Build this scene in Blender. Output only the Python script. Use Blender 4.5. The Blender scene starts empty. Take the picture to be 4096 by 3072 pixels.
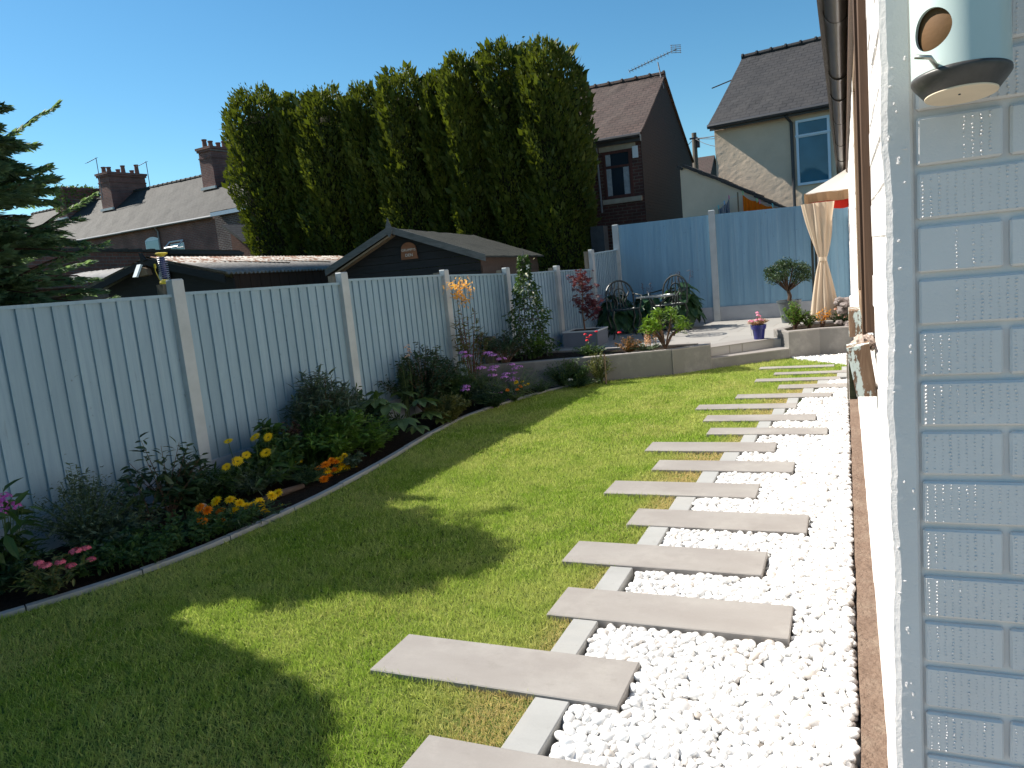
import bpy, math, random
import numpy as np
from mathutils import Vector, Matrix
random.seed(7); rng = np.random.default_rng(11)
scene = bpy.context.scene
COL = scene.collection
rad = math.radians

# ---------------------------------------------------------------- camera
CH = 1.6                                   # eye height
FPX = 3031.0                               # focal length in photo pixels (4096 wide)
_d = np.array([2002.0, 20564.0, FPX]); _d /= np.linalg.norm(_d)
_y = np.array([1330.0, -576.0, FPX]); _y /= np.linalg.norm(_y)
_z = -_d; _y = _y - _z * (_y @ _z); _y /= np.linalg.norm(_y)
_x = np.cross(_y, _z)
ROT = np.stack([_x, _y, _z])               # rows: world axes seen from the camera
cam_d = bpy.data.cameras.new('camera'); cam = bpy.data.objects.new('camera', cam_d); COL.objects.link(cam)
cam_d.sensor_width = 36; cam_d.lens = FPX / 4096 * 36; cam_d.clip_start = 0.05; cam_d.clip_end = 1500
M = Matrix(((ROT[0][0], -ROT[0][1], -ROT[0][2], 0), (ROT[1][0], -ROT[1][1], -ROT[1][2], 0), (ROT[2][0], -ROT[2][1], -ROT[2][2], CH), (0, 0, 0, 1)))
cam.matrix_world = M
scene.camera = cam

# ---------------------------------------------------------------- sky, sun, exposure
SUN = Vector((-1.152, 0.018, 1.0)).normalized()
sun_el = math.asin(SUN.z); sun_az = math.atan2(SUN.x, SUN.y)
w = bpy.data.worlds.new('World'); scene.world = w; w.use_nodes = True
nt = w.node_tree; nt.nodes.clear()
wo = nt.nodes.new('ShaderNodeOutputWorld'); bg = nt.nodes.new('ShaderNodeBackground'); sky = nt.nodes.new('ShaderNodeTexSky')
sky.sky_type = 'NISHITA'; sky.sun_disc = False; sky.sun_elevation = sun_el; sky.sun_rotation = sun_az
sky.air_density = 1.0; sky.dust_density = 0.15; sky.ozone_density = 4.0; sky.altitude = 50
bg.inputs['Strength'].default_value = 0.066
tint = nt.nodes.new('ShaderNodeMix'); tint.data_type = 'RGBA'; tint.blend_type = 'MULTIPLY'; tint.inputs[0].default_value = 1.0
nt.links.new(sky.outputs[0], tint.inputs[6]); tint.inputs[7].default_value = (.90, 1.06, 1.0, 1)
hsv = nt.nodes.new('ShaderNodeHueSaturation'); hsv.inputs['Saturation'].default_value = 1.15
nt.links.new(tint.outputs[2], hsv.inputs['Color']); nt.links.new(hsv.outputs[0], bg.inputs['Color']); nt.links.new(bg.outputs[0], wo.inputs['Surface'])
sl = bpy.data.lights.new('sun', 'SUN'); so = bpy.data.objects.new('sun', sl); COL.objects.link(so)
sl.energy = 5.0; sl.angle = rad(0.53); sl.color = (1.0, 0.95, 0.86)
so.rotation_euler = (-SUN).to_track_quat('-Z', 'Y').to_euler(); so.location = (-20, 2, 18)
scene.view_settings.view_transform = 'Standard'; scene.view_settings.look = 'None'
scene.view_settings.exposure = 1.05; scene.view_settings.gamma = 1.0
scene.cycles.max_bounces = 6; scene.cycles.transparent_max_bounces = 8

# ---------------------------------------------------------------- measuring helpers (photo sheet at 2212 px wide -> world point at a known plane)
S = 4096 / 2212
def ray(px, py): return ROT @ np.array([px * S - 2048, py * S - 1536, FPX])
def G(px, py, z=0.0):
    r = ray(px, py); t = (z - CH) / r[2]; return (r[0] * t, r[1] * t, z)
def atX(px, py, X):
    r = ray(px, py); t = X / r[0]; return (X, r[1] * t, CH + r[2] * t)
def atY(px, py, Y):
    r = ray(px, py); t = Y / r[1]; return (r[0] * t, Y, CH + r[2] * t)

# ---------------------------------------------------------------- mesh builder
class MB:
    def __init__(s): s.v = []; s.f = []; s.n = 0; s.a = []; s.m = []
    def add(s, V, F, attr=None, mat=0):
        V = np.asarray(V, float).reshape(-1, 3)
        if isinstance(F, np.ndarray): groups = [F]
        else:
            by = {}
            for f in F: by.setdefault(len(f), []).append(f)
            groups = [np.array(g) for g in by.values()]
        for g in groups: s.f.append((g + s.n, mat))
        s.v.append(V); s.n += len(V)
        s.a.append(np.full(len(V), 0.5 if attr is None else attr) if attr is None or np.isscalar(attr) else np.asarray(attr, float))
        return s
    def build(s, name, mat, parent=None, smooth=False, origin=None, attr2=None):
        V = np.concatenate(s.v); o = np.zeros(3)
        if parent is not None: o = np.array(parent.location)
        elif origin is not None: o = np.array(origin, float)
        me = bpy.data.meshes.new(name)
        loops = np.concatenate([g.ravel() for g, _ in s.f]).astype(np.int32)
        sizes = np.concatenate([np.full(len(g), g.shape[1]) for g, _ in s.f]).astype(np.int32)
        mi = np.concatenate([np.full(len(g), m) for g, m in s.f]).astype(np.int32)
        starts = np.concatenate([[0], np.cumsum(sizes)[:-1]]).astype(np.int32)
        me.vertices.add(len(V)); me.vertices.foreach_set('co', (V - o).astype(np.float32).ravel())
        me.loops.add(len(loops)); me.loops.foreach_set('vertex_index', loops)
        me.polygons.add(len(sizes)); me.polygons.foreach_set('loop_start', starts); me.polygons.foreach_set('loop_total', sizes)
        me.polygons.foreach_set('material_index', mi)
        me.update(calc_edges=True)
        me.polygons.foreach_set('use_smooth', np.full(len(sizes), bool(smooth)))
        at = me.attributes.new('rnd', 'FLOAT', 'POINT'); at.data.foreach_set('value', np.concatenate(s.a).astype(np.float32))
        if attr2 is not None:
            at = me.attributes.new('dry', 'FLOAT', 'POINT'); at.data.foreach_set('value', np.asarray(attr2, np.float32))
        for m_ in (mat if isinstance(mat, (list, tuple)) else [mat]): me.materials.append(m_)
        me.validate()
        ob = bpy.data.objects.new(name, me); COL.objects.link(ob)
        if parent is not None: ob.parent = parent
        elif origin is not None: ob.location = origin
        return ob

def tag(o, label, cat, group=None):
    o['label'] = label; o['category'] = cat
    if group: o['group'] = group
    return o
def thing(name, label, cat, loc, group=None):
    o = bpy.data.objects.new(name, None); COL.objects.link(o); o.empty_display_size = 0.1
    o.location = loc; return tag(o, label, cat, group)
def kind(o, k): o['kind'] = k; return o

BOXF = np.array([(0, 3, 2, 1), (4, 5, 6, 7), (0, 1, 5, 4), (1, 2, 6, 5), (2, 3, 7, 6), (3, 0, 4, 7)])
def box(mb, x0, x1, y0, y1, z0, z1, attr=None, mat=0):
    return mb.add([(x0, y0, z0), (x1, y0, z0), (x1, y1, z0), (x0, y1, z0), (x0, y0, z1), (x1, y0, z1), (x1, y1, z1), (x0, y1, z1)], BOXF, attr, mat)
def fbox(mb, o, u, v, a0, a1, b0, b1, z0, z1, attr=None, mat=0):
    # box in a turned frame: o origin, u and v plan directions
    o = np.array(o, float); P = []
    for z in (z0, z1):
        for a, b in ((a0, b0), (a1, b0), (a1, b1), (a0, b1)):
            P.append((o[0] + u[0] * a + v[0] * b, o[1] + u[1] * a + v[1] * b, z))
    return mb.add(P, BOXF, attr, mat)
def bbox(mb, x0, x1, y0, y1, z0, z1, b=0.005, attr=None, mat=0, jit=0.0):
    # bevelled box
    V = []; 
    xs = (x0, x1); ys = (y0, y1); zs = (z0, z1)
    idx = {}
    for i in (0, 1):
        for j in (0, 1):
            for k in (0, 1):
                sx = b if i == 0 else -b; sy = b if j == 0 else -b; sz = b if k == 0 else -b
                idx[i, j, k, 0] = len(V); V.append((xs[i], ys[j] + sy, zs[k] + sz))
                idx[i, j, k, 1] = len(V); V.append((xs[i] + sx, ys[j], zs[k] + sz))
                idx[i, j, k, 2] = len(V); V.append((xs[i] + sx, ys[j] + sy, zs[k]))
    F = []
    for i in (0, 1): F.append([idx[i, 0, 0, 0], idx[i, 1, 0, 0], idx[i, 1, 1, 0], idx[i, 0, 1, 0]][::(1 if i else -1)])
    for j in (0, 1): F.append([idx[0, j, 0, 1], idx[0, j, 1, 1], idx[1, j, 1, 1], idx[1, j, 0, 1]][::(1 if j else -1)])
    for k in (0, 1): F.append([idx[0, 0, k, 2], idx[1, 0, k, 2], idx[1, 1, k, 2], idx[0, 1, k, 2]][::(1 if k else -1)])
    for i in (0, 1):
        for j in (0, 1): F.append([idx[i, j, 0, 0], idx[i, j, 0, 1], idx[i, j, 1, 1], idx[i, j, 1, 0]][::(1 if i == j else -1)])
        for k in (0, 1): F.append([idx[i, 0, k, 2], idx[i, 0, k, 0], idx[i, 1, k, 0], idx[i, 1, k, 2]][::(1 if i != k else -1)])
    for j in (0, 1):
        for k in (0, 1): F.append([idx[0, j, k, 1], idx[0, j, k, 2], idx[1, j, k, 2], idx[1, j, k, 1]][::(1 if j == k else -1)])
    for i in (0, 1):
        for j in (0, 1):
            for k in (0, 1): F.append([idx[i, j, k, 0], idx[i, j, k, 1], idx[i, j, k, 2]][::(1 if (i + j + k) % 2 else -1)])
    V = np.array(V)
    if jit: V = V + rng.normal(0, jit, V.shape)
    return mb.add(V, F, attr, mat)
def prism(mb, poly, d, attr=None, mat=0):
    # poly: list of 3D points, extruded by vector d
    P = np.array(poly, float); n = len(P); V = np.concatenate([P, P + np.array(d, float)])
    F = [list(range(n))[::-1], list(range(n, 2 * n))] + [[i, (i + 1) % n, n + (i + 1) % n, n + i] for i in range(n)]
    return mb.add(V, F, attr, mat)
def slab3(mb, a, b, c, d, t, attr=None, mat=0):
    # quad a b c d given thickness t along its normal (downwards)
    P = np.array([a, b, c, d], float); nn = np.cross(P[1] - P[0], P[3] - P[0]); nn /= np.linalg.norm(nn)
    if nn[2] < 0: nn = -nn
    return prism(mb, P, -nn * t, attr, mat)
def tube(mb, pts, r, n=6, attr=None, mat=0, cap=True):
    P = np.array(pts, float); k = len(P)
    R = np.full(k, r) if np.isscalar(r) else np.array(r, float)
    T = np.gradient(P, axis=0) if k > 1 else P
    T /= (np.linalg.norm(T, axis=1, keepdims=True) + 1e-9)
    ref = np.array([0, 0, 1.0]) if abs(T[0][2]) < 0.9 else np.array([1.0, 0, 0])
    V = []; 
    U = np.cross(ref, T[0]); U /= np.linalg.norm(U)
    for i in range(k):
        U = U - T[i] * (U @ T[i]); U /= (np.linalg.norm(U) + 1e-9); W = np.cross(T[i], U)
        for j in range(n):
            a = 2 * math.pi * j / n; V.append(P[i] + R[i] * (U * math.cos(a) + W * math.sin(a)))
    F = [[i * n + j, i * n + (j + 1) % n, (i + 1) * n + (j + 1) % n, (i + 1) * n + j] for i in range(k - 1) for j in range(n)]
    if cap: F += [list(range(n))[::-1], [(k - 1) * n + j for j in range(n)]]
    return mb.add(V, F, attr, mat)
def lathe(mb, c, prof, n=24, attr=None, mat=0, cap=(True, True)):
    V = []
    for r, z in prof:
        for j in range(n):
            a = 2 * math.pi * j / n; V.append((c[0] + r * math.cos(a), c[1] + r * math.sin(a), c[2] + z))
    k = len(prof)
    F = [[i * n + j, i * n + (j + 1) % n, (i + 1) * n + (j + 1) % n, (i + 1) * n + j] for i in range(k - 1) for j in range(n)]
    if cap[0]: F.append(list(range(n))[::-1])
    if cap[1]: F.append([(k - 1) * n + j for j in range(n)])
    return mb.add(V, F, attr, mat)
def blob(mb, c, r, sub=2, rough=0.15, attr=None, mat=0, freq=2.0):
    import bmesh
    b = bmesh.new(); bmesh.ops.create_icosphere(b, subdivisions=sub, radius=1)
    V = np.array([v.co[:] for v in b.verts]); F = np.array([[v.index for v in f.verts] for f in b.faces]); b.free()
    ph = rng.uniform(0, 6, 3)
    nz = np.sin(V[:, 0] * freq * 2 + ph[0]) * np.sin(V[:, 1] * freq * 2.3 + ph[1]) * np.sin(V[:, 2] * freq * 1.9 + ph[2]) + rng.normal(0, .25, len(V))
    V = V * (1 + rough * nz)[:, None] * np.array(r) + np.array(c)
    return mb.add(V, F, attr, mat)

# scatter copies of a small template: columns u (along), v (across), w (normal)
def frames(D, N):
    D = D / (np.linalg.norm(D, axis=1, keepdims=True) + 1e-9)
    W = np.cross(N, D); W /= (np.linalg.norm(W, axis=1, keepdims=True) + 1e-9)
    return D, W, np.cross(D, W)
def scatter(mb, T, F, pos, D, N, L, Wd, attr=None, mat=0):
    T = np.asarray(T, float); pos = np.asarray(pos, float); n = len(pos); k = len(T)
    if n == 0: return mb
    U, W, Nn = frames(np.asarray(D, float), np.asarray(N, float))
    L = np.broadcast_to(L, (n,)); Wd = np.broadcast_to(Wd, (n,))
    V = pos[:, None, :] + (U * L[:, None])[:, None, :] * T[None, :, 0, None] + (W * Wd[:, None])[:, None, :] * T[None, :, 1, None] + (Nn * L[:, None])[:, None, :] * T[None, :, 2, None]
    if attr is None: attr = rng.random(n)
    A = np.repeat(attr, k)
    by = {}
    for f in F: by.setdefault(len(f), []).append(f)
    off = (np.arange(n) * k)[:, None, None]
    V = V.reshape(-1, 3); first = True
    for g in by.values():
        FF = (np.array(g)[None] + off).reshape(-1, len(g[0]))
        mb.f.append((FF + mb.n, mat))
    mb.v.append(V); mb.n += len(V); mb.a.append(A)
    return mb
LEAF = [(0, 0, 0), (.3, .42, .05), (.3, -.42, .05), (.3, 0, 0), (.68, .34, -.02), (.68, -.34, -.02), (.68, 0, -.07), (1, 0, -.16)]
LEAFF = [(0, 3, 1), (0, 2, 3), (1, 3, 6, 4), (3, 2, 5, 6), (4, 6, 7), (6, 5, 7)]
BLADE = [(0, .5, 0), (0, -.5, 0), (.55, -.36, .03), (.55, .36, .03), (1, 0, .14)]
BLADEF = [(0, 1, 2, 3), (3, 2, 4)]
SPRAY = [(0, 0, 0), (.4, .5, .03), (.45, -.45, -.03), (1, .05, 0)]
SPRAYF = [(0, 2, 1), (1, 2, 3)]
FIVE = []; FIVEF = []
for _k in range(5):
    _a = math.pi * (-70 + 35 * _k) / 180; _c = math.cos(_a); _s = math.sin(_a); _l = 1.0 - .12 * abs(_k - 2)
    _b = len(FIVE)
    FIVE += [(0, 0, 0), (_l * .5 * _c - .13 * _s, _l * .5 * _s + .13 * _c, .03), (_l * _c, _l * _s, -.06), (_l * .5 * _c + .13 * _s, _l * .5 * _s - .13 * _c, .03)]
    FIVEF.append((_b, _b + 3, _b + 2, _b + 1))
def rdirs(n): 
    v = rng.normal(0, 1, (n, 3)); return v / np.linalg.norm(v, axis=1, keepdims=True)

# ---------------------------------------------------------------- materials
def new_mat(name):
    m = bpy.data.materials.new(name); m.use_nodes = True; m.node_tree.nodes.clear(); return m
class N:
    def __init__(s, name): s.m = new_mat(name); s.t = s.m.node_tree; s.out = s.t.nodes.new('ShaderNodeOutputMaterial')
    def n(s, typ, **kw):
        nd = s.t.nodes.new('ShaderNode' + typ)
        for k, v in kw.items():
            if k.startswith('_'): setattr(nd, k[1:], v)
            else:
                key = k.replace('__', ' ')
                if key.isdigit(): key = int(key)
                s.set(nd.inputs[key], v)
        return nd
    def set(s, inp, v):
        if isinstance(v, bpy.types.NodeSocket): s.t.links.new(v, inp)
        elif isinstance(v, bpy.types.Node): s.t.links.new(v.outputs[0], inp)
        else:
            if isinstance(v, (tuple, list)) and len(v) == 3 and inp.type == 'RGBA': v = (*v, 1)
            inp.default_value = v
    def pos(s): return s.n('NewGeometry').outputs['Position']
    def noise(s, scale, detail=4, rough=.55, vec=None, dist=0):
        nd = s.n('TexNoise', Scale=scale, Detail=detail, Roughness=rough, Distortion=dist); s.set(nd.inputs['Vector'], vec if vec is not None else s.pos()); return nd.outputs['Fac']
    def ramp(s, fac, stops):
        nd = s.n('ValToRGB'); s.set(nd.inputs[0], fac); e = nd.color_ramp.elements
        while len(e) < len(stops): e.new(0.5)
        for el, (p, c) in zip(e, stops):
            el.position = p; el.color = (*c, 1) if isinstance(c, (tuple, list)) else (c, c, c, 1)
        return nd.outputs[0]
    def mix(s, fac, a, b, mode='MIX'):
        nd = s.n('Mix', _data_type='RGBA', _blend_type=mode); s.set(nd.inputs[0], fac); s.set(nd.inputs[6], a); s.set(nd.inputs[7], b); return nd.outputs[2]
    def math(s, op, a, b=0.0, c=0.0):
        nd = s.n('Math', _operation=op); s.set(nd.inputs[0], a); s.set(nd.inputs[1], b); s.set(nd.inputs[2], c); return nd.outputs[0]
    def map(s, vec, scale=(1, 1, 1), rot=(0, 0, 0), loc=(0, 0, 0)):
        nd = s.n('Mapping', Vector=vec); nd.inputs['Scale'].default_value = scale; nd.inputs['Rotation'].default_value = rot; nd.inputs['Location'].default_value = loc; return nd.outputs[0]
    def attr(s, name='rnd'): return s.n('Attribute', _attribute_name=name).outputs['Fac']
    def bump(s, h, strength=.3, dist=.01): return s.n('Bump', Height=h, Strength=strength, Distance=dist).outputs[0]
    def bsdf(s, color, rough=.6, bump=None, metal=0.0, spec=.5, **kw):
        b = s.n('BsdfPrincipled'); s.set(b.inputs['Base Color'], color); s.set(b.inputs['Roughness'], rough); b.inputs['Metallic'].default_value = metal; b.inputs['Specular IOR Level'].default_value = spec
        if bump is not None: s.set(b.inputs['Normal'], bump)
        for k, v in kw.items(): s.set(b.inputs[k.replace('__', ' ')], v)
        return b
    def done(s, sh): s.set(s.out.inputs['Surface'], sh); return s.m
def plain(name, c, rough=.5, var=.12, scale=8, bump=0.15, metal=0.0, spec=.5, bscale=60):
    k = N(name); nz = k.noise(scale, 5)
    col = k.ramp(nz, [(.3, tuple(x * (1 - var) for x in c)), (.7, tuple(min(1, x * (1 + var)) for x in c))])
    bp = k.bump(k.noise(bscale, 4), bump, .004) if bump else None
    return k.done(k.bsdf(col, rough, bp, metal, spec))
def leafmat(name, c1, c2, trans=.25, rough=.5, c3=None):
    k = N(name); col = k.ramp(k.attr(), [(0, c1), (.55, c2), (1, c3 or tuple(min(1, x * 1.25) for x in c2))])
    col = k.mix(k.math('MULTIPLY', k.noise(3.0, 2), .35), col, c1)
    b = k.bsdf(col, rough, spec=.35); t = k.n('BsdfTranslucent', Color=k.mix(.5, col, (c2[0] * 1.6, c2[1] * 1.6, c2[2] * .6)))
    mx = k.n('MixShader'); mx.inputs[0].default_value = trans; k.set(mx.inputs[1], b); k.set(mx.inputs[2], t)
    return k.done(mx)
def brickmat(name, az, c1, c2, mortar, bw, bh, ms, zs=1.0, rough=.8, bump=.5, stain=None, offset=.5, bdist=.01, rowc=None):
    # rows follow height, columns follow the wall's own direction
    k = N(name); sep = k.n('SeparateXYZ', Vector=k.pos())
    ca, sa = math.cos(rad(az)), math.sin(rad(az))
    u = k.math('ADD', k.math('MULTIPLY', sep.outputs[0], ca), k.math('MULTIPLY', sep.outputs[1], sa))
    v = k.math('MULTIPLY', sep.outputs[2], zs)
    vec = k.n('CombineXYZ', X=u, Y=v).outputs[0]
    wob = k.n('VectorMath', _operation='ADD'); k.set(wob.inputs[0], vec)
    nzc = k.n('TexNoise', Scale=2.5, Detail=3.0); k.set(nzc.inputs['Vector'], vec)
    sc_ = k.n('VectorMath', _operation='SCALE'); k.set(sc_.inputs[0], nzc.outputs['Color']); sc_.inputs['Scale'].default_value = bh * .15
    k.set(wob.inputs[1], sc_.outputs[0]); vec2 = wob.outputs[0]
    br = k.n('TexBrick', Scale=1.0, Color1=c1, Color2=c2, Mortar=mortar); k.set(br.inputs['Vector'], vec2)
    br.inputs['Mortar Size'].default_value = ms; br.inputs['Mortar Smooth'].default_value = .25; br.inputs['Brick Width'].default_value = bw; br.inputs['Row Height'].default_value = bh; br.inputs['Bias'].default_value = 0.0; br.offset = offset
    nz = k.noise(1.3, 6, .65)
    col = k.mix(k.ramp(nz, [(.35, 0.0), (.75, .8)]), br.outputs['Color'], stain if stain else tuple(x * .55 for x in c1))
    col = k.mix(.35, col, k.mix(1.0, col, k.ramp(k.noise(14, 4), [(.3, .55), (.7, 1.3)]), 'MULTIPLY'))
    h = k.math('ADD', k.math('MULTIPLY', br.outputs['Fac'], -1.0), k.math('MULTIPLY', k.noise(40, 3), .3))
    return k.done(k.bsdf(col, rough, k.bump(h, bump, bdist), spec=.25))
def timber(name, c, axis='z', rough=.75, var=.35, bump=.3):
    k = N(name); sc_ = {'z': (18, 18, 1.2), 'x': (1.2, 18, 18), 'y': (18, 1.2, 18)}[axis]
    nz = k.noise(1.0, 6, .6, k.map(k.pos(), sc_), 1.5)
    col = k.ramp(nz, [(.25, tuple(x * (1 - var) for x in c)), (.5, c), (.8, tuple(min(1, x * (1 + var)) for x in c))])
    return k.done(k.bsdf(col, rough, k.bump(nz, bump, .006), spec=.25))
def glassmat(name, tint=(.02, .05, .08), rough=.04):
    k = N(name); nz = k.noise(1.2, 2); col = k.ramp(nz, [(.3, tint), (.7, tuple(x * 2 for x in tint))])
    return k.done(k.bsdf(col, rough, spec=.6))

def fence_paint(name='blue_fence_paint', f_=(1, 1, 1)):
    k = N(name)
    nz = k.noise(1.0, 6, .65, k.map(k.pos(), (14, 14, 1.0)), 1.2)
    col = k.ramp(nz, [(p_, tuple(x * y for x, y in zip(c_, f_))) for p_, c_ in [(.25, (.215, .305, .37)), (.6, (.265, .365, .43)), (.85, (.315, .415, .475))]])
    v = k.n('Attribute', _attribute_name='rnd').outputs['Fac']
    col = k.mix(k.math('MULTIPLY', v, .35), col, tuple(x * y for x, y in zip((.165, .24, .285), f_)))
    spots = k.ramp(k.noise(22, 3, .5), [(.70, 0.0), (.76, 1.0)])
    scuff = k.ramp(k.noise(5, 7, .75, k.map(k.pos(), (3, 3, .5))), [(.62, 0.0), (.72, .5)])
    col = k.mix(k.math('MULTIPLY', spots, .5), col, (.09, .10, .09)); col = k.mix(scuff, col, (.14, .18, .19))
    sz = k.n('SeparateXYZ', Vector=k.pos()).outputs[2]; low = k.math('SUBTRACT', k.math('ADD', .62, k.math('MULTIPLY', k.noise(6, 5, .7), .5)), k.math('MULTIPLY', sz, 1.3))
    col = k.mix(k.ramp(low, [(.15, 0.0), (.75, .45)]), col, (.17, .19, .16))
    run = k.ramp(k.noise(1.0, 5, .6, k.map(k.pos(), (30, 30, .35))), [(.56, 0.0), (.72, .35)]); col = k.mix(run, col, (.36, .44, .48))
    return k.done(k.bsdf(col, .65, k.bump(nz, .35, .004), spec=.3))
M_FENCE = fence_paint(); M_FENCE2 = fence_paint('sky_lit_blue_fence_paint', (.70, .90, 1.02))  # second mix is the same paint, tinted bluer for open sky light
M_POST = plain('pale_painted_concrete', (.40, .42, .42), .75, .1, 6, .35, bscale=45)
M_POSTRAW = timber('weathered_post_timber', (.13, .115, .09))
M_GRAVELB = plain('whitewashed_gravel_board', (.30, .32, .345), .8, .12, 4, .5, bscale=30)
def slabmat(name, c, c2):
    k = N(name); a = k.noise(1.6, 5, .6, k.map(k.pos(), (1, 2.5, 1))); b_ = k.noise(140, 2)
    col = k.ramp(a, [(.3, c), (.7, c2)]); col = k.mix(k.math('MULTIPLY', b_, .22), col, tuple(x * .6 for x in c))
    v = k.attr(); col = k.mix(k.math('MULTIPLY', v, .3), col, (.25, .225, .205))
    spots = k.ramp(k.noise(9, 5, .75), [(.58, 0.0), (.75, .45)]); col = k.mix(spots, col, (.17, .155, .135)); col = k.mix(k.ramp(k.noise(2.3, 6, .7), [(.5, 0.0), (.68, .4)]), col, (.36, .34, .31))
    return k.done(k.bsdf(col, .6, k.bump(k.math('ADD', k.noise(120, 3), k.noise(18, 3)), .12, .004), spec=.3))
M_SLAB = slabmat('grey_brown_stone_slab', (.235, .212, .195), (.29, .27, .25))
M_KERB = slabmat('pale_grey_kerb_slab', (.29, .29, .28), (.35, .35, .34))
M_PLANTER = slabmat('grey_planter_facing', (.135, .13, .12), (.18, .172, .16))
def patiomat():
    k = N('patio_paving'); br = k.n('TexBrick', Scale=1.0, Color1=(.34, .325, .30), Color2=(.30, .285, .265), Mortar=(.20, .18, .155)); k.set(br.inputs['Vector'], k.map(k.pos(), (1, 1, 1), (0, 0, rad(6)), (.3, .1, 0)))
    br.inputs['Brick Width'].default_value = .92; br.inputs['Row Height'].default_value = .62; br.inputs['Mortar Size'].default_value = .008; br.inputs['Mortar Smooth'].default_value = .3
    col = k.mix(k.math('MULTIPLY', k.noise(4, 6, .65), .35), br.outputs['Color'], (.23, .215, .195))
    return k.done(k.bsdf(col, .6, k.bump(k.math('MULTIPLY', br.outputs['Fac'], -1.0), .4, .004), spec=.35))
M_PATIO = patiomat()
def soilmat():
    k = N('dark_soil'); a = k.noise(30, 8, .7); col = k.ramp(a, [(.3, (.012, .009, .006)), (.7, (.05, .035, .024))])
    return k.done(k.bsdf(col, .95, k.bump(k.math('ADD', a, k.noise(90, 4)), 1.0, .03), spec=.1))
M_SOIL = soilmat()
def pebmat():
    k = N('white_marble_pebble'); col = k.ramp(k.attr(), [(0, (.42, .37, .32)), (.02, (.52, .48, .44)), (.08, (.62, .605, .585)), (.6, (.68, .675, .66)), (1, (.74, .735, .725))])
    col = k.mix(k.math('MULTIPLY', k.ramp(k.noise(35, 4), [(.5, 0.0), (.8, 1.0)]), .25), col, (.6, .55, .5))
    return k.done(k.bsdf(col, .42, k.bump(k.noise(120, 3), .1, .002), spec=.4))
M_PEB = pebmat()
def grassmat():
    k = N('lawn_grass'); p = k.pos()
    a = k.noise(1.1, 5, .65, p); b_ = k.noise(6.0, 4, .6, p)
    g = k.ramp(k.attr(), [(0, (.085, .155, .011)), (.4, (.195, .325, .024)), (.75, (.36, .49, .065)), (1, (.68, .68, .23))])
    yel = k.mix(.55, g, (.76, .68, .27))
    f = k.ramp(k.math('ADD', k.math('MULTIPLY', a, .7), k.math('MULTIPLY', b_, .3)), [(.42, 0.0), (.60, 1.0)])
    col = k.mix(k.math('MULTIPLY', f, .75), g, yel)
    col = k.mix(k.attr('dry'), col, k.mix(k.attr(), (.48, .34, .15), (.74, .57, .28)))
    b = k.bsdf(col, .55, spec=.3); t = k.n('BsdfTranslucent', Color=k.mix(.4, col, (.25, .34, .05)))
    mx = k.n('MixShader'); mx.inputs[0].default_value = .38; k.set(mx.inputs[1], b); k.set(mx.inputs[2], t)
    return k.done(mx)
M_GRASS = grassmat()
M_TURF = plain('turf_thatch', (.085, .11, .025), .95, .4, 25, .8, spec=.1)
M_OUT = plain('rough_ground', (.05, .06, .03), .95, .4, 3, .6, spec=.1)
def strip():
    k = N('old_brown_concrete'); a = k.noise(5, 7, .7); b_ = k.noise(45, 4, .6)
    col = k.ramp(a, [(.3, (.15, .10, .07)), (.5, (.215, .15, .11)), (.7, (.28, .22, .165))]); col = k.mix(k.math('MULTIPLY', b_, .75), col, (.11, .07, .05))
    return k.done(k.bsdf(col, .85, k.bump(k.math('ADD', b_, a), 1.0, .02), spec=.2))
M_STRIP = strip()
def wallpaint():
    k = N('pale_blue_grey_masonry_paint'); a = k.noise(3, 5, .6); v = k.attr()
    col = k.ramp(a, [(.3, (.70, .655, .63)), (.7, (.77, .725, .70))]); col = k.mix(k.math('MULTIPLY', v, .15), col, (.68, .63, .61))
    h = k.math('ADD', k.noise(230, 3, .6), k.math('MULTIPLY', k.noise(45, 4, .6), .8))
    return k.done(k.bsdf(col, .5, k.bump(h, .35, .003), spec=.4))
M_WALL = wallpaint()
M_GUTTER = plain('brown_black_plastic', (.035, .026, .022), .32, .3, 10, .1, spec=.5)
M_FRAME = timber('brown_stained_window_timber', (.10, .058, .036), 'z', .55)
M_FRAMEY = timber('tan_and_sunlit_timber', (.20, .135, .085), 'z', .6)  # tan timber; on the window it paints in the frame's sunlit side
def peel():
    k = N('peeling_sill_timber'); nz = k.noise(1.0, 6, .6, k.map(k.pos(), (20, 20, 4)), 2)
    wood = k.ramp(nz, [(.25, (.10, .055, .03)), (.7, (.25, .16, .10))])
    f = k.ramp(k.noise(11, 6, .7, k.map(k.pos(), (2.2, 2.2, .8))), [(.50, 0.0), (.54, 1.0)])
    return k.done(k.bsdf(k.mix(f, wood, (.55, .62, .58)), .7, k.bump(k.math('ADD', f, nz), .5, .004), spec=.3))
M_PEEL = peel()
M_MINT = plain('mint_glazed_ceramic', (.50, .585, .545), .22, .04, 5, .03, spec=.55, bscale=200)
M_DARKGLAZE = plain('dark_worn_rim', (.06, .055, .05), .45, .35, 25, .2)
M_HOLE = plain('brown_inner_clay', (.13, .062, .018), .8, .15, 10, .2)
M_CORK = plain('pale_wood_base', (.82, .66, .48), .7, .08, 12, .1)
M_STEEL = plain('dull_steel', (.5, .48, .42), .35, .1, 20, 0, metal=.8)
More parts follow.
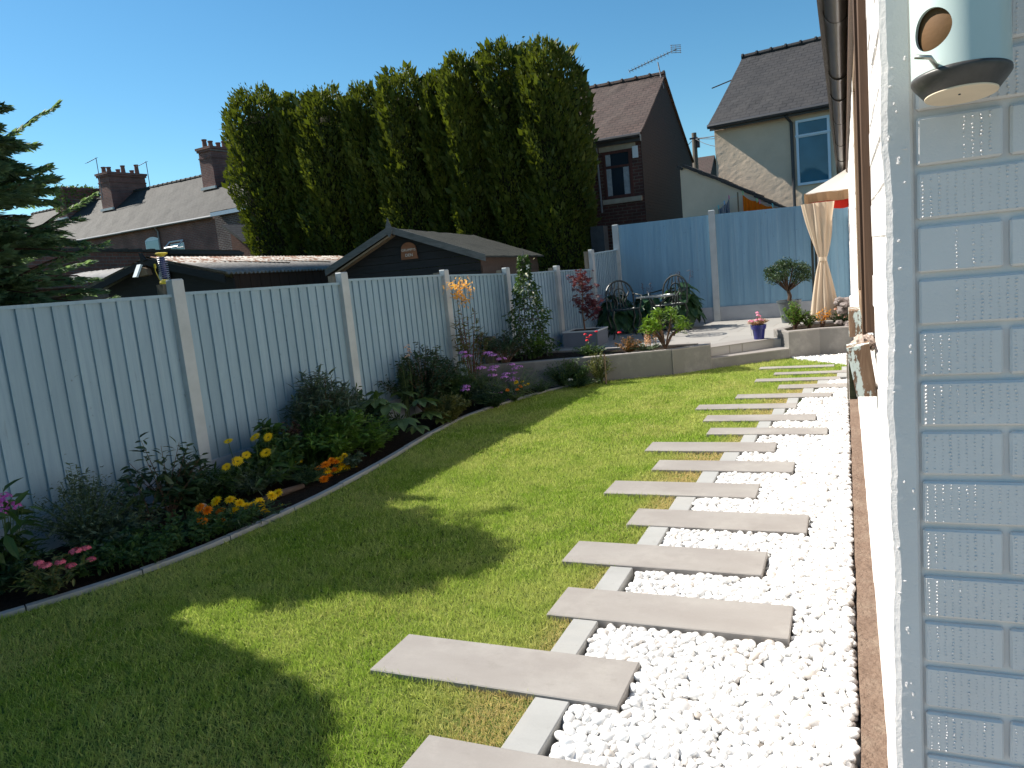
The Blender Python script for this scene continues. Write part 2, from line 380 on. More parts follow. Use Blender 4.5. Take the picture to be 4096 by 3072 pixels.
# ================================================================ GROUND
def sheet(name, poly, z, mat, thick=0.0):
    mb = MB(); P = [(x, y, z) for x, y in poly]
    if thick: prism(mb, [(x, y, z) for x, y in poly], (0, 0, -thick))
    else: mb.add(P, [list(range(len(P)))])
    o = mb.build(name, mat); return kind(o, 'structure')
sheet('ground', [(-260, -60), (160, -60), (160, 260), (-260, 260)], -.16, M_OUT)
def fx(y): return -5.4 + .05 * y                      # the long fence's line
EDGE = [(-4.95, 1.2), (-4.62, 1.9), (-4.36, 2.40), (-4.16, 2.77), (-4.01, 3.15), (-3.90, 3.65), (-3.86, 4.39), (-3.87, 5.07), (-3.95, 5.89), (-4.08, 6.85), (-4.12, 7.67), (-4.00, 8.26), (-3.70, 9.30), (-3.36, 9.80)]
def edgex(y):
    ys = [p[1] for p in EDGE]; xs = [p[0] for p in EDGE]; return float(np.interp(y, ys, xs))
sheet('bed_soil', [(-6.0, 1.0), (-4.9, 1.0)] + EDGE + [(-3.3, 10.0), (-4.4, 10.3), (-5.3, 10.3), (-6.0, 8)], -.03, M_SOIL)
# path slabs: x left, x right, y near, y far
SL = [(-1.40, -.33, 1.79, 2.10), (-1.88, -.80, 2.435, 2.755), (-1.325, -.255, 3.075, 3.385), (-1.475, -.42, 3.70, 4.01), (-1.275, -.24, 4.325, 4.63), (-1.60, -.575, 4.93, 5.235),
      (-1.403, -.384, 5.545, 5.825), (-1.595, -.555, 6.12, 6.42), (-1.18, -.18, 6.715, 6.965), (-1.30, -.29, 7.265, 7.53), (-1.475, -.487, 7.84, 8.08), (-1.145, -.172, 8.41, 8.64),
      (-.745, -.004, 8.96, 9.20), (-1.05, -.09, 9.48, 9.67), (-.87, -.004, 9.97, 10.14), (-1.095, -.168, 10.49, 10.66)]
KX = [(-1.125, -.985), (-1.19, -1.07), (-1.195, -1.07), (-1.135, -1.012), (-1.085, -.955), (-1.015, -.895), (-.94, -.815), (-.855, -.74), (-.78, -.67), (-.695, -.585), (-.598, -.49), (-.47, -.36), (-.335, -.215), (-.13, -.02), (-.08, .0)]
ORD = ['first', 'second', 'third', 'fourth', 'fifth', 'sixth', 'seventh', 'eighth', 'ninth', 'tenth', 'eleventh', 'twelfth', 'thirteenth', 'fourteenth', 'fifteenth', 'sixteenth']
for i, (x0, x1, y0, y1) in enumerate(SL):
    mb = MB(); bbox(mb, x0, x1, y0, y1, -.06, .012, .004, attr=random.random())
    nm = f'{ORD[i]} slab of the path counted from the camera'
    lab = {0: 'grey-brown stepping slab cut off by the bottom of the photo', 1: 'large grey-brown stepping slab reaching furthest left into the lawn at the front', 12: 'grey stepping slab whose end runs up to the white wall below the peeling board', 15: 'short farthest stepping slab nearest the raised planter steps'}.get(i, 'grey-brown stepping slab, ' + nm)
    tag(mb.build('stepping_slab', M_SLAB, origin=((x0 + x1) / 2, (y0 + y1) / 2, 0)), lab, 'paving slab', 'stepping slabs between lawn and pebbles')
for i, (x0, x1) in enumerate(KX):
    ya = SL[i][3] + .004; yb = SL[i + 1][2] - .004
    mb = MB(); bbox(mb, x0, x1, ya, yb, -.06, .004 + .002 * (i % 2), .004, attr=random.random() * .4)
    tag(mb.build('kerb_slab', M_KERB, origin=((x0 + x1) / 2, (ya + yb) / 2, 0)), f'small pale kerb slab joining the {ORD[i]} and {ORD[i+1]} stepping slabs from the front', 'kerb slab', 'small kerb slabs linking the stepping slabs')
# lawn outline
def rightx(y):
    for i, (a, b) in enumerate(KX):
        if SL[i][3] <= y <= SL[i + 1][2]: return a
    if y > 10.66: return -.02 - (y - 10.66) * .75
    for i, s in enumerate(SL):
        if s[2] <= y <= s[3]: return s[0]
    return KX[0][0]
lawn_poly = [p for p in EDGE] + [(-3.1, 9.98), (-2.2, 10.36), (-1.75, 10.76), (-.80, 11.5), (-.60, 11.3), (-.30, 10.95), (-.02, 10.66), (-.02, 9.9), (-.2, 9.2), (-.5, 8.1), (-.85, 6.4), (-1.1, 4.2), (-1.19, 3.0), (-1.10, 2.3), (-1.05, .6), (-5.2, .6)]
sheet('lawn_soil', lawn_poly, -.018, M_TURF)
def inslab(x, y, pad=0.0):
    r = np.zeros(len(x), bool)
    for a, b, c, d in SL: r |= (x > a - pad) & (x < b + pad) & (y > c - pad) & (y < d + pad)
    for i, (a, b) in enumerate(KX): r |= (x > a - pad) & (y > SL[i][3] - pad) & (y < SL[i + 1][2] + pad)
    return r
RX = np.array([rightx(y) for y in np.linspace(0, 12, 2401)])
def grass(y0, y1, dens, wmul, cull=4.4):
    n = int((y1 - y0) * 4.3 * dens)
    x = rng.uniform(-cull, -.02, n); y = rng.uniform(y0, y1, n)
    ex = np.interp(y, [p[1] for p in EDGE], [p[0] for p in EDGE]) + .045
    rx = RX[(y * 200).astype(int)]
    # far edge along the planter and the steps
    fy = np.interp(x, [-3.4, -3.1, -2.2, -1.75, -.80, -.6, -.02], [9.75, 9.96, 10.34, 10.74, 11.5, 11.3, 10.66])
    ok = (x > ex) & (y < fy) & ~inslab(x, y, -.008)
    # right boundary: outside the slabs the lawn ends at the kerb line
    kl = np.interp(y, [2.2, 2.9, 4.15, 5.4, 6.5, 7.65, 8.75, 9.35, 9.8, 10.3, 10.66, 11.5], [-1.11, -1.19, -1.14, -1.01, -.85, -.69, -.47, -.33, -.12, -.08, -.02, -.8])
    ok &= (x < kl + .01)
    x = x[ok]; y = y[ok]; kl = kl[ok]; n = len(x)
    # straw coloured turf beside the kerb slabs, different from gap to gap
    dry = np.zeros(n)
    amt = {0: (.95, .30), 1: (.7, .12), 2: (.6, .12), 3: (.25, .1), 4: (.9, .18), 5: (1.0, .33), 6: (1.0, .36), 7: (.6, .14), 8: (.2, .1), 9: (.8, .3), 10: (.85, .26), 11: (.8, .26), 12: (.6, .25), 13: (.4, .1)}
    for i, (a_, w_) in amt.items():
        m = (y > SL[i][3]) & (y < SL[i + 1][2]); dry[m] = a_ * np.exp(-((kl[m] - x[m]) / w_) ** 2)
    dry = np.clip(dry * (1.25 + rng.normal(0, .35, n)), 0, 1)
    patch = (np.sin(x * 3.1 + 1.7 * np.sin(y * 1.3)) * np.sin(y * 2.3 + x) + rng.normal(0, .5, n)) > 1.1
    dry = np.where(patch, np.maximum(dry, .35), dry)
    az = rng.uniform(0, 2 * math.pi, n); tilt = np.abs(rng.normal(.62, .32, n))
    clump = .5 + .5 * np.sin(x * 31 + 3 * np.sin(y * 17)) * np.sin(y * 27 + 2 * np.sin(x * 13))
    near = np.zeros(n, bool)
    for s in SL:
        near |= (np.abs(y - s[2]) < .03) & (x > s[0] - .02) & (x < s[1])
    L = (rng.uniform(.018, .034, n) + .008 * clump) * np.where(near, 1.2, 1.0) * np.where(dry > .4, .75, 1)
    L = np.where(rng.random(n) < .004, L * 1.9, L)
    D = np.stack([np.cos(az) * np.sin(tilt), np.sin(az) * np.sin(tilt), np.cos(tilt)], 1)
    mb = MB(); scatter(mb, BLADE, BLADEF, np.stack([x, y, np.full(n, -.016)], 1), D, np.stack([-np.sin(az), np.cos(az), np.zeros(n)], 1) + rng.normal(0, .4, (n, 3)), L, rng.uniform(.0022, .0038, n) * wmul, attr=np.clip(rng.normal(.45, .24, n) + .1 * clump, 0, 1))
    return mb, np.repeat(dry, len(BLADE))
mbs = [grass(1.2, 3.6, 20000, .95), grass(3.6, 6.0, 14000, 1.2), grass(6.0, 11.5, 8500, 1.8)]
big = MB(); A2 = []
for mb, d in mbs:
    for (F, m_) in mb.f: big.f.append((F + big.n, m_))
    big.v += mb.v; big.a += mb.a; big.n += mb.n; A2.append(d)
o = big.build('lawn_grass', M_GRASS, attr2=np.concatenate(A2)); kind(o, 'stuff'); tag(o, 'short mown lawn with yellowing patches between flower bed and stepping slabs', 'grass')
# lawn edging stones
es = [(p[0], p[1]) for p in EDGE]
acc = []; 
for (x0, y0), (x1, y1) in zip(es[:-1], es[1:]):
    for t in np.linspace(0, 1, 20, endpoint=False): acc.append((x0 + (x1 - x0) * t, y0 + (y1 - y0) * t))
acc = np.array(acc); sm = np.array([acc[max(0, i - 14):i + 15].mean(0) for i in range(len(acc))])
seg = np.concatenate([[0], np.cumsum(np.linalg.norm(np.diff(sm, axis=0), axis=1))])
tot = seg[-1]; k = 0; sL = .62
while k * sL < tot - .2:
    a0, a1 = k * sL + .004, min((k + 1) * sL - .004, tot)
    ss = np.linspace(a0, a1, 7); px = np.interp(ss, seg, sm[:, 0]); py = np.interp(ss, seg, sm[:, 1])
    tx = np.gradient(px); ty = np.gradient(py); ln = np.hypot(tx, ty); nx, ny = ty / ln, -tx / ln
    V = []; F = []
    zz = .016 + random.uniform(-.006, .004)
    for i in range(7):
        for (o_, z_) in ((-.026, -.1), (-.026, zz), (.022, zz), (.022, -.1)): V.append((px[i] + nx[i] * o_, py[i] + ny[i] * o_, z_))
    for i in range(6):
        for j in range(4): F.append([i * 4 + j, i * 4 + (j + 1) % 4, (i + 1) * 4 + (j + 1) % 4, (i + 1) * 4 + j])
    F += [[0, 1, 2, 3], [27, 26, 25, 24]]
    mb = MB(); mb.add(V, F, attr=random.random())
    tag(mb.build('edging_stone', M_KERB, origin=(px[3], py[3], 0)), 'narrow grey edging stone in the curved border between lawn and flower bed', 'edging stone', 'edging stones along the flower bed')
    k += 1
# concrete lip under the white wall
mb = MB()
ys = np.linspace(1.4, 8.25, 70); V = []; F = []
for i, y in enumerate(ys):
    x0 = .002 + rng.normal(0, .0018)
    V += [(x0, y, -.12), (x0, y, .004), (.2, y, .012), (.2, y, -.12)]
for i in range(69):
    for j in range(4): F.append([i * 4 + j, (i + 1) * 4 + j, (i + 1) * 4 + (j + 1) % 4, i * 4 + (j + 1) % 4])
F += [[0, 1, 2, 3], [276, 279, 278, 277]]
mb.add(V, F); kind(mb.build('concrete_strip', M_STRIP), 'structure')
# pebble bed
sheet('pebble_bed', [(-1.6, 1.3), (.003, 1.3), (.003, 11.7), (-.75, 11.6), (-.3, 10.9), (-.02, 10.6), (-.2, 9.2), (-.45, 8.5), (-.75, 7.0), (-.95, 5.5), (-1.06, 4.0), (-1.1, 2.9), (-1.04, 2.2)], -.10, plain('pebble_base', (.5, .46, .42), .9, .2, 20))
CS = .008; GX0, GY0 = -1.15, 1.4; NXc, NYc = int(1.16 / CS), int(10.4 / CS)
H = np.full((NXc, NYc), -.085)
gx = GX0 + (np.arange(NXc) + .5) * CS; gy = GY0 + (np.arange(NYc) + .5) * CS
XX, YY = np.meshgrid(gx, gy, indexing='ij'); xf, yf = XX.ravel(), YY.ravel()
kr = np.interp(yf, [2.2, 2.9, 4.15, 5.4, 6.5, 7.65, 8.75, 9.2], [-.96, -1.07, -1.012, -.895, -.74, -.585, -.36, -.22])
area = (xf > kr) & (yf < 9.3) | (xf > -.215) & (yf >= 9.2) & (yf < 9.5) | (xf > -.02) & (yf >= 9.4) & (yf < 10.7) | (yf > 10.66) & (yf > 10.66 - 1.12 * (xf + .0)) & (yf < 11.56 + .2 * (xf + .78)) & (xf > -.74)
area &= (xf < -.002)
sl_ = np.zeros(len(xf), bool)
for a, b, c, d in SL: sl_ |= (xf > a - .004) & (xf < b + .004) & (yf > c - .004) & (yf < d + .004)
H[(~area | sl_).reshape(NXc, NYc)] = .5
b_area = (area & ~sl_).reshape(NXc, NYc)
cand = np.argwhere(b_area)
P0 = []; PD = []; PN = []; PS = []
def drop(count, ymin, ymax, smin, smax, top):
    c = cand[(gy[cand[:, 1]] >= ymin) & (gy[cand[:, 1]] < ymax)]
    ii = rng.integers(0, len(c), count)
    for q in ii:
        i, j = c[q]; r = rng.uniform(smin, smax) * (1.35 if rng.random() < .1 else 1); a = r * rng.uniform(1.0, 1.4); hgt = r * rng.uniform(.62, .85)
        m = max(1, int(r * .8 / CS))
        i0, i1, j0, j1 = max(0, i - m), min(NXc, i + m + 1), max(0, j - m), min(NYc, j + m + 1)
        reg = H[i0:i1, j0:j1]
        if (reg > .3).any():
            if (reg > .3).mean() > .12: continue
        base = np.percentile(reg[reg < .3], 65)
        z = base + hgt * .72
        if z > top: continue
        P0.append((gx[i], gy[j], z)); th = rng.uniform(0, 2 * math.pi); tl = rng.normal(0, .35)
        PD.append((math.cos(th), math.sin(th), tl)); PN.append((rng.normal(0, .3), rng.normal(0, .3), 1)); PS.append((a, r, hgt))
        ri = np.arange(i0, i1)[:, None] - i; rj = np.arange(j0, j1)[None] - j
        dd = (ri ** 2 + rj ** 2) * CS * CS / (r * 1.05) ** 2
        dome = z + hgt * np.sqrt(np.clip(1 - dd, 0, 1)) * .8
        H[i0:i1, j0:j1] = np.where((dd < 1) & (reg < .3), np.maximum(reg, dome), reg)
drop(17000, 1.4, 3.2, .0125, .0235, -.006)
drop(18000, 3.2, 5.5, .0125, .023, -.002)
drop(17000, 5.5, 9.6, .014, .024, .0)
drop(9000, 9.2, 11.7, .015, .024, .004)
P0 = np.array(P0); PD = np.array(PD); PN = np.array(PN); PS = np.array(PS)
print('pebbles', len(P0))
import bmesh
def ico(sub):
    b = bmesh.new(); bmesh.ops.create_icosphere(b, subdivisions=sub, radius=1); V = np.array([v.co[:] for v in b.verts]); F = [[v.index for v in f.verts] for f in b.faces]; b.free(); return V, F
mb = MB()
for var in range(10):
    for lo, hi, sub in ((0, 2.9, 3), (2.9, 6.5, 2), (6.5, 99, 1)):
        V, F = ico(sub); V = V.copy()
        ph = rng.uniform(0, 6, 6)
        f = 1 + .06 * np.sin(V[:, 0] * 2 + ph[0]) + .06 * np.sin(V[:, 1] * 2.4 + ph[1]) + .04 * np.sin(V[:, 2] * 3 + V[:, 0] * 2 + ph[2])
        V = V * f[:, None]; V[:, 0] += .06 * V[:, 1] ** 2 * math.sin(ph[3])
        m = (np.arange(len(P0)) % 10 == var) & (P0[:, 1] >= lo) & (P0[:, 1] < hi)
        if not m.any(): continue
        # template in unit space; length a, width b, height from the w column
        T = V.copy(); ratio = (PS[m][:, 2] / PS[m][:, 0]).mean(); T[:, 2] *= ratio
        scatter(mb, T, F, P0[m], PD[m], PN[m], PS[m][:, 0], PS[m][:, 1])
o = mb.build('white_pebbles', M_PEB, smooth=True); kind(o, 'stuff'); tag(o, 'smooth white pebbles filling the strip between stepping slabs and house wall', 'pebbles')

sheet('paving', [(-1.05, -6), (4.5, -6), (4.5, 1.80), (.05, 1.80), (.0, 1.42), (-1.05, 1.38)], -.03, M_PATIO)  # pale unseen paving added to bounce sunlight up onto the shaded wall end

# ================================================================ FENCES
FG = 'fence posts of the long left fence'
ROWP = [(-5.29, 2.62, 1.86), (-5.16, 4.76, 1.81), (-5.045, 6.93, 1.78), (-4.935, 9.06, 1.72), (-4.80, 10.80, 1.68), (-4.60, 12.52, 1.64), (-4.455, 14.12, 1.885)]
def fence_root(lab, loc):
    return thing('garden_fence', lab, 'fence', loc)
F_LONG = fence_root('long light blue board fence with pale posts along the left flower bed', (-4.9, 9.0, 0))
F_FAR = fence_root('tall blue board fence closing the patio at the back', (-1.4, 15.2, .25))
def post(x, y, z0, z1, ux, uy, root, wdt=.115, back=True):
    u = (ux, uy); v = (-uy, ux)
    mb = MB(); w2 = wdt / 2; dz = random.uniform(-.004, .006)
    P = []
    for z in (z0, z1 - .012, z1):
        r = w2 if z < z1 else w2 - .008
        for a, b in ((-r, -w2 if z < z1 else -w2 + .008), (r, -w2 if z < z1 else -w2 + .008), (r, .02), (-r, .02)):
            P.append((x + u[0] * a + v[0] * b, y + u[1] * a + v[1] * b, z + dz))
    F = [[0, 1, 5, 4], [1, 2, 6, 5], [2, 3, 7, 6], [3, 0, 4, 7], [4, 5, 9, 8], [5, 6, 10, 9], [6, 7, 11, 10], [7, 4, 8, 11], [8, 9, 10, 11], [3, 2, 1, 0]]
    mb.add(P, F); p = mb.build('post', M_POST, root)
    if back:
        mb = MB(); fbox(mb, (x, y), u, v, -w2 - .03, w2 - .035, .021, .10, z0, z1 - .03); child(mb, 'timber_backing', M_POSTRAW, root, p)
    return p
def child(mb, name, mat, root, part, **kw):
    # geometry in the root's frame, hung one level deeper
    o = mb.build(name, mat, root, **kw); o.parent = part; return o
def direction(a, b):
    d = math.hypot(b[0] - a[0], b[1] - a[1]); return ((b[0] - a[0]) / d, (b[1] - a[1]) / d), d
for i, (x, y, z) in enumerate(ROWP):
    q = ROWP[i - 1] if i else (-5.41, .35); u, _ = direction(q, (x, y))
    post(x, y, -.05 if i < 4 else .1, z, u[0], u[1], F_LONG)
def panel(a, b, z0, za, zb, zg, root, nb, gz0=-.03, rail=True):
    u, d = direction(a, b); v = (-u[1], u[0])
    mb = MB(); bw = d / nb; o = a
    for i in range(nb):
        s0 = i * bw; s1 = s0 + bw + .012; f0 = (s0 / d); f1 = ((s0 + bw) / d)
        z0j = z0 + rng.normal(0, .003)
        tA = za + (zb - za) * f0 - .01; tB = za + (zb - za) * f1 - .01
        P = []
        jt = rng.normal(0, .0012)
        for z, (p, q_) in ((z0j, (0, 1)), (None, (0, 1))):
            for s, off, top in ((s0, (-.023 if root is F_LONG else -.0135) + jt, tA), (min(s1, d), (-.004 if root is F_LONG else -.0085) + jt, tB), (min(s1, d), .002, tB), (s0, -.006, tA)):
                zz = z if z is not None else top
                P.append((o[0] + u[0] * s + v[0] * off, o[1] + u[1] * s + v[1] * off, zz))
        mb.add(P, BOXF, attr=random.random())
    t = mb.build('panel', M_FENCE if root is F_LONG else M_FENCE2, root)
    mb = MB(); P = []
    for z in (-.014, .012):
        for s, off, zt in ((0.0, -.030, za), (d, -.030, zb), (d, .018, zb), (0.0, .018, za)): P.append((o[0] + u[0] * s + v[0] * off, o[1] + u[1] * s + v[1] * off, zt + z))
    if rail: mb.add(P, BOXF, attr=.2); child(mb, 'top_rail', M_FENCE, root, t)
    mb = MB(); fbox(mb, o, u, v, .0, d, -.03, .016, gz0, z0 + .012); child(mb, 'gravel_board', M_GRAVELB, root, t)
    return t
PT = [(1.70, 1.68), (1.69, 1.66), (1.69, 1.65), (1.64, 1.585), (1.565, 1.55), (1.545, 1.51), (1.80, 1.82)]
for i in range(6):
    a, b = ROWP[i], ROWP[i + 1]; u, d = direction(a, b)
    a2 = (a[0] + u[0] * .05, a[1] + u[1] * .05); b2 = (b[0] - u[0] * .05, b[1] - u[1] * .05)
    panel(a2, b2, .215 if i < 4 else .42, PT[i][0], PT[i][1], 0, F_LONG, [16, 16, 17, 15, 15, 14][i], -.03)
CA = (-4.29, 15.44); CB = (-2.35, 15.44); CC = (-.42, 15.44); CD = (1.5, 15.44)
panel((-5.41, .35), (-5.295, 2.56), .215, 1.72, 1.70, 0, F_LONG, 17, -.03)
a = ROWP[6]; u, d = direction(a, CA)
panel((a[0] + u[0] * .05, a[1] + u[1] * .05), (CA[0] - u[0] * .06, CA[1] - u[1] * .06), .42, 1.80, 1.845, 0, F_LONG, 14, .1)
for q, zt in ((CA, 2.36), (CB, 2.42), (CC, 2.40)):
    u, _ = direction(CA, CD); post(q[0], q[1], .2, zt, u[0], u[1], F_FAR, .12, False)
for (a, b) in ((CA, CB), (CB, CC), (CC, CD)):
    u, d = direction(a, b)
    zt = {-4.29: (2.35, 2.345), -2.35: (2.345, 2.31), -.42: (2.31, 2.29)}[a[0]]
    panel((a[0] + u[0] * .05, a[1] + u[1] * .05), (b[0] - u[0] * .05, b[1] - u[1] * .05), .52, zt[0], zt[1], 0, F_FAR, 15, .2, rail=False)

# ================================================================ PATIO, STEPS, PLANTERS
PZ = .25
mb = MB(); prism(mb, [(x, y, PZ) for x, y in [(-4.9, 10.9), (-2.6, 10.75), (-1.80, 11.08), (-1.01, 11.80), (-.2, 11.9), (1.5, 11.9), (1.5, 15.6), (-4.9, 16.0)]], (0, 0, -.35)); kind(mb.build('patio', M_PATIO), 'structure')
def cope(mb, poly, z0, z1): prism(mb, [(x, y, z1) for x, y in poly], (0, 0, z0 - z1))
# lower step
t = thing('garden_step', 'low angled stone step between lawn and patio, left of the right planter', 'step', (-1.27, 11.2, 0))
mb = MB(); cope(mb, [(-1.77, 10.81), (-.775, 11.535), (-.77, 11.72), (-1.0, 11.795), (-1.80, 11.075), (-1.80, 10.9)], -.1, .118); mb.build('riser', M_PLANTER, t)
mb = MB(); cope(mb, [(-1.775, 10.80), (-.775, 11.525), (-.765, 11.78), (-1.0, 11.80), (-1.795, 11.09), (-1.795, 10.9)], .12, .136); mb.build('tread', M_SLAB, t)
# nosing of the patio edge
mb = MB(); cope(mb, [(-1.805, 11.06), (-1.0, 11.785), (-1.22, 12.05), (-2.02, 11.33)], .252, .262); tag(mb.build('patio_edge_slab', M_SLAB, origin=(-1.5, 11.5, .25)), 'stone nosing slab along the patio edge above the low step', 'edge slab')
# left planter (walls with bed inside)
def planter(name, lab, outer, inner, z, inz, loc):
    t = thing(name, lab, 'planter', loc)
    n = len(outer); mb = MB(); V = [(x, y, -.1) for x, y in outer] + [(x, y, z - .016) for x, y in outer]
    F = [[i, (i + 1) % n, n + (i + 1) % n, n + i] for i in range(n)]
    mb.add(V, F); 
    V = [(x, y, inz - .1) for x, y in inner] + [(x, y, z - .016) for x, y in inner]
    mb.add(V, [[(i + 1) % n, i, n + i, n + (i + 1) % n] for i in range(n)]); mb.build('wall', M_PLANTER, t)
    mb = MB()
    grow = lambda P, s: [(x + (x - loc[0]) * s, y + (y - loc[1]) * s) for x, y in P]
    O = [(x + s_[0], y + s_[1]) for (x, y), s_ in zip(outer, [(0, 0)] * n)]
    V = [(x, y, z - .016) for x, y in O] + [(x, y, z) for x, y in O] + [(x, y, z) for x, y in inner] + [(x, y, z - .016) for x, y in inner]
    F = []
    for i in range(n):
        j = (i + 1) % n
        F += [[i, j, n + j, n + i], [n + i, n + j, 2 * n + j, 2 * n + i], [2 * n + i, 2 * n + j, 3 * n + j, 3 * n + i]]
    mb.add(V, F); mb.build('coping', M_SLAB, t)
    mb = MB(); mb.add([(x, y, inz) for x, y in inner], [list(range(n))]); mb.build('soil', M_SOIL, t)
    return t
planter('raised_planter', 'long low grey-walled raised planter bed at the end of the lawn, left of the steps', [(-5.2, 9.55), (-4.3, 9.62), (-3.28, 9.90), (-2.20, 10.33), (-1.755, 10.72), (-1.80, 11.05), (-2.6, 10.98), (-4.9, 10.95)],
        [(-5.1, 9.68), (-4.3, 9.75), (-3.32, 10.03), (-2.28, 10.45), (-1.93, 10.75), (-1.95, 10.93), (-2.6, 10.88), (-4.8, 10.83)], .345, .315, (-3.2, 10.3, 0))
planter('raised_planter', 'low grey-walled planter right of the steps below the gazebo curtain', [(-.775, 11.55), (-.37, 11.76), (.09, 11.80), (.09, 12.9), (-.55, 13.0), (-1.02, 12.05)],
        [(-.80, 11.72), (-.36, 11.90), (.0, 11.93), (.0, 12.75), (-.52, 12.85), (-.88, 12.02)], .375, .345, (-.4, 12.2, 0))
# joints are slim gaps in the facing
mb = MB()
box(mb, -2.205, -2.199, 10.316, 10.328, -.05, .33)
tag(mb.build('joint_trim', M_SLAB, origin=(-2.2, 10.32, 0)), 'thin pale corner joint on the front of the left planter', 'joint trim')
# square box planter by the fence
t = thing('box_planter', 'square grey box planter with white rim holding the dark red maple', 'planter', (-4.1, 12.35, PZ))
mb = MB(); box(mb, -4.40, -3.79, 12.05, 12.65, .1, .50); mb.build('wall', plain('blue_grey_render', (.12, .135, .165), .8, .08, 6), t)
mb = MB()
for a in ((-4.41, -3.78, 12.04, 12.09), (-4.41, -3.78, 12.61, 12.66), (-4.41, -4.36, 12.091, 12.609), (-3.83, -3.78, 12.091, 12.609)): box(mb, *a, .501, .52)
mb.build('rim', plain('white_rim', (.5, .52, .52), .6, .05), t)
mb = MB(); box(mb, -4.355, -3.835, 12.095, 12.605, .495, .505); mb.build('soil', M_SOIL, t)

# ================================================================ THE HOUSE WALL ON THE RIGHT
WX = .079; CY = 1.81; HH = 2.75
hw = thing('house', 'painted blockwork house corner filling the right edge of the photo', 'house', (2.2, 9, 0))
mb = MB(); box(mb, WX + .0035, 4.5, CY + .008, 15.9, -.1, HH); mb.build('mortar_core', M_WALL, hw)
# bricks of the sunny long side
mb = MB(); CRS = .109; z = -.04; row = 0
zsill = 1.14
while z < HH - .02:
    y = CY + .055 + (0 if row % 2 else -.09)
    while y < 15.9:
        y1 = min(y + .205 + rng.normal(0, .002), 15.9); ya = max(y, CY + .003)
        if y1 - ya > .03:
            op = (2.80 < ya < 4.05 or 2.80 < y1 < 4.05) and z > 1.2 and z < 2.33
            if not op: bbox(mb, WX + rng.normal(0, .0012), WX + .02, ya, y1, z + .004, z + CRS - .004, .004, attr=random.random(), jit=.0006)
        y = y1 + .009
    z += CRS; row += 1
mb.build('side_blocks', M_WALL, hw)
# smooth quoin on the shaded end with a ragged arris
QX = .134
mb = MB(); zs_ = np.arange(-.05, HH, .012); cols = np.array([WX - .001, WX + .004, WX + .012, WX + .025, WX + .04, QX - .006, QX])
V = []
ph = 0
for zi, z in enumerate(zs_):
    w_ = .0022 * math.sin(z * 9.1) + .0018 * math.sin(z * 23 + 1) + rng.normal(0, .0007)
    for ci, x in enumerate(cols):
        d = .004 * math.exp(-((x - WX) / .006) ** 2) + rng.normal(0, .0001)
        V.append((x + (w_ if ci < 3 else 0), CY - .004 + d + (.007 if ci == len(cols) - 1 else 0), z))
nc = len(cols); F = [[i * nc + j, i * nc + j + 1, (i + 1) * nc + j + 1, (i + 1) * nc + j] for i in range(len(zs_) - 1) for j in range(nc - 1)]
# back edge closing to the side wall
b0 = len(V)
for zi, z in enumerate(zs_): V.append((V[zi * nc][0], CY + .012, z))
F += [[b0 + i, i * nc, (i + 1) * nc, b0 + i + 1] for i in range(len(zs_) - 1)]
for _ in range(26):
    pass
mb.add(V, F)
for _ in range(40):     # blobs of old mortar under the paint
    zq = rng.uniform(.1, 2.3); blob(mb, (rng.uniform(WX + .008, QX - .01), CY - .004, zq), (rng.uniform(.002, .006), .002, rng.uniform(.002, .008)), 1, .2)
mb.build('quoin', M_WALL, hw, smooth=False)
# shaded end: combed blocks
mb = MB(); dots = []
z = .412 - CRS * 4 + .008; row = 0; VJ = .298
while z < HH:
    xs = [QX + .002]; 
    if row % 2 == 0: xs += [VJ, VJ + .324]
    else: xs += [QX + .324, QX + .65]
    xs.append(1.4)
    for a, b in zip(xs[:-1], xs[1:]):
        x0, x1 = a + .004, b - .0075
        sub = [(z + .006, z + CRS - .0075)]
        if 1.27 < z + .05 < 1.40 and False: pass
        for (z0, z1) in sub:
            yf_ = CY - .0038 + rng.normal(0, .0008)
            bbox(mb, x0, x1, yf_, CY + .02, z0, z1, .0045, attr=random.random(), jit=.0004)
            if x0 < .45:
                smooth_left = (z > 1.28 and row % 3 != 0)
                nx_ = int((x1 - x0 - .012) / .0148)
                for i in range(nx_):
                    xx = x0 + .010 + i * .0148
                    if smooth_left and xx < x0 + rng.uniform(.05, .085): continue
                    zz = z0 + .006; amp = rng.uniform(.6, 1.1)
                    while zz < z1 - .005:
                        if rng.random() < .93: dots.append((xx + rng.normal(0, .0006), yf_ - .0003, zz, amp * rng.uniform(.7, 1.2)))
                        zz += .0078 + rng.normal(0, .0006)
    z += CRS; row += 1
mb.build('end_blocks', M_WALL, hw)
dots = np.array(dots); V, F = ico(1)
mb = MB(); T = V.copy(); T[:, 0] *= 1.0; T[:, 2] *= 1.0
scatter(mb, T, F, dots[:, :3], np.tile([0, 0, 1.0], (len(dots), 1)) + rng.normal(0, .2, (len(dots), 3)), np.tile([0, -1.0, 0], (len(dots), 1)), .0026 * dots[:, 3], .0026 * dots[:, 3])
# comb ridges: thin ribs running down each column
mb.build('combed_texture', M_WALL, hw, smooth=True)
# roof edge: soffit, fascia
mb = MB(); box(mb, -.075, .6, CY - .2, 16.0, HH + .16, HH + .19); box(mb, .052, .079, CY + .9, 16.0, HH - .08, HH + .16); mb.build('fascia', M_FRAME, hw)
mb = MB(); prism(mb, [(-.10, CY - .25, HH + .19), (3, CY - .25, HH + 1.9), (3, CY - .25, HH + 1.83), (-.10, CY - .25, HH + .192 - .06)], (0, 16.5, 0)); mb.build('roof', plain('dark_roof_tile', (.05, .045, .042), .8, .2, 8, .4), hw)
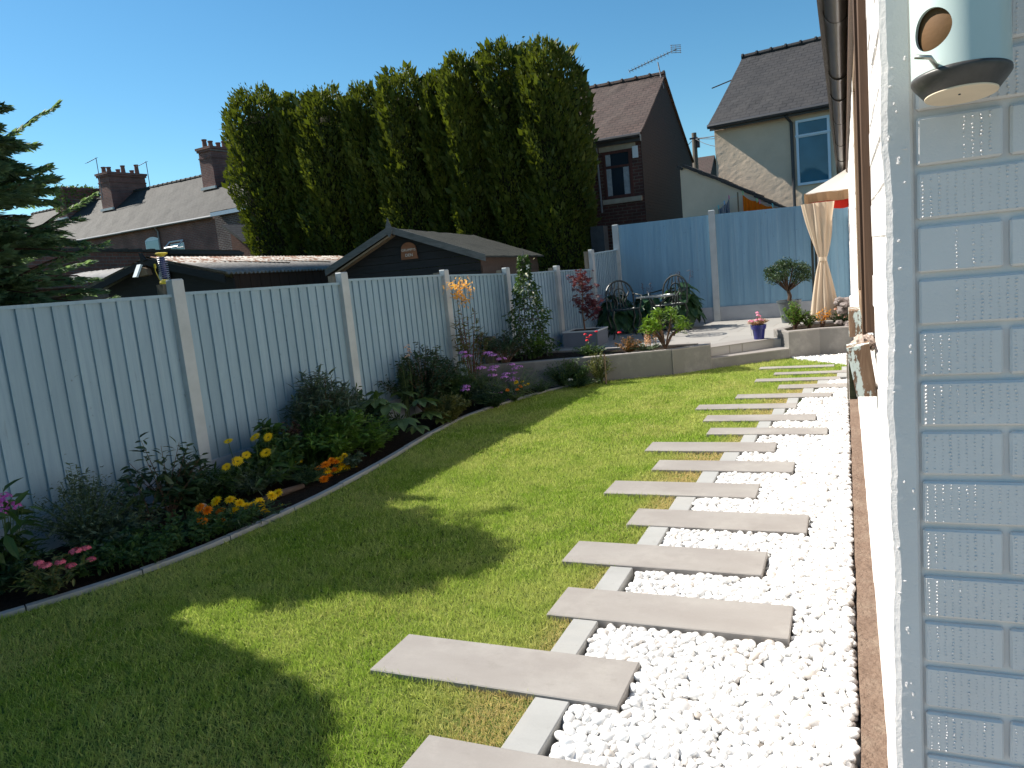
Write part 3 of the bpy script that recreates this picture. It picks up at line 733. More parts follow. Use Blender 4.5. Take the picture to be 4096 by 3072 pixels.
# gutter with brackets and sag
t = thing('gutter', 'brown-black half-round plastic gutter along the eaves at the top right', 'gutter', (0, 9, HH))
GZ = 2.90; mb = MB(); n = 14; ring = []
ys = np.linspace(2.0, 15.9, 60)
V = []
for y in ys:
    sg = -.0 + .006 * math.sin(y * 1.1)
    for j in range(n + 1):
        a = math.pi * j / n; V.append((-.003 - .068 * math.cos(a), y, GZ + sg - .078 * math.sin(a)))
    for j in range(n, -1, -1):
        a = math.pi * j / n; V.append((-.003 - .060 * math.cos(a), y, GZ + sg - .070 * math.sin(a)))
m_ = 2 * (n + 1); F = [[i * m_ + j, i * m_ + (j + 1) % m_, (i + 1) * m_ + (j + 1) % m_, (i + 1) * m_ + j] for i in range(len(ys) - 1) for j in range(m_)]
F += [list(range(m_)), [(len(ys) - 1) * m_ + j for j in range(m_)][::-1]]
mb.add(V, F); mb.build('trough', M_GUTTER, t, smooth=True)
for y in (3.4, 5.0, 6.7, 7.7, 9.2, 11.3, 13.5):
    mb = MB(); V = []
    for yy in (y - .035, y + .035):
        for j in range(n + 1):
            a = math.pi * j / n; V.append((-.003 - .074 * math.cos(a), yy, GZ - .084 * math.sin(a)))
    for yy in (y - .035, y + .035):
        for j in range(n + 1):
            a = math.pi * j / n; V.append((-.003 - .066 * math.cos(a), yy, GZ - .075 * math.sin(a)))
    q = n + 1
    F = [[j, j + 1, q + j + 1, q + j] for j in range(n)] + [[2 * q + j, j, j + 1, 2 * q + j + 1][::-1] for j in range(n)] + [[q + j, q + j + 1, 3 * q + j + 1, 3 * q + j] for j in range(n)]
    mb.add(V, F); mb.build('bracket', M_GUTTER, t)
# window with peeling sill
t = thing('window', 'brown timber window frame seen edge-on above the peeling sill', 'window', (.066, 3.4, 1.28))
mb = MB(); bbox(mb, .056, .13, 2.75, 2.80, 1.29, 2.45, .003); bbox(mb, .046, .062, 2.80, 2.86, 1.27, 2.36, .002); mb.build('frame', M_FRAME, t)
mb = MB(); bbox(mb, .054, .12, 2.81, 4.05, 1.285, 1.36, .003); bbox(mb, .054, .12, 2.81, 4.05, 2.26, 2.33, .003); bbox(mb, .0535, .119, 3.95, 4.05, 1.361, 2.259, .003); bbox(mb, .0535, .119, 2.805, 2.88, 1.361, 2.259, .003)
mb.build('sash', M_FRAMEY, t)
mb = MB(); box(mb, .09, .10, 2.88, 3.95, 1.36, 2.26); mb.build('pane', glassmat('dark_window_glass'), t)
t = thing('window_sill', 'tilted sill board with peeling pale green paint sticking out from the white wall', 'window sill', (.04, 3.0, 1.2))
mb = MB(); prism(mb, [(-.004, 2.46, 1.280), (.020, 2.48, 1.128), (.0785, 2.48, 1.128), (.058, 2.46, 1.290)], (0, .10, .0)); mb.build('board', M_PEEL, t)
mb = MB(); blob(mb, (.038, 2.60, 1.28), (.024, .08, .022), 3, .28, freq=4); blob(mb, (.062, 2.72, 1.262), (.022, .1, .025), 3, .25, freq=5); mb.build('crumbling_mortar', plain('crumbled_mortar', (.33, .26, .215), .9, .3, 30, .8), t)
t2 = thing('window_sill', 'pale painted sill end of the next window further along the white wall', 'window sill', (.03, 4.9, 1.1))
mb = MB(); bbox(mb, .008, .10, 4.75, 5.0, 1.045, 1.20, .004); mb.build('board', M_PEEL, t2)
mb = MB(); bbox(mb, .022, .095, 5.02, 6.2, 1.06, 1.19, .004); mb.build('ledge', plain('white_sill_paint', (.62, .62, .6), .6, .1), t2)
# rough stones against the far end of the wall
mb = MB()
for i in range(34):
    yy = rng.uniform(11.9, 13.4); blob(mb, (.02 + rng.uniform(-.13, .05), yy, .33 + rng.random() ** 1.3 * .42), (rng.uniform(.05, .09), rng.uniform(.08, .16), rng.uniform(.035, .06)), 2, .30, attr=random.random(), freq=3)
tag(mb.build('stone_pile', plain('rough_grey_stone', (.17, .14, .13), .9, .35, 14, .8), origin=(-.02, 12.6, .35)), 'rough dark stones piled against the far end of the white wall', 'stone pile')
# thin stake by the pebbles
mb = MB(); tube(mb, [(-.012, 8.35, -.06), (-.01, 8.33, .45)], [.009, .008], 6); tag(mb.build('wooden_stake', M_POSTRAW, origin=(-.012, 8.35, 0)), 'thin wooden stake in the pebbles by the white wall', 'stake')

# bird house on the shaded end, hanging with its top against the wall
bx, by, bz = .205, 1.69, 1.872
t_bird = t = thing('bird_house', 'mint green ceramic bird house with round hole hanging on the block wall', 'bird house', (bx, by, bz))
Rb = .081
prof = [(Rb * math.cos(q), .2 + .105 * math.sin(q)) for q in np.linspace(0, math.pi / 2 - .05, 14)]
mb = MB(); lathe(mb, (bx, by, bz), [(Rb - .006, .006), (Rb, .006)] + [(Rb, z) for z in (.03, .06, .09, .12, .15, .18)] + prof + [(max(.003, r - .006), z - .006) for r, z in prof[::-1]] + [(Rb - .006, .19)] , 96, cap=(False, False))
mb.add([], []) if False else None
body = mb.build('body_raw', M_MINT, t)
# close the ring between first and last profile rows
bmx = bmesh.new(); bmx.from_mesh(body.data); bmesh.ops.holes_fill(bmx, edges=[e for e in bmx.edges if e.is_boundary], sides=0) if False else None
bl = [e for e in bmx.edges if e.is_boundary]; bmesh.ops.bridge_loops(bmx, edges=bl); bmesh.ops.recalc_face_normals(bmx, faces=bmx.faces[:]); bmx.to_mesh(body.data); bmx.free()
ha = rad(229); hd_ = Vector((math.cos(ha), math.sin(ha), 0)); mb = MB(); P = []; hz_ = bz + .080
for rr_ in (.03, .12):
    for q in np.linspace(0, 2 * math.pi, 48, endpoint=False): P.append((bx + hd_.x * rr_ - hd_.y * .036 * math.cos(q), by + hd_.y * rr_ + hd_.x * .036 * math.cos(q), hz_ + .037 * math.sin(q)))
mb.add(P, [[i, (i + 1) % 48, 48 + (i + 1) % 48, 48 + i] for i in range(48)] + [list(range(48))[::-1], list(range(48, 96))])
cut = mb.build('cutter', M_MINT); bmx = bmesh.new(); bmx.from_mesh(cut.data); bmesh.ops.recalc_face_normals(bmx, faces=bmx.faces[:]); bmx.to_mesh(cut.data); bmx.free()
md = body.modifiers.new('hole', 'BOOLEAN'); md.operation = 'DIFFERENCE'; md.solver = 'EXACT'; md.object = cut
bpy.context.view_layer.update(); me = bpy.data.meshes.new_from_object(body.evaluated_get(bpy.context.evaluated_depsgraph_get())); me.name = 'body'
bpy.data.objects.remove(cut); bpy.data.objects.remove(body); body = bpy.data.objects.new('body', me); COL.objects.link(body); body.parent = t
me.polygons.foreach_set('use_smooth', np.ones(len(me.polygons), bool))
_at = me.attributes.get('sharp_edge') or me.attributes.new('sharp_edge', 'BOOLEAN', 'EDGE'); bmx = bmesh.new(); bmx.from_mesh(me)
for e in bmx.edges: e.smooth = not (len(e.link_faces) != 2 or e.calc_face_angle(0) > .6)
bmx.to_mesh(me); bmx.free()
mb = MB(); lathe(mb, (bx, by, bz), [(Rb - .009, .005), (Rb - .010, .19)], 40, cap=(True, True)); mb.build('inner_lining', M_HOLE, t, smooth=True)
mb = MB(); lathe(mb, (bx, by, bz), [(Rb + .0008, .008), (Rb + .001, .002), (Rb - .002, -.003), (.0605, -.0265), (.058, -.0265)], 64, cap=(True, True)); mb.build('rim', M_DARKGLAZE, t, smooth=True)
mb = MB(); lathe(mb, (bx, by, bz), [(.0600, -.0225), (.0600, -.0285), (.0590, -.0295)], 64, cap=(True, True)); base = mb.build('base_disc', M_CORK, t, smooth=False)
mb = MB(); lathe(mb, (bx - .004, by - .012, bz - .0310), [(.0022, 0), (.0022, .003)], 12); mb.build('screw_hole', M_DARKGLAZE, t)
a = rad(228); a_ = rad(236)
q0 = (bx + Rb * math.cos(a_), by + Rb * math.sin(a_), bz + .012); q1 = (q0[0] - .012, q0[1] - .022, q0[2] + .010); q2 = (q1[0] - .024, q1[1] + .0, q1[2] + .006)
mb = MB(); tube(mb, [q0, q1, q2], .0042, 8); mb.build('perch', M_STEEL, t, smooth=True)
mb = MB(); tube(mb, [(bx, by, bz + .29), (bx, by, bz + .36), (bx, by + .04, bz + .39), (bx, CY + .005, bz + .39)], .003, 8); mb.build('hanging_hook', M_STEEL, t)

t_bird.rotation_euler = (rad(-6.5), 0, 0)

# ================================================================ SHEDS BEHIND THE FENCE
def dirs(az): return (math.cos(rad(az)), math.sin(rad(az)))
SU = dirs(9.63); SV = (-SU[1], SU[0])                 # shed fronts run along SU, ridges along SV
M_BLACK = timber('black_stained_boards', (.018, .017, .018), 'x', .7)
M_DARKB = timber('dark_brown_boards', (.045, .028, .02), 'z', .75)
M_BROWNB = timber('orange_brown_boards', (.085, .05, .036), 'x', .75)
M_BARGE = timber('grey_barge_board', (.105, .105, .10), 'x', .8)
def felt():
    k = N('green_mineral_felt'); a = k.noise(4, 6, .65); col = k.ramp(a, [(.3, (.038, .039, .033)), (.7, (.062, .062, .052))])
    wv = k.noise(1.0, 3, .5, k.map(k.pos(), (.6, 5, 5)), 1.0); col = k.mix(k.math('MULTIPLY', k.ramp(wv, [(.62, 0.0), (.66, 1.0)]), .35), col, (.05, .055, .045))
    return k.done(k.bsdf(col, .9, k.bump(k.math('ADD', k.noise(90, 3), wv), .5, .02), spec=.15))
M_FELT = felt()
def pt(o, a, b, z): return (o[0] + SU[0] * a + SV[0] * b, o[1] + SU[1] * a + SV[1] * b, z)
def boards_wall(mb, o, a0, a1, b, z0, ztop, n=12, step=.13, lap=.012):
    # horizontal shiplap filling up to a roofline given by ztop(a)
    z = z0
    while z < 3.2:
        zz = z + step - .006; As = np.linspace(a0, a1, 60); ok = [a for a in As if ztop(a) > z + .02]
        if not ok: break
        l, r = min(ok), max(ok); P = []
        zl, zr = min(zz, ztop(l) + .0), min(zz, ztop(r))
        ll = l if ztop(l) >= zz else next((a for a in As if ztop(a) >= zz), (l + r) / 2); rr = r if ztop(r) >= zz else next((a for a in As[::-1] if ztop(a) >= zz), (l + r) / 2)
        poly = [pt(o, l, b - lap, z), pt(o, r, b - lap, z), pt(o, rr, b, zz), pt(o, ll, b, zz)]
        prism(mb, poly, (SV[0] * .02, SV[1] * .02, 0), attr=random.random())
        z += step
# shed A, gable towards the garden
sA = (-6.90, 11.0); aL, aR = -1.23, 1.58; zA, zL, zR = 2.52, 1.94, 1.91
D_A = 4.9
def roofA(a): return zA + (zL - zA) * (a / aL) if a < 0 else zA + (zR - zA) * (a / aR)
t = thing('garden_shed', 'black boarded shed with green felt gable roof and arched wooden sign', 'shed', (sA[0], sA[1], 0))
mb = MB(); boards_wall(mb, sA, aL + .1, aR - .14, .22, 0, lambda a: roofA(a) - .06); mb.build('front_wall', M_BLACK, t)
mb = MB(); fbox(mb, sA, SU, SV, aR - .155, aR - .135, .25, D_A - .1, 0, roofA(aR - .15) - .05)
z = .2
while z < 1.75:
    P = [pt(sA, aR - .134, .25, z), pt(sA, aR - .134, D_A - .1, z), pt(sA, aR - .134, D_A - .1, z + .11), pt(sA, aR - .134, .25, z + .11)]
    prism(mb, [P[0], P[1], P[2], P[3]], (SU[0] * .012, SU[1] * .012, 0), attr=random.random()); z += .12
mb.build('side_wall', M_BROWNB, t)
mb = MB(); fbox(mb, sA, SU, SV, aR - .12, aR - .095, 1.5, 2.6, 1.45, 1.73); mb.build('side_hatch', M_BROWNB, t)
mb = MB(); n_ = 24
def roofsheet(mb, o, a0, z0, a1, z1, b0, b1, th, amp=.0, nx=2, ny=24):
    V = []; 
    for j in range(ny + 1):
        b = b0 + (b1 - b0) * j / ny
        for i in range(nx + 1):
            a = a0 + (a1 - a0) * i / nx; z = z0 + (z1 - z0) * i / nx + amp * (rng.normal(0, 1))
            V.append(pt(o, a, b, z))
    k = len(V); V += [(x, y, z - th) for x, y, z in V]
    w_ = nx + 1; F = []
    for j in range(ny):
        for i in range(nx):
            q = j * w_ + i; F.append([q, q + 1, q + w_ + 1, q + w_]); F.append([k + q, k + q + w_, k + q + w_ + 1, k + q + 1])
    for j in range(ny): F.append([j * w_, (j + 1) * w_, k + (j + 1) * w_, k + j * w_]); F.append([j * w_ + nx, k + j * w_ + nx, k + (j + 1) * w_ + nx, (j + 1) * w_ + nx])
    for i in range(nx): F.append([i, k + i, k + i + 1, i + 1]); F.append([ny * w_ + i, ny * w_ + i + 1, k + ny * w_ + i + 1, k + ny * w_ + i])
    mb.add(V, F)
roofsheet(mb, sA, 0, zA, aR, zR, 0, D_A, .03, .004, 8, 20); roofsheet(mb, sA, 0, zA, aL, zL, 0, D_A, .03, .004, 8, 20); mb.build('roof', M_FELT, t, smooth=False)
mb = MB()
for a1, z1 in ((aL - .03, zL - .012), (aR + .02, zR - .008)):
    P = [pt(sA, 0, -.03, zA + .03), pt(sA, a1, -.03, z1 + .03), pt(sA, a1, -.03, z1 - .085), pt(sA, 0, -.03, zA - .085)]
    prism(mb, P, (SV[0] * .028, SV[1] * .028, 0))
mb.build('barge_board', M_BARGE, t)
mb = MB(); P = [pt(sA, aL + .02, 0, zL - .11), pt(sA, 0, 0, zA - .10), pt(sA, 0, .2, zA - .10), pt(sA, aL + .02, .2, zL - .11)]; slab3(mb, *P, .03); mb.build('soffit', M_FRAMEY, t)
mb = MB(); P = [pt(sA, 0, -.06, zA + .17), pt(sA, .045, -.06, zA + .03), pt(sA, .06, -.06, zA - .05), pt(sA, .0, -.06, zA - .16), pt(sA, -.06, -.06, zA - .05), pt(sA, -.04, -.06, zA + .03)]; prism(mb, P, (SV[0] * .028, SV[1] * .028, 0)); mb.build('finial', M_BARGE, t)
# round topped window and door lines
mb = MB(); 
P = [pt(sA, .62 + .23 * math.cos(q), .19, 1.36 + .13 * math.sin(q)) for q in np.linspace(0, math.pi, 14)] + [pt(sA, .39, .19, 1.0), pt(sA, .85, .19, 1.0)]
prism(mb, P, (SV[0] * .012, SV[1] * .012, 0)); mb.build('window', M_BARGE, t)
mb = MB(); P = [pt(sA, .62 + .19 * math.cos(q), .182, 1.36 + .095 * math.sin(q)) for q in np.linspace(0, math.pi, 14)] + [pt(sA, .43, .182, 1.05), pt(sA, .81, .182, 1.05)]
prism(mb, P, (SV[0] * .006, SV[1] * .006, 0)); mb.build('pane', glassmat('shed_glass', (.03, .05, .07)), t)
# the sign
sg = thing('wooden_sign', 'small arched orange-brown wooden sign under the apex of the black shed', 'sign', pt(sA, .22, .15, 2.05))
mb = MB(); P = [pt(sA, .075, .165, 1.985), pt(sA, .375, .165, 1.985)] + [pt(sA, .225 + .135 * math.cos(q), .165, 2.15 + .115 * math.sin(q)) for q in np.linspace(.0, math.pi, 16)]
prism(mb, P, (SV[0] * .018, SV[1] * .018, 0)); mb.build('board', timber('orange_sign_wood', (.22, .09, .045), 'x', .7), sg)
M_LET = plain('pale_sign_lettering', (.55, .5, .45), .7, .05)
for txt, z_, a_ in (('GRUMPYS', 2.12, .225), ('DEN', 2.03, .225)):
    c = bpy.data.curves.new('lettering', 'FONT'); c.body = txt; c.size = .068 if txt == 'DEN' else .058; c.extrude = .002; c.align_x = 'CENTER'; c.materials.append(M_LET)
    tmp = bpy.data.objects.new('tmp', c); COL.objects.link(tmp); bpy.context.view_layer.update(); me = bpy.data.meshes.new_from_object(tmp.evaluated_get(bpy.context.evaluated_depsgraph_get())); bpy.data.objects.remove(tmp); tx = bpy.data.objects.new('lettering', me); COL.objects.link(tx); tx.parent = sg
    p_ = Vector(pt(sA, a_, .162, z_)) - sg.location; tx.location = p_; tx.rotation_euler = (rad(90), 0, rad(9.63))
# shed B, nearer the left edge, black, white corrugated roof
sB = (-10.82, 9.5); bL, bR = -1.35, 1.45; zB, zBL, zBR = 2.42, 1.985, 2.01; D_B = 7.2
t = thing('garden_shed', 'black timber shed with gable clock, floodlight and rusty corrugated roof', 'shed', (sB[0], sB[1], 0))
mb = MB(); fbox(mb, sB, SU, SV, bL + .25, bR - .02, .25, .30, 0, 1.84)
prism(mb, [pt(sB, bL + .25, .25, 1.84), pt(sB, bR - .02, .25, 1.84), pt(sB, bR - .02, .25, zBR - .06), pt(sB, 0, .25, zB - .06), pt(sB, bL + .25, .25, zBL + .02)], (SV[0] * .05, SV[1] * .05, 0)); mb.build('front_wall', M_BLACK, t)
mb = MB(); 
for i in range(42):
    fbox(mb, sB, SU, SV, bR - .06 + .004 * (i % 2), bR - .03 + .006 * (i % 2), .3 + i * .16, .3 + i * .16 + .154, 0, 2.02, attr=random.random())
mb.build('side_wall', M_DARKB, t)
mb = MB()
for k_ in range(3): fbox(mb, sB, SU, SV, -.75 + k_ * .45, -.75 + k_ * .45 + .40, .225, .248, 1.5, 1.80, attr=random.random())
mb.build('doors', M_DARKB, t)
mb = MB()
for a1, z1, hh in ((bL, zBL, .10), (bR, zBR, .12)):
    P = [pt(sB, 0, -.02, zB + .01), pt(sB, a1, -.02, z1 + .01), pt(sB, a1, -.02, z1 - hh), pt(sB, 0, -.02, zB - hh)]; prism(mb, P, (SV[0] * .03, SV[1] * .03, 0))
mb.build('barge_board', M_BLACK, t)
mb = MB(); prism(mb, [pt(sB, -.05, -.05, zB + .10), pt(sB, .03, -.05, zB - .02), pt(sB, -.07, -.05, zB - .04), pt(sB, -.10, -.05, zB + .11)], (SV[0] * .03, SV[1] * .03, 0)); mb.build('finial', M_BLACK, t)
def rustroof():
    k = N('rusty_grey_sheet_roof'); sep = k.n('SeparateXYZ', Vector=k.pos())
    a = k.noise(1.0, 6, .65, k.map(k.pos(), (2.2, 1.2, 2))); b_ = k.noise(30, 4)
    asb = k.ramp(k.noise(9, 6, .7), [(.3, (.13, .12, .11)), (.7, (.29, .27, .245))])
    rust = k.ramp(k.noise(6, 5, .7), [(.3, (.085, .042, .026)), (.7, (.17, .09, .055))]); pale = (.33, .31, .28)
    hi = k.math('ADD', k.math('MULTIPLY', k.math('SUBTRACT', sep.outputs[2], 2.27), 14.0), k.math('MULTIPLY', k.math('SUBTRACT', a, .5), .9))
    rr = k.mix(k.ramp(k.noise(1.0, 5, .6, k.map(k.pos(), (5, 2.2, 9)), 1.5), [(.47, 0.0), (.53, 1.0)]), rust, pale)
    col = k.mix(k.ramp(hi, [(.2, 0.0), (.4, 1.0)]), asb, rr)
    return k.done(k.bsdf(col, .85, k.bump(b_, .4, .01), spec=.2))
M_RUST = rustroof()
def corr(mb, o, a0, z0, a1, z1, b0, b1, pitch=.075, amp=.012, th=.006, nu=1, u_=None, v_=None):
    u_ = u_ or SU; v_ = v_ or SV
    nb = int((b1 - b0) / pitch * 6); V = []
    for j in range(nb + 1):
        b = b0 + (b1 - b0) * j / nb; dz = amp * math.cos(2 * math.pi * (b - b0) / pitch)
        for i in range(nu + 1):
            a = a0 + (a1 - a0) * i / nu; V.append((o[0] + u_[0] * a + v_[0] * b, o[1] + u_[1] * a + v_[1] * b, z0 + (z1 - z0) * i / nu + dz))
    w_ = nu + 1; k = len(V); V += [(x, y, z - th) for x, y, z in V]
    F = []
    for j in range(nb):
        for i in range(nu):
            q = j * w_ + i; F.append([q, q + 1, q + w_ + 1, q + w_]); F.append([k + q, k + q + w_, k + q + w_ + 1, k + q + 1])
        F.append([j * w_, (j + 1) * w_, k + (j + 1) * w_, k + j * w_]); F.append([j * w_ + nu, k + j * w_ + nu, k + (j + 1) * w_ + nu, (j + 1) * w_ + nu])
    mb.add(V, F)
mb = MB(); corr(mb, sB, 0, zB + .02, bR + .05, zBR + .03, .0, D_B, .13, .022); corr(mb, sB, 0, zB + .02, bL - .05, zBL + .03, .0, D_B, .13, .022); mb.build('roof', M_RUST, t, smooth=True)
mb = MB()
for b, a0, a1 in ((1.3, .1, 1.3), (3.1, .3, 1.4)):
    P = [pt(sB, .45, b, 2.335), pt(sB, .52, b, 2.325), pt(sB, .85, b + 1.9, 2.25), pt(sB, .78, b + 1.9, 2.26)]; slab3(mb, P[0], P[1], P[2], P[3], .03)
mb.build('loose_batten', M_FRAMEY, t)
# clock
ck = thing('wall_clock', 'round pale clock under the gable of the black shed', 'clock', pt(sB, .12, .23, 2.13))
mb = MB()
def disc(mb, o, a, b, z, r, th, n=24):
    P = [pt(o, a + r * math.cos(q), b, z + r * math.sin(q)) for q in np.linspace(0, 2 * math.pi, n, endpoint=False)]; prism(mb, P, (SV[0] * th, SV[1] * th, 0))
disc(mb, sB, .13, .20, 2.11, .125, .03); mb.build('case', M_BLACK, ck)
mb = MB(); disc(mb, sB, .13, .192, 2.11, .098, .007); mb.build('dial', plain('pale_clock_dial', (.40, .50, .56), .6, .05), ck)
mb = MB(); tube(mb, [pt(sB, .13, .188, 2.11), pt(sB, .18, .188, 2.14)], .005, 5); tube(mb, [pt(sB, .13, .188, 2.11), pt(sB, .11, .188, 2.18)], .004, 5); mb.build('hands', M_BLACK, ck)
# floodlight
fl = thing('floodlight', 'slanted white floodlight on the gable of the black shed beside the clock', 'floodlight', pt(sB, -.05, 0, 2.2))
mb = MB(); P = [pt(sB, -.20, -.16, 2.13), pt(sB, -.09, -.20, 2.13), pt(sB, .01, -.17, 2.33), pt(sB, -.10, -.13, 2.33)]; slab3(mb, *P, .035); mb.build('lamp_face', plain('white_lamp_plastic', (.75, .78, .8), .4, .04), fl)
mb = MB(); prism(mb, [pt(sB, -.08, -.14, 2.13), pt(sB, .06, -.10, 2.15), pt(sB, .04, -.10, 2.25), pt(sB, -.02, -.13, 2.28)], (SV[0] * .12, SV[1] * .12, 0)); mb.build('bracket', M_FRAMEY, fl)
# small corrugated-roofed shed far left
sC = (-14.3, 9.75)
t = thing('garden_shed', 'low shed with pale corrugated roof behind the left conifer, beyond the fence', 'shed', (sC[0], sC[1], 0))
mb = MB(); fbox(mb, sC, SU, SV, .0, 2.0, .12, 1.5, 0, 2.06); mb.build('wall', plain('brown_pebble_dash', (.14, .105, .09), .9, .3, 30, .7), t)
mb = MB(); fbox(mb, sC, SU, SV, .08, .6, .09, .118, .8, 1.93); mb.build('white_panel', plain('white_panel_paint', (.6, .66, .7), .6, .08), t)
mb = MB(); fbox(mb, sC, SU, SV, -.15, .95, .0, .10, 2.02, 2.13); mb.build('fascia', timber('red_brown_fascia', (.18, .07, .05), 'x'), t)
mb = MB(); u2, v2 = (-SV[0], -SV[1]), SU
corr(mb, pt(sC, -.3, 1.75, 0), 0, 2.46, 1.85, 2.20, 0, 2.7, .15, .028, .008, u_=u2, v_=v2); mb.build('roof', plain('pale_asbestos_sheet', (.36, .34, .32), .9, .18, 8, .5), t, smooth=True)
# long brick outbuilding with dark fascia
M_OLDB = brickmat('old_soft_brick', 101.7, (.34, .14, .10), (.26, .11, .08), (.26, .22, .19), .26, .088, .012, stain=(.15, .085, .065))
u = np.array([-18.3 + 17.0, 19.2 - 13.1]); L_ = np.linalg.norm(u); u /= L_; v = np.array([-u[1], u[0]])
t = thing('brick_outbuilding', 'long low old brick outbuilding with dark coping between the sheds and the terrace', 'outbuilding', (-17.6, 16, 0))
mb = MB(); fbox(mb, (-17.0, 13.1), u, v, -4, 3.2, 0, 3, 0, 3.1); mb.build('wall', M_OLDB, t)
mb = MB(); fbox(mb, (-17.0, 13.1), u, v, -4, 3.2, -.05, 3.0, 3.101, 3.17); 
for k_ in range(12): fbox(mb, (-17.0, 13.1), u, v, -3.5 + k_ * .55, -3.35 + k_ * .55, -.03, .2, 3.171, 3.20)
mb.build('coping', plain('mossy_coping', (.07, .06, .05), .9, .3, 10, .5), t)
mb = MB(); fbox(mb, (-17.0, 13.1), u, v, 3.2, 7.0, 0, 3, 0, 2.93); mb.build('rear_wall', M_OLDB, t)
mb = MB(); fbox(mb, (-17.0, 13.1), u, v, 3.201, 7.1, -.06, -.005, 2.90, 3.16); fbox(mb, (-17.0, 13.1), u, v, 3.201, 7.1, -.12, -.065, 3.05, 3.13); mb.build('fascia', plain('black_fascia', (.02, .02, .024), .5, .2), t)
mb = MB(); fbox(mb, (-17.0, 13.1), u, v, 3.201, 7.1, -.0, 3.0, 3.161, 3.20); mb.build('flat_roof', plain('mossy_flat_roof', (.09, .085, .05), .9, .3, 6, .5), t)

# ================================================================ THE BRICK TERRACE
TA = 173.88; TU = np.array(dirs(TA)); TN = np.array([-TU[1], TU[0]]); T0 = np.array([-30.44, 31.45])
if TN @ T0 < 0: TN = -TN
def T(s, n, z): p = T0 + TU * s + TN * n; return (p[0], p[1], z)
M_TB = brickmat('terrace_brick', TA, (.26, .10, .08), (.19, .08, .07), (.22, .18, .16), .27, .09, .012, stain=(.08, .045, .042))
M_TB2 = brickmat('dark_terrace_brick', TA, (.11, .058, .052), (.08, .046, .044), (.22, .2, .19), .27, .09, .014, stain=(.03, .02, .02))
M_TROOF = brickmat('weathered_roof_tiles', TA, (.040, .038, .036), (.030, .028, .027), (.016, .015, .015), .30, .20, .014, zs=1.75, stain=(.062, .058, .053), bump=.6)
M_POT = plain('clay_chimney_pot', (.17, .07, .05), .7, .2, 10, .2)
M_LEAD = plain('pale_lead_flashing', (.5, .5, .5), .5, .1)
M_UPVC = plain('white_window_plastic', (.62, .68, .74), .4, .04, bump=0)
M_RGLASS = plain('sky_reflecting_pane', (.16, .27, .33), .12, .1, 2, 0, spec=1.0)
M_DPIPE = plain('grey_plastic_pipe', (.16, .165, .18), .5, .1)
M_DGUT = plain('dark_gutter', (.04, .04, .045), .5, .1)
def chimney(t, s0, s1, n0, n1, zb, zt, npots, pc=None):
    mb = MB()
    def fr(a0, a1, b0, b1, z0, z1): fbox(mb, T0, TU, TN, a0, a1, b0, b1, z0, z1)
    fr(s0, s1, n0, n1, zb, zt - .62); fr(s0 - .03, s1 + .03, n0 - .03, n1 + .03, zt - .619, zt - .55); fr(s0 + .01, s1 - .01, n0 + .01, n1 - .01, zt - .549, zt - .25)
    fr(s0 - .06, s1 + .06, n0 - .06, n1 + .06, zt - .249, zt - .13); fr(s0 - .11, s1 + .11, n0 - .11, n1 + .11, zt - .129, zt)
    st = mb.build('chimney_stack', M_TB, t)
    mb = MB(); fbox(mb, T0, TU, TN, s0 - .08, s1 + .08, n0 - .12, n0 - .01, zb + .42, zb + .56); mb.build('flashing', M_LEAD, t)
    for i in range(npots):
        n_ = n0 + .3 + (n1 - n0 - .6) * (i // 2) / max(1, (npots - 1) // 2); s_ = s0 + (s1 - s0) * (.27 if i % 2 else .73)
        h_ = random.choice([.42, .5, .62, .34]); c = T(s_, n_, zt)
        mb = MB(); lathe(mb, c, [(.17, 0), (.14, .05), (.12, h_ - .08), (.15, h_ - .06), (.15, h_), (.11, h_), (.10, h_ - .1)], 14, cap=(True, True)); mb.build('chimney_pot', M_POT, t, smooth=False)
def window_t(t, s0, s1, z0, z1, arch=True, openf=False):
    mb = MB(); fbox(mb, T0, TU, TN, s1, s0, -.02, .03, z0, z1)
    if arch:
        P = [T(s0 + (s1 - s0) * q, -.02, z1 + .17 * math.sin(math.pi * q) ** .8) for q in np.linspace(0, 1, 10)]; prism(mb, P, tuple(TN * .05) + (0,))
    f = mb.build('window', M_UPVC, t)
    mb = MB(); e = .07 * (1 if s1 > s0 else -1)
    fbox(mb, T0, TU, TN, s0 + e, s1 - e, -.035, -.021, z0 + .07, z1 - .03); mb.build('pane', M_RGLASS, t)
    if openf:
        hz = z1 + .12; mb = MB()
        P = [T(s0, -.05, hz), T(s1, -.05, hz), T(s1, -.42, hz - .32), T(s0, -.42, hz - .32)]
        def bar(a, b):
            tube(mb, [a, b], .04, 4)
        bar(P[0], P[1]); bar(P[1], P[2]); bar(P[2], P[3]); bar(P[3], P[0]); mb.build('open_sash', M_UPVC, t)
secs = [('terraced_house', 'brick terraced house end with pale fascia right of the tall chimney', -9.0, -.45, 'A'), ('terraced_house', 'brick terraced house with arched white windows and the open top sash, under the grey roof', -.45, 7.6, 'B'),
        ('terraced_house', 'brick terraced house below the middle chimney with four pots and aerials', 7.6, 15.2, 'C'), ('terraced_house', 'leftmost brick terraced house behind the tall conifer with an ivy-clad chimney', 15.2, 24.0, 'D')]
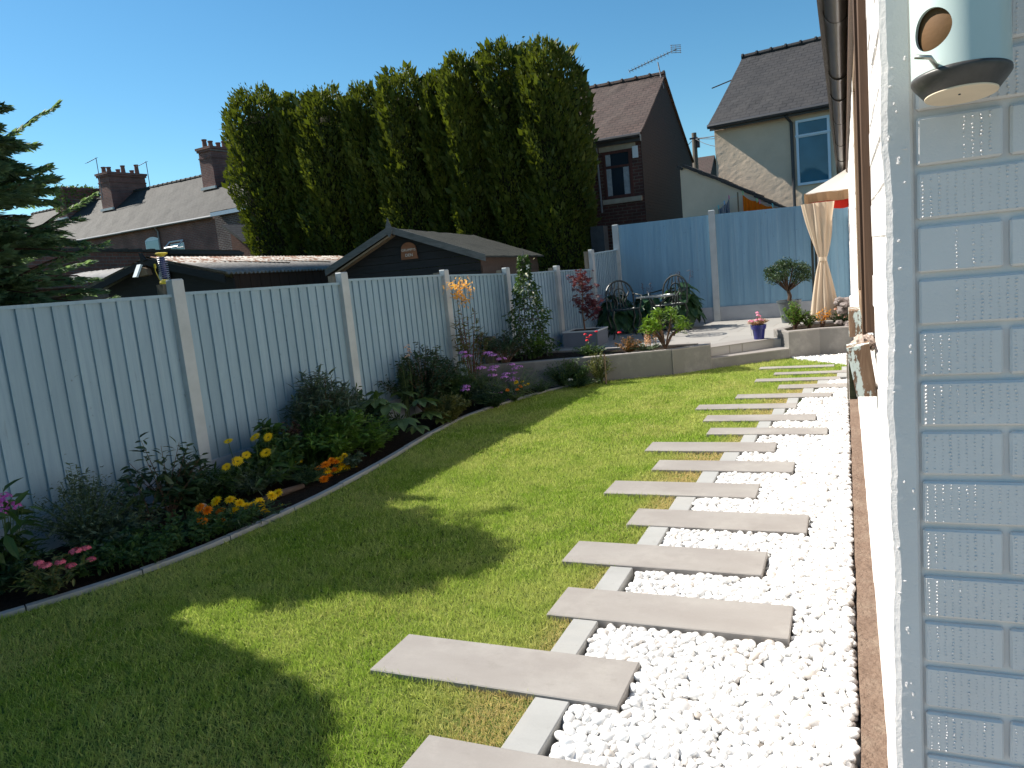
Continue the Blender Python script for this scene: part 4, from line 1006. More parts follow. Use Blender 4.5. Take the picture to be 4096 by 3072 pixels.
for nm, lab, s0, s1, kk in secs:
    t = thing(nm, lab, 'house', T((s0 + s1) / 2, 4, 0), 'houses of the brick terrace')
    ez, rz = 6.08, 9.1; nf = -.35 if kk == 'A' else 0
    mb = MB(); fbox(mb, T0, TU, TN, s0 + .002, s1 - .002, nf, 8, 0, ez); P = [T(s0 + .002, .1, ez), T(s0 + .002, 7.9, ez), T(s0 + .002, 4, rz - .1)]; prism(mb, P, tuple(TU * (s1 - s0 - .004)) + (0,)); mb.build('wall', M_TB2 if kk == 'A' else M_TB, t)
    ny_ = 10; mb = MB()
    e0 = (nf - .22, ez - .02 + (.12 if kk == 'A' else 0))
    for (n0, z0, n1, z1) in ((e0[0], e0[1], 4, rz), (8.2, ez, 4, rz)):
        V = []; nx_ = 14
        for i in range(nx_ + 1):
            for j in range(ny_ + 1):
                s = s0 + (s1 - s0) * i / nx_; f = j / ny_; sag = -.06 * math.sin(math.pi * f) + rng.normal(0, .012) * (0 < i < nx_)
                V.append(T(s, n0 + (n1 - n0) * f, z0 + (z1 - z0) * f + sag))
        F = [[i * (ny_ + 1) + j, (i + 1) * (ny_ + 1) + j, (i + 1) * (ny_ + 1) + j + 1, i * (ny_ + 1) + j + 1] for i in range(nx_) for j in range(ny_)]
        mb.add(V, F)
    fbox(mb, T0, TU, TN, s0, s1, e0[0] - .0, e0[0] + .05, e0[1] - .07, e0[1] - .004)
    rf = mb.build('roof', M_TROOF, t); 
    mb = MB(); s = s0
    while s < s1 - .1: 
        tube(mb, [T(s, 4, rz), T(min(s + .44, s1), 4, rz)], .10, 8); tube(mb, [T(s, 4, rz), T(s + .05, 4, rz)], .125, 8); s += .45
    mb.build('ridge_tiles', plain('ridge_tile_clay', (.13, .10, .09), .8, .2) if kk == 'A' else M_TROOF, t)
    if kk == 'A':
        mb = MB(); fbox(mb, T0, TU, TN, s0, s1, nf - .24, nf - .19, ez - .13, ez + .06); mb.build('fascia', plain('pale_fascia_paint', (.42, .5, .6), .5, .05), t)
        chimney(t, -6.0, -5.2, 2.4, 4.9, 7.4, 10.1, 4)
    else:
        mb = MB(); tube(mb, [T(s0, e0[0] - .05, ez - .07), T(s1, e0[0] - .05, ez - .06)], .065, 8); mb.build('gutter', M_DPIPE, t)
    if kk == 'B':
        chimney(t, 2.34, 3.40, 2.4, 4.9, 7.5, 10.25, 5)
        window_t(t, 6.0, 4.75, 4.2, 5.35); window_t(t, 3.85, 2.7, 4.1, 4.95, False, True)
        for s in (4.68, -.40):
            mb = MB(); tube(mb, [T(s, -.25, 6.0), T(s, -.06, 5.75), T(s, -.06, 3.2)], .045, 8); mb.build('downpipe', M_DPIPE, t)
        mb = MB(); fbox(mb, T0, TU, TN, -.62, -.30, -.34, -.02, 5.86, 6.12); mb.build('corbel', M_POT, t)
    if kk == 'C':
        chimney(t, 11.95, 13.1, 2.4, 4.95, 7.5, 10.25, 6)
        for s, n_, h_ in ((12.6, 2.2, 11.2), (10.3, 4.0, 10.75)):
            mb = MB(); tube(mb, [T(s, n_, 8.6), T(s, n_, h_)], .025, 5); tube(mb, [T(s + .7, n_ - .2, h_ - .25), T(s, n_, h_ - .05)], .018, 4)
            for q in np.linspace(0, 1, 6): tube(mb, [T(s + .7 * q, n_ - .2 * q - .14, h_ - .05 - .2 * q - .05), T(s + .7 * q, n_ - .2 * q + .14, h_ - .05 - .2 * q + .05)], .012, 3)
            mb.build('aerial', M_DPIPE, t)
    if kk == 'D':
        chimney(t, 17.0, 18.0, 2.4, 4.9, 7.5, 10.0, 0)
        window_t(t, 16.8, 15.7, 4.2, 5.2, False)
# ivy on the left chimney
M_IVY = leafmat('ivy_leaf', (.05, .10, .015), (.12, .20, .03), .2)
n = 2600; p = np.array([T(s, q, z) for s, q, z in zip(rng.uniform(16.8, 18.2, n), rng.uniform(2.2, 5.1, n), rng.uniform(8.4, 10.15, n))]); dd = rdirs(n)
mb = MB(); scatter(mb, SPRAY, SPRAYF, p, dd, rdirs(n), rng.uniform(.1, .2, n), rng.uniform(.08, .16, n)); tag(mb.build('ivy', M_IVY, origin=T(17.5, 3.6, 9)), 'ivy mass smothering the leftmost terrace chimney', 'ivy')
# orange brick lean-to at the end of the terrace
t = thing('brick_outbuilding', 'orange-brown rendered lean-to with sloping tiled roof below the terrace, left of the tall hedge', 'outbuilding', (-24.3, 27, 0))
mb = MB(); prism(mb, [(-25.3, 26.9, 0), (-21.6, 26.5, 0), (-21.6, 26.5, 2.3), (-25.2, 26.88, 4.75)], (.4, 3.8, 0)); mb.build('wall', brickmat('orange_brick', 173, (.17, .07, .045), (.13, .055, .04), (.14, .08, .06), .27, .09, .008), t)
mb = MB(); slab3(mb, (-25.5, 26.75, 4.96), (-21.3, 26.3, 2.12), (-20.9, 30.5, 2.12), (-25.1, 30.9, 4.96), .1); mb.build('roof', brickmat('lean_to_tiles', 84, (.11, .095, .085), (.08, .07, .062), (.03, .026, .024), .3, .16, .014, zs=1.5), t)

# ================================================================ THE TWO HOUSES BEYOND THE FAR FENCE
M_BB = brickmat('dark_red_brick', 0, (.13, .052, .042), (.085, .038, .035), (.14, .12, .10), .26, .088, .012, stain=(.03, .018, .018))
M_BG = brickmat('shaded_gable_brick', 90, (.018, .009, .010), (.013, .008, .009), (.011, .007, .008), .26, .088, .01, stain=(.012, .008, .009))  # house brick painted darker for the gable side turned from the sun
M_BR = brickmat('brown_plain_tiles', 0, (.095, .062, .053), (.073, .049, .043), (.034, .025, .022), .22, .11, .012, zs=1.2, stain=(.072, .055, .047), bump=.7)
t = thing('brick_house', 'dark brick house with brown tiled roof and dark gable right of the tall hedge', 'house', (-8.0, 24.7, 0))
Yb, Yr, Ym = 21.0, 28.7, 24.55; Xg = -4.955
mb = MB(); box(mb, -12.0, Xg - .012, Yb, Yr, 0, 4.98); mb.build('wall', M_BB, t)
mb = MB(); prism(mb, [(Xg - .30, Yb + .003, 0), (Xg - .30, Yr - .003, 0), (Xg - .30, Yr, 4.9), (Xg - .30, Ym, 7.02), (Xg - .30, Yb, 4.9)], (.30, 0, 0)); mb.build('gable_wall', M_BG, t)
mb = MB()
nx_, ny_ = 26, 10
for (y0, z0, y1, z1) in ((Yb - .22, 4.96, Ym, 7.16), (Yr + .1, 4.93, Ym, 7.16)):
    V = []
    for i in range(nx_ + 1):
        for j in range(ny_ + 1):
            x = -12.2 + (Xg + .06 + 12.2) * i / nx_; f = j / ny_; V.append((x, y0 + (y1 - y0) * f, z0 + (z1 - z0) * f + rng.normal(0, .008) - .03 * math.sin(math.pi * f)))
    F = [[i * (ny_ + 1) + j, (i + 1) * (ny_ + 1) + j, (i + 1) * (ny_ + 1) + j + 1, i * (ny_ + 1) + j + 1] for i in range(nx_) for j in range(ny_)]; k0 = len(V)
    V += [(x, y, z - .05) for x, y, z in V]; F += [[k0 + q for q in f[::-1]] for f in F]
    e = nx_ * (ny_ + 1); F += [[e + j, k0 + e + j, k0 + e + j + 1, e + j + 1] for j in range(ny_)]; F += [[(i) * (ny_ + 1), k0 + i * (ny_ + 1), k0 + (i + 1) * (ny_ + 1), (i + 1) * (ny_ + 1)] for i in range(nx_)]
    mb.add(V, F)
mb.build('roof', M_BR, t)
mb = MB(); x = -12.0
while x < Xg: tube(mb, [(x, Ym, 7.16), (min(x + .43, Xg + .06), Ym, 7.16)], .09, 8); tube(mb, [(x, Ym, 7.165), (x + .05, Ym, 7.165)], .115, 8); x += .44
mb.build('ridge_tiles', M_BR, t)
mb = MB(); box(mb, -12.0, Xg + .02, Yb - .16, Yb - .005, 4.76, 4.93); tube(mb, [(-12, Yb - .26, 4.90), (Xg + .05, Yb - .26, 4.90)], .06, 8); mb.build('gutter', M_DGUT, t)
mb = MB(); box(mb, -6.14, -5.11, Yb - .03, Yb - .002, 4.62, 4.80); mb.build('lintel', plain('stone_lintel', (.34, .31, .25), .8, .12), t)
mb = MB(); box(mb, -6.12, -5.02, Yb - .08, Yb - .002, 3.20, 3.33); mb.build('sill', plain('stone_sill', (.34, .31, .25), .8, .12), t)
mb = MB()
for a in ((-6.05, -5.97, 3.335, 4.615), (-5.32, -5.24, 3.335, 4.615), (-5.97, -5.32, 3.335, 3.42), (-5.97, -5.32, 4.54, 4.615), (-5.97, -5.32, 4.16, 4.22)): box(mb, a[0] + .001, a[1] - .001, Yb - .05, Yb - .001, a[2] + .001, a[3] - .001)
mb.build('window_frame', timber('red_brown_frame', (.085, .035, .03), 'z'), t)
mb = MB(); box(mb, -5.965, -5.325, Yb - .02, Yb - .004, 3.42, 4.54); mb.build('pane', glassmat('brick_house_glass', (.012, .018, .026)), t)
mb = MB(); box(mb, -5.965, -5.83, Yb - .028, Yb - .021, 3.425, 4.15); box(mb, -5.49, -5.33, Yb - .028, Yb - .021, 3.425, 4.15); box(mb, -5.965, -5.83, Yb - .028, Yb - .021, 4.23, 4.53); mb.build('curtain', plain('pale_net_curtain', (.30, .33, .36), .9, .2, 12), t)
mb = MB(); box(mb, -5.20, -5.05, Yb - .04, Yb - .002, 4.35, 4.66); mb.build('alarm_box', plain('white_alarm_box', (.65, .7, .76), .5, .04), t)
mb = MB(); tube(mb, [(-6.2, Yb - .05, 4.9), (-6.17, Yb - .05, 3.0)], .03, 6); mb.build('downpipe', M_DPIPE, t)
# lower wall pieces visible over the corner panel
mb = MB(); box(mb, -5.95, -5.6, 19.0, 19.4, 0, 2.55); tag(mb.build('gate_pier', plain('dark_grey_pier', (.06, .06, .065), .8, .2), origin=(-5.8, 19.2, 0)), 'dark pier beside the hedge behind the corner of the blue fences', 'pier')
# aerial on the gable
t2 = thing('tv_aerial', 'long television aerial on a pole at the ridge end of the brown roof', 'aerial', (Xg - .05, Ym, 7.1))
mb = MB(); tube(mb, [(Xg + .03, Ym - .25, 6.7), (Xg - .12, Ym - .1, 7.52)], .02, 6); mb.build('mast', M_DPIPE, t2)
mb = MB(); A_ = np.array((Xg - 1.0, Ym - .2, 7.40)); B_ = np.array((Xg + .48, Ym, 7.82)); tube(mb, [A_, B_], .013, 5)
for q in np.linspace(0, .8, 13): c = A_ + (B_ - A_) * q; tube(mb, [c + (0, -.12, .03), c + (0, .12, -.03)], .006, 4); tube(mb, [c + (.02, -.0, .05), c - (.02, 0, .05)], .006, 4)
mb.build('boom', M_DPIPE, t2)
mb = MB()
for k_ in range(5): tube(mb, [B_ + (-.18 + 0, -.15, .10 - k_ * .055), B_ + (.08, .15, .13 - k_ * .055)], .009, 4)
for k_ in range(3): tube(mb, [B_ + (-.16 + k_ * .11, -.12 + .12 * k_, .12), B_ + (-.16 + k_ * .11, -.12 + .12 * k_, -.12)], .007, 4)
mb.build('reflector', M_DPIPE, t2)
# cream house, wall turned a little so that the sun grazes it
HA = -9.0; HU = np.array(dirs(HA)); HN = np.array([-HU[1], HU[0]]); H0 = np.array([-3.30, 23.0])
def Hp(s, n, z): p = H0 + HU * s + HN * n; return (p[0], p[1], z)
def creammat():
    k = N('rough_cream_render'); a = k.noise(2.2, 6, .65); col = k.ramp(a, [(.3, (.60, .47, .35)), (.7, (.68, .54, .41))])
    h = k.math('ADD', k.noise(3.5, 5, .6), k.math('MULTIPLY', k.noise(30, 4), .25)); return k.done(k.bsdf(col, .9, k.bump(h, .3, .03), spec=.15))
M_CREAM = creammat()
M_SLATE = brickmat('dark_slates', HA, (.038, .037, .039), (.028, .028, .031), (.013, .013, .015), .24, .12, .012, zs=1.25, stain=(.048, .045, .045), bump=.7)
t = thing('rendered_house', 'cream rendered house with dark slate roof and white window at the upper right', 'house', Hp(2, 3, 0))
# wall front as a gently uneven sheet
V = []; nx_, nz_ = 60, 60
mb = MB(); fbox(mb, H0, HU, HN, 0, 7.5, .06, 7.0, 0, 5.15)
for i in range(nx_ + 1):
    for j in range(nz_ + 1):
        s = 7.5 * i / nx_; z = 5.15 * j / nz_
        V.append(Hp(s, .006 * math.sin(s * 2.3 + 1.2 * math.sin(z * 2.1)) + .004 * math.sin(z * 5.1 + s * 3.7) + rng.normal(0, .001), z))
mb.add(V, [[i * (nz_ + 1) + j, (i + 1) * (nz_ + 1) + j, (i + 1) * (nz_ + 1) + j + 1, i * (nz_ + 1) + j + 1] for i in range(nx_) for j in range(nz_)])
V = [Hp(0, 0, 0), Hp(0, .07, 0), Hp(0, .07, 5.15), Hp(0, 0, 5.15)]; mb.add(V, [[0, 1, 2, 3]]); mb.build('wall', M_CREAM, t)
mb = MB(); ZE, ZR = 5.16, 7.62
for (n0, z0, n1, z1) in ((-.34, ZE, 3.5, ZR), (7.3, ZE, 3.5, ZR)):
    V = []; nx_, ny_ = 24, 10
    for i in range(nx_ + 1):
        for j in range(ny_ + 1):
            f = j / ny_; s = -.06 + 7.6 * i / nx_ + (.0 if i else .0); V.append(Hp(s, n0 + (n1 - n0) * f, z0 + (z1 - z0) * f + rng.normal(0, .007) - .03 * math.sin(math.pi * f)))
    F = [[i * (ny_ + 1) + j, (i + 1) * (ny_ + 1) + j, (i + 1) * (ny_ + 1) + j + 1, i * (ny_ + 1) + j + 1] for i in range(nx_) for j in range(ny_)]; k0 = len(V)
    V += [(x, y, z - .05) for x, y, z in V]; F += [[k0 + q for q in f[::-1]] for f in F]; F += [[j, j + 1, k0 + j + 1, k0 + j] for j in range(ny_)]; F += [[i * (ny_ + 1), k0 + i * (ny_ + 1), k0 + (i + 1) * (ny_ + 1), (i + 1) * (ny_ + 1)] for i in range(nx_)]
    mb.add(V, F)
mb.build('roof', M_SLATE, t)
mb = MB(); s = -.06
while s < 7: tube(mb, [Hp(s, 3.5, ZR + .01), Hp(s + .43, 3.5, ZR + .01)], .09, 8); tube(mb, [Hp(s, 3.5, ZR + .015), Hp(s + .05, 3.5, ZR + .015)], .115, 8); s += .44
mb.build('ridge_tiles', M_SLATE, t)
mb = MB(); prism(mb, [Hp(0, .03, 5.151), Hp(0, 6.9, 5.151), Hp(0, 3.5, ZR - .1)], tuple(HU * .06) + (0,)); mb.build('gable_wall', M_CREAM, t)
mb = MB(); fbox(mb, H0, HU, HN, -.05, 7.5, -.26, -.22, 4.99, 5.14); fbox(mb, H0, HU, HN, -.05, 7.5, -.22, -.01, 5.02, 5.06); tube(mb, [Hp(-.08, -.34, 5.10), Hp(7.5, -.34, 5.10)], .062, 8); mb.build('gutter', M_DGUT, t)
def hs(px, py):     # photo point -> (s, z) on the cream wall
    r = ray(px, py); tt = (HN @ H0) / (HN @ r[:2]); return (float((r[:2] * tt - H0) @ HU), float(CH + r[2] * tt))
sp, _ = hs(1712, 300)
mb = MB(); tube(mb, [Hp(sp - .1, -.30, 5.02), Hp(sp, -.08, 4.85), Hp(sp + .0, -.07, 0)], .042, 8); mb.build('downpipe', M_DGUT, t)
s0, z1 = hs(1719, 264); s1, z0 = hs(1797, 390); z1 += .03; z0 -= .02
mb = MB(); fw = .065
zt_ = z1 - .42
for a in ((s0, s0 + fw, z0, z1), (s1 - fw, s1, z0, z1), (s0 + fw, s1 - fw, z0, z0 + fw), (s0 + fw, s1 - fw, z1 - fw, z1), (s0 + fw, s1 - fw, zt_ - .04, zt_ + .04)): fbox(mb, H0, HU, HN, a[0] + .0005, a[1] - .0005, -.06, -.0, a[2] + .0005, a[3] - .0005)
fbox(mb, H0, HU, HN, s0 - .02, s1 + .02, -.085, -.0605, zt_ - .01, zt_ + .035)
fr_ = mb.build('window_frame', plain('blue_white_upvc', (.60, .70, .80), .35, .03, bump=0), t)
mb = MB(); fbox(mb, H0, HU, HN, s0 + fw, s1 - fw, -.035, -.028, z0 + fw, z1 - fw); mb.build('pane', glassmat('blue_house_glass', (.02, .075, .12), .03), t)
t.scale = (.895, .895, .895); t.location = (-.766, 22.957, .168)      # house scaled about the camera position, so smaller and nearer than first drawn
# low lean-to wing of the cream house
t = thing('rendered_outbuilding', 'cream lean-to wing with dark sloping coping tiles in front of the cream house', 'outbuilding', (-3.0, 22.3, 0))
WA = (-4.07, 21.6)
pr = [(0, 3.98), (.10, 4.02), (.98, 3.56), (1.88, 3.04), (2.5, 2.66)]
wu = np.array(dirs(-4)); 
def Wp(s, n, z): return (WA[0] + wu[0] * s - wu[1] * n, WA[1] + wu[1] * s + wu[0] * n, z)
mb = MB(); prism(mb, [Wp(0, 0, 0)] + [Wp(2.5, 0, 0)] + [Wp(s, 0, z) for s, z in pr[::-1]], (0.05, 1.15, 0)); mb.build('wall', M_CREAM, t)
mb = MB()
for i in range(22):
    s = .0 + i * .118; z = np.interp(s, [0, .1, .98, 1.88, 2.6], [4.0, 4.03, 3.57, 3.05, 2.6]); q = rng.normal(0, .006)
    P = [Wp(s - .05, -.07 + q, z + .05 + q), Wp(s + .10, -.07 + q, z - .03 + q), Wp(s + .10, 1.25, z - .03 + q), Wp(s - .05, 1.25, z + .05 + q)]; slab3(mb, *P, .07, attr=random.random())
mb.build('coping_tiles', plain('dark_mossy_tiles', (.05, .042, .038), .9, .35, 20, .6), t)
t.scale = (.895, .895, .895); t.location = (-2.685, 19.96, .168)  # wing gets the same camera-centred scaling, location baked in
# far gable between the houses, pole and wires
t = thing('distant_house', 'small distant house with brown roof and dark gable seen between the two near houses', 'house', (-8, 48, 0))
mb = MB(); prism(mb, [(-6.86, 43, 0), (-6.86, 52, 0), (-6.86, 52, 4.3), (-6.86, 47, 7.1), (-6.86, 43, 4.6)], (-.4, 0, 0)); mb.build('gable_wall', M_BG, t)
mb = MB(); box(mb, -14, -7.27, 43.1, 51.9, 0, 4.4); mb.build('wall', M_BB, t)
mb = MB(); slab3(mb, (-14, 42.8, 4.55), (-6.8, 42.8, 4.55), (-6.8, 47, 7.22), (-14, 47, 7.22), .12); slab3(mb, (-14, 52.2, 4.2), (-6.8, 52.2, 4.2), (-6.8, 47, 7.22), (-14, 47, 7.22), .12); mb.build('roof', M_BR, t)
t = thing('utility_pole', 'wooden telegraph pole with wires between the brick house and the cream house', 'pole', (-5.05, 30, 0))
mb = MB(); tube(mb, [(-5.05, 30, 0), (-5.05, 30, 6.1)], [.13, .09], 10); mb.build('pole', M_POSTRAW, t)
mb = MB(); box(mb, -4.96, -4.86, 29.93, 30.07, 5.55, 5.85); box(mb, -5.2, -4.9, 29.86, 29.9, 5.86, 5.92); mb.build('fitting', M_DGUT, t)
for (x1, y1, z1) in ((-2.6, 27.5, 5.85), (-2.4, 27.0, 5.5), (-3.2, 26.6, 5.0), (-7.5, 34, 5.4), (-7.6, 33, 5.1), (-2.9, 26.9, 5.72)):
    P = [np.array((-5.05, 30, 5.9)) * (1 - q) + np.array((x1, y1, z1)) * q - np.array((0, 0, .15 * math.sin(math.pi * q))) for q in np.linspace(0, 1, 8)]
    mb = MB(); tube(mb, P, .011, 4); mb.build('wire', M_DGUT, t)
mb = MB(); a_ = Hp(-.8, 2.6, 6.72); b_ = Hp(.3, 2.9, 7.0); tube(mb, [a_, b_], .02, 5)
for q in np.linspace(0, 1, 9): c = np.array(a_) * (1 - q) + np.array(b_) * q; tube(mb, [c - (0, .1, .02), c + (0, .1, .02)], .009, 3)
ae = tag(mb.build('tv_aerial', M_DGUT, origin=a_), 'thin aerial boom sticking out left of the dark slate roof', 'aerial'); ae.scale = (.895, .895, .895); ae.location = (a_[0] * .895, a_[1] * .895, .168 + a_[2] * .895)  # aerial scaled about the camera along with the cream house
# washing line
t = thing('washing_line', 'washing line on a thin post behind the tall blue fence', 'washing line', (-2.27, 19, 0))
mb = MB(); tube(mb, [(-2.27, 19, 0), (-2.27, 19, 2.95)], .018, 6); mb.build('post', M_FRAMEY, t)
mb = MB(); tube(mb, [(-3.0, 19, 2.55), (-2.46, 19, 2.84), (-2.16, 19, 2.89), (-1.8, 19.0, 2.68), (-1.2, 19, 2.42)], .005, 4); mb.build('line', M_LEAD, t)
def cloth(pts, drop, name, lab, mat, cat):
    nx_ = 40; nz_ = 8; V = []
    px = np.array(pts); ts = np.linspace(0, 1, nx_); X = np.interp(ts, np.linspace(0, 1, len(px)), px[:, 0]); Z = np.interp(ts, np.linspace(0, 1, len(px)), px[:, 1])
    sag = .05 * np.abs(np.sin(ts * math.pi * (len(px) - 1)))
    for i in range(nx_):
        for j in range(nz_ + 1):
            f = j / nz_; V.append((X[i] + .02 * math.sin(i * 1.3) * f, 19 + .035 * math.sin(i * .9 + 2 * f) * (.4 + f), Z[i] - sag[i] * (1 - .3 * f) - drop * f))
    mb = MB(); mb.add(V, [[i * (nz_ + 1) + j, (i + 1) * (nz_ + 1) + j, (i + 1) * (nz_ + 1) + j + 1, i * (nz_ + 1) + j + 1] for i in range(nx_ - 1) for j in range(nz_)])
    o = mb.build(name, mat, smooth=True, origin=(X[0], 19, Z[0])); tag(o, lab, cat); return o
def clothmat(name, c, c2=None, st=0):
    k = N(name); col = c
    if c2: 
        wv = k.n('TexWave', Scale=st, Distortion=1.5); k.set(wv.inputs['Vector'], k.pos()); col = k.ramp(wv.outputs['Fac'], [(.42, c), (.56, c2)])
    b = k.bsdf(col, .8, spec=.1); tr = k.n('BsdfTranslucent', Color=col); mx = k.n('MixShader'); mx.inputs[0].default_value = .35; k.set(mx.inputs[1], b); k.set(mx.inputs[2], tr); return k.done(mx)
cloth([(-2.16, 2.88), (-1.83, 2.69), (-1.50, 2.53)], .8, 'orange_cloth', 'bright orange cloth pegged on the washing line above the far fence', clothmat('orange_cotton', (.75, .16, .01)), 'laundry')
cloth([(-2.73, 2.64), (-2.60, 2.72), (-2.47, 2.83)], .6, 'patterned_cloth', 'dark blue and white patterned cloth on the washing line above the far fence', clothmat('patterned_cotton', (.08, .09, .16), (.5, .5, .55), 9), 'laundry')
PEGC = {'pink': (.6, .2, .3), 'green': (.3, .5, .25), 'teal': (.2, .5, .5), 'blue': (.25, .4, .6)}
for i, (x, z, cn, on) in enumerate([(-2.47, 2.86, 'pink', 'patterned cloth, top corner'), (-2.58, 2.75, 'blue', 'patterned cloth, middle'), (-2.72, 2.66, 'teal', 'patterned cloth, low end'), (-2.15, 2.92, 'green', 'orange cloth, top corner'), (-1.84, 2.71, 'green', 'orange cloth, middle'), (-1.78, 2.67, 'pink', 'orange cloth, beside the middle peg'), (-1.50, 2.55, 'teal', 'orange cloth, low end')]):
    mb = MB(); box(mb, x - .014, x + .014, 18.975, 19.025, z - .05, z + .035); box(mb, x - .02, x - .001, 18.985, 19.015, z + .036, z + .05)
    tag(mb.build('clothes_peg', plain('peg_' + cn, PEGC[cn], .5, .05), origin=(x, 19, z)), f'{cn} clothes peg on the {on}', 'clothes peg', 'pegs on the washing line')

# ================================================================ TREES
M_LEY = leafmat('conifer_hedge_foliage', (.045, .060, .007), (.085, .108, .011), .28, .6, (.17, .18, .022))
M_LEY2 = leafmat('dark_conifer_foliage', (.08, .14, .085), (.16, .24, .13), .45, .6, (.19, .26, .12))
M_CORE = plain('crown_shade_fill', (.022, .022, .012), .95, .4, 12, .5, spec=.05)  # near-black colour stands for the shade deep in the crown
M_BARK = timber('brown_bark', (.07, .045, .03), 'z', .9)
def column_tree(x, y, ztop, rx, ry, lab, n, lean=0, seed=0, zlo=.6, mat=None, group='tall hedge trees', tip=.0):
    r_ = np.random.default_rng(seed + 40)
    t = thing('conifer_tree', lab, 'tree', (x, y, 0), group)
    mb = MB(); tube(mb, [(x, y, -.1), (x + .02, y, ztop * .5), (x + lean * .8, y, ztop * .85)], [.16, .12, .05], 8); mb.build('trunk', M_BARK, t)
    prof = lambda f: np.interp(f, [0, .1, .5, .8, .93, .98, 1], [.80, .9, 1.0, .97, .86, .6, .35])
    # lumpy crown surface
    f = r_.random(n) ** .85; a = r_.uniform(0, 2 * math.pi, n)
    ph = r_.uniform(0, 6, 6)
    lump = 1 + .09 * np.sin(a * 3 + ph[0] + f * 4) + .08 * np.sin(a * 5 + f * 13 + ph[1]) + .07 * np.sin(f * 27 + ph[2] + a * 3) + .05 * np.sin(a * 11 + f * 41)
    depth = r_.random(n) ** 1.6 * .22
    R = prof(f) * lump * (1 - depth); z = zlo + (ztop - zlo) * f
    z = z + (f > .86) * (.10 * np.sin(a * 4 + ph[3]) + r_.normal(0, .06, n)) 
    top = f > .955
    R = np.where(top, prof(.95) * r_.random(n) ** .5, R); z = np.where(top, ztop - .30 * R ** 2 * ztop / 7 + .16 * np.sin(a * 3 + R * 5 + ph[5]) + .08 * np.sin(a * 7 + R * 9) + r_.normal(0, .08, n), z)
    cx = x + lean * f; px = cx + rx * R * np.cos(a); py = y + ry * R * np.sin(a)
    D = np.stack([np.cos(a) * .75, np.sin(a) * .75, np.full(n, .75) + f * .5], 1) + r_.normal(0, .38, (n, 3))
    L = r_.uniform(.055, .125, n); L = np.where((r_.random(n) < .08) & (f > .3), L * r_.uniform(1.5, 2.8, n), L)
    mb = MB(); scatter(mb, SPRAY, SPRAYF, np.stack([px, py, z], 1), D, r_.normal(0, 1, (n, 3)), L, L * r_.uniform(.35, .6, n), attr=np.clip(r_.normal(.4, .25, n) + .25 * np.sin(a * 2 + f * 9 + ph[4]) , 0, 1))
    mb.build('crown', mat or M_LEY, t)
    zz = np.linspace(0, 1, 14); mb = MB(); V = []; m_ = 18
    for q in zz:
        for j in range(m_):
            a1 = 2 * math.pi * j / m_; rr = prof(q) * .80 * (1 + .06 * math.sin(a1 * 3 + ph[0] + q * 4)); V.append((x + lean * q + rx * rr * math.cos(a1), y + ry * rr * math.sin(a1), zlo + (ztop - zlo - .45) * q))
    mb.add(V, [[i * m_ + j, i * m_ + (j + 1) % m_, (i + 1) * m_ + (j + 1) % m_, (i + 1) * m_ + j] for i in range(13) for j in range(m_)] + [[13 * m_ + j for j in range(m_)]]); mb.build('dark_crown_core', M_CORE, t, smooth=True)  # opaque dark core added so gaps in the crown read as shade
    return t
HY = 18.9
def hx(px, py): p = atY(px, py, HY); return p[0], p[2]
for i, (pl, pr_, pt_, lab, lean) in enumerate([(506, 618, 193, 'leftmost column conifer of the tall hedge, sunlit on its left side', 0), (612, 690, 205, 'thin ragged-topped conifer second from the left in the tall hedge', .1), (672, 775, 192, 'loose dark conifer third from the left in the tall hedge', 0), (762, 842, 182, 'narrow conifer fourth from the left in the tall hedge with yellow left edge', 0),
        (836, 938, 152, 'broad flat-topped conifer in the middle of the tall hedge', 0), (930, 996, 152, 'short conifer tucked between the middle and taller hedge columns', 0), (986, 1066, 120, 'tall narrow conifer third from the right in the hedge', 0), (1052, 1160, 88, 'tallest conifer second from the right in the hedge', 0), (1140, 1262, 92, 'rightmost conifer of the tall hedge beside the brown roof', 0)]):
    xa, _ = hx(pl, 330); xb, _ = hx(pr_, 330); _, zt = hx((pl + pr_) / 2, pt_ + 20)
    x0 = (xa + xb) / 2
    if i == 0: x0 += .8; lean = -.60
    column_tree(x0, HY + .25 * (i % 2), zt, (xb - xa) / 2 * 1.1, 1.15, lab, 38000, lean, i)
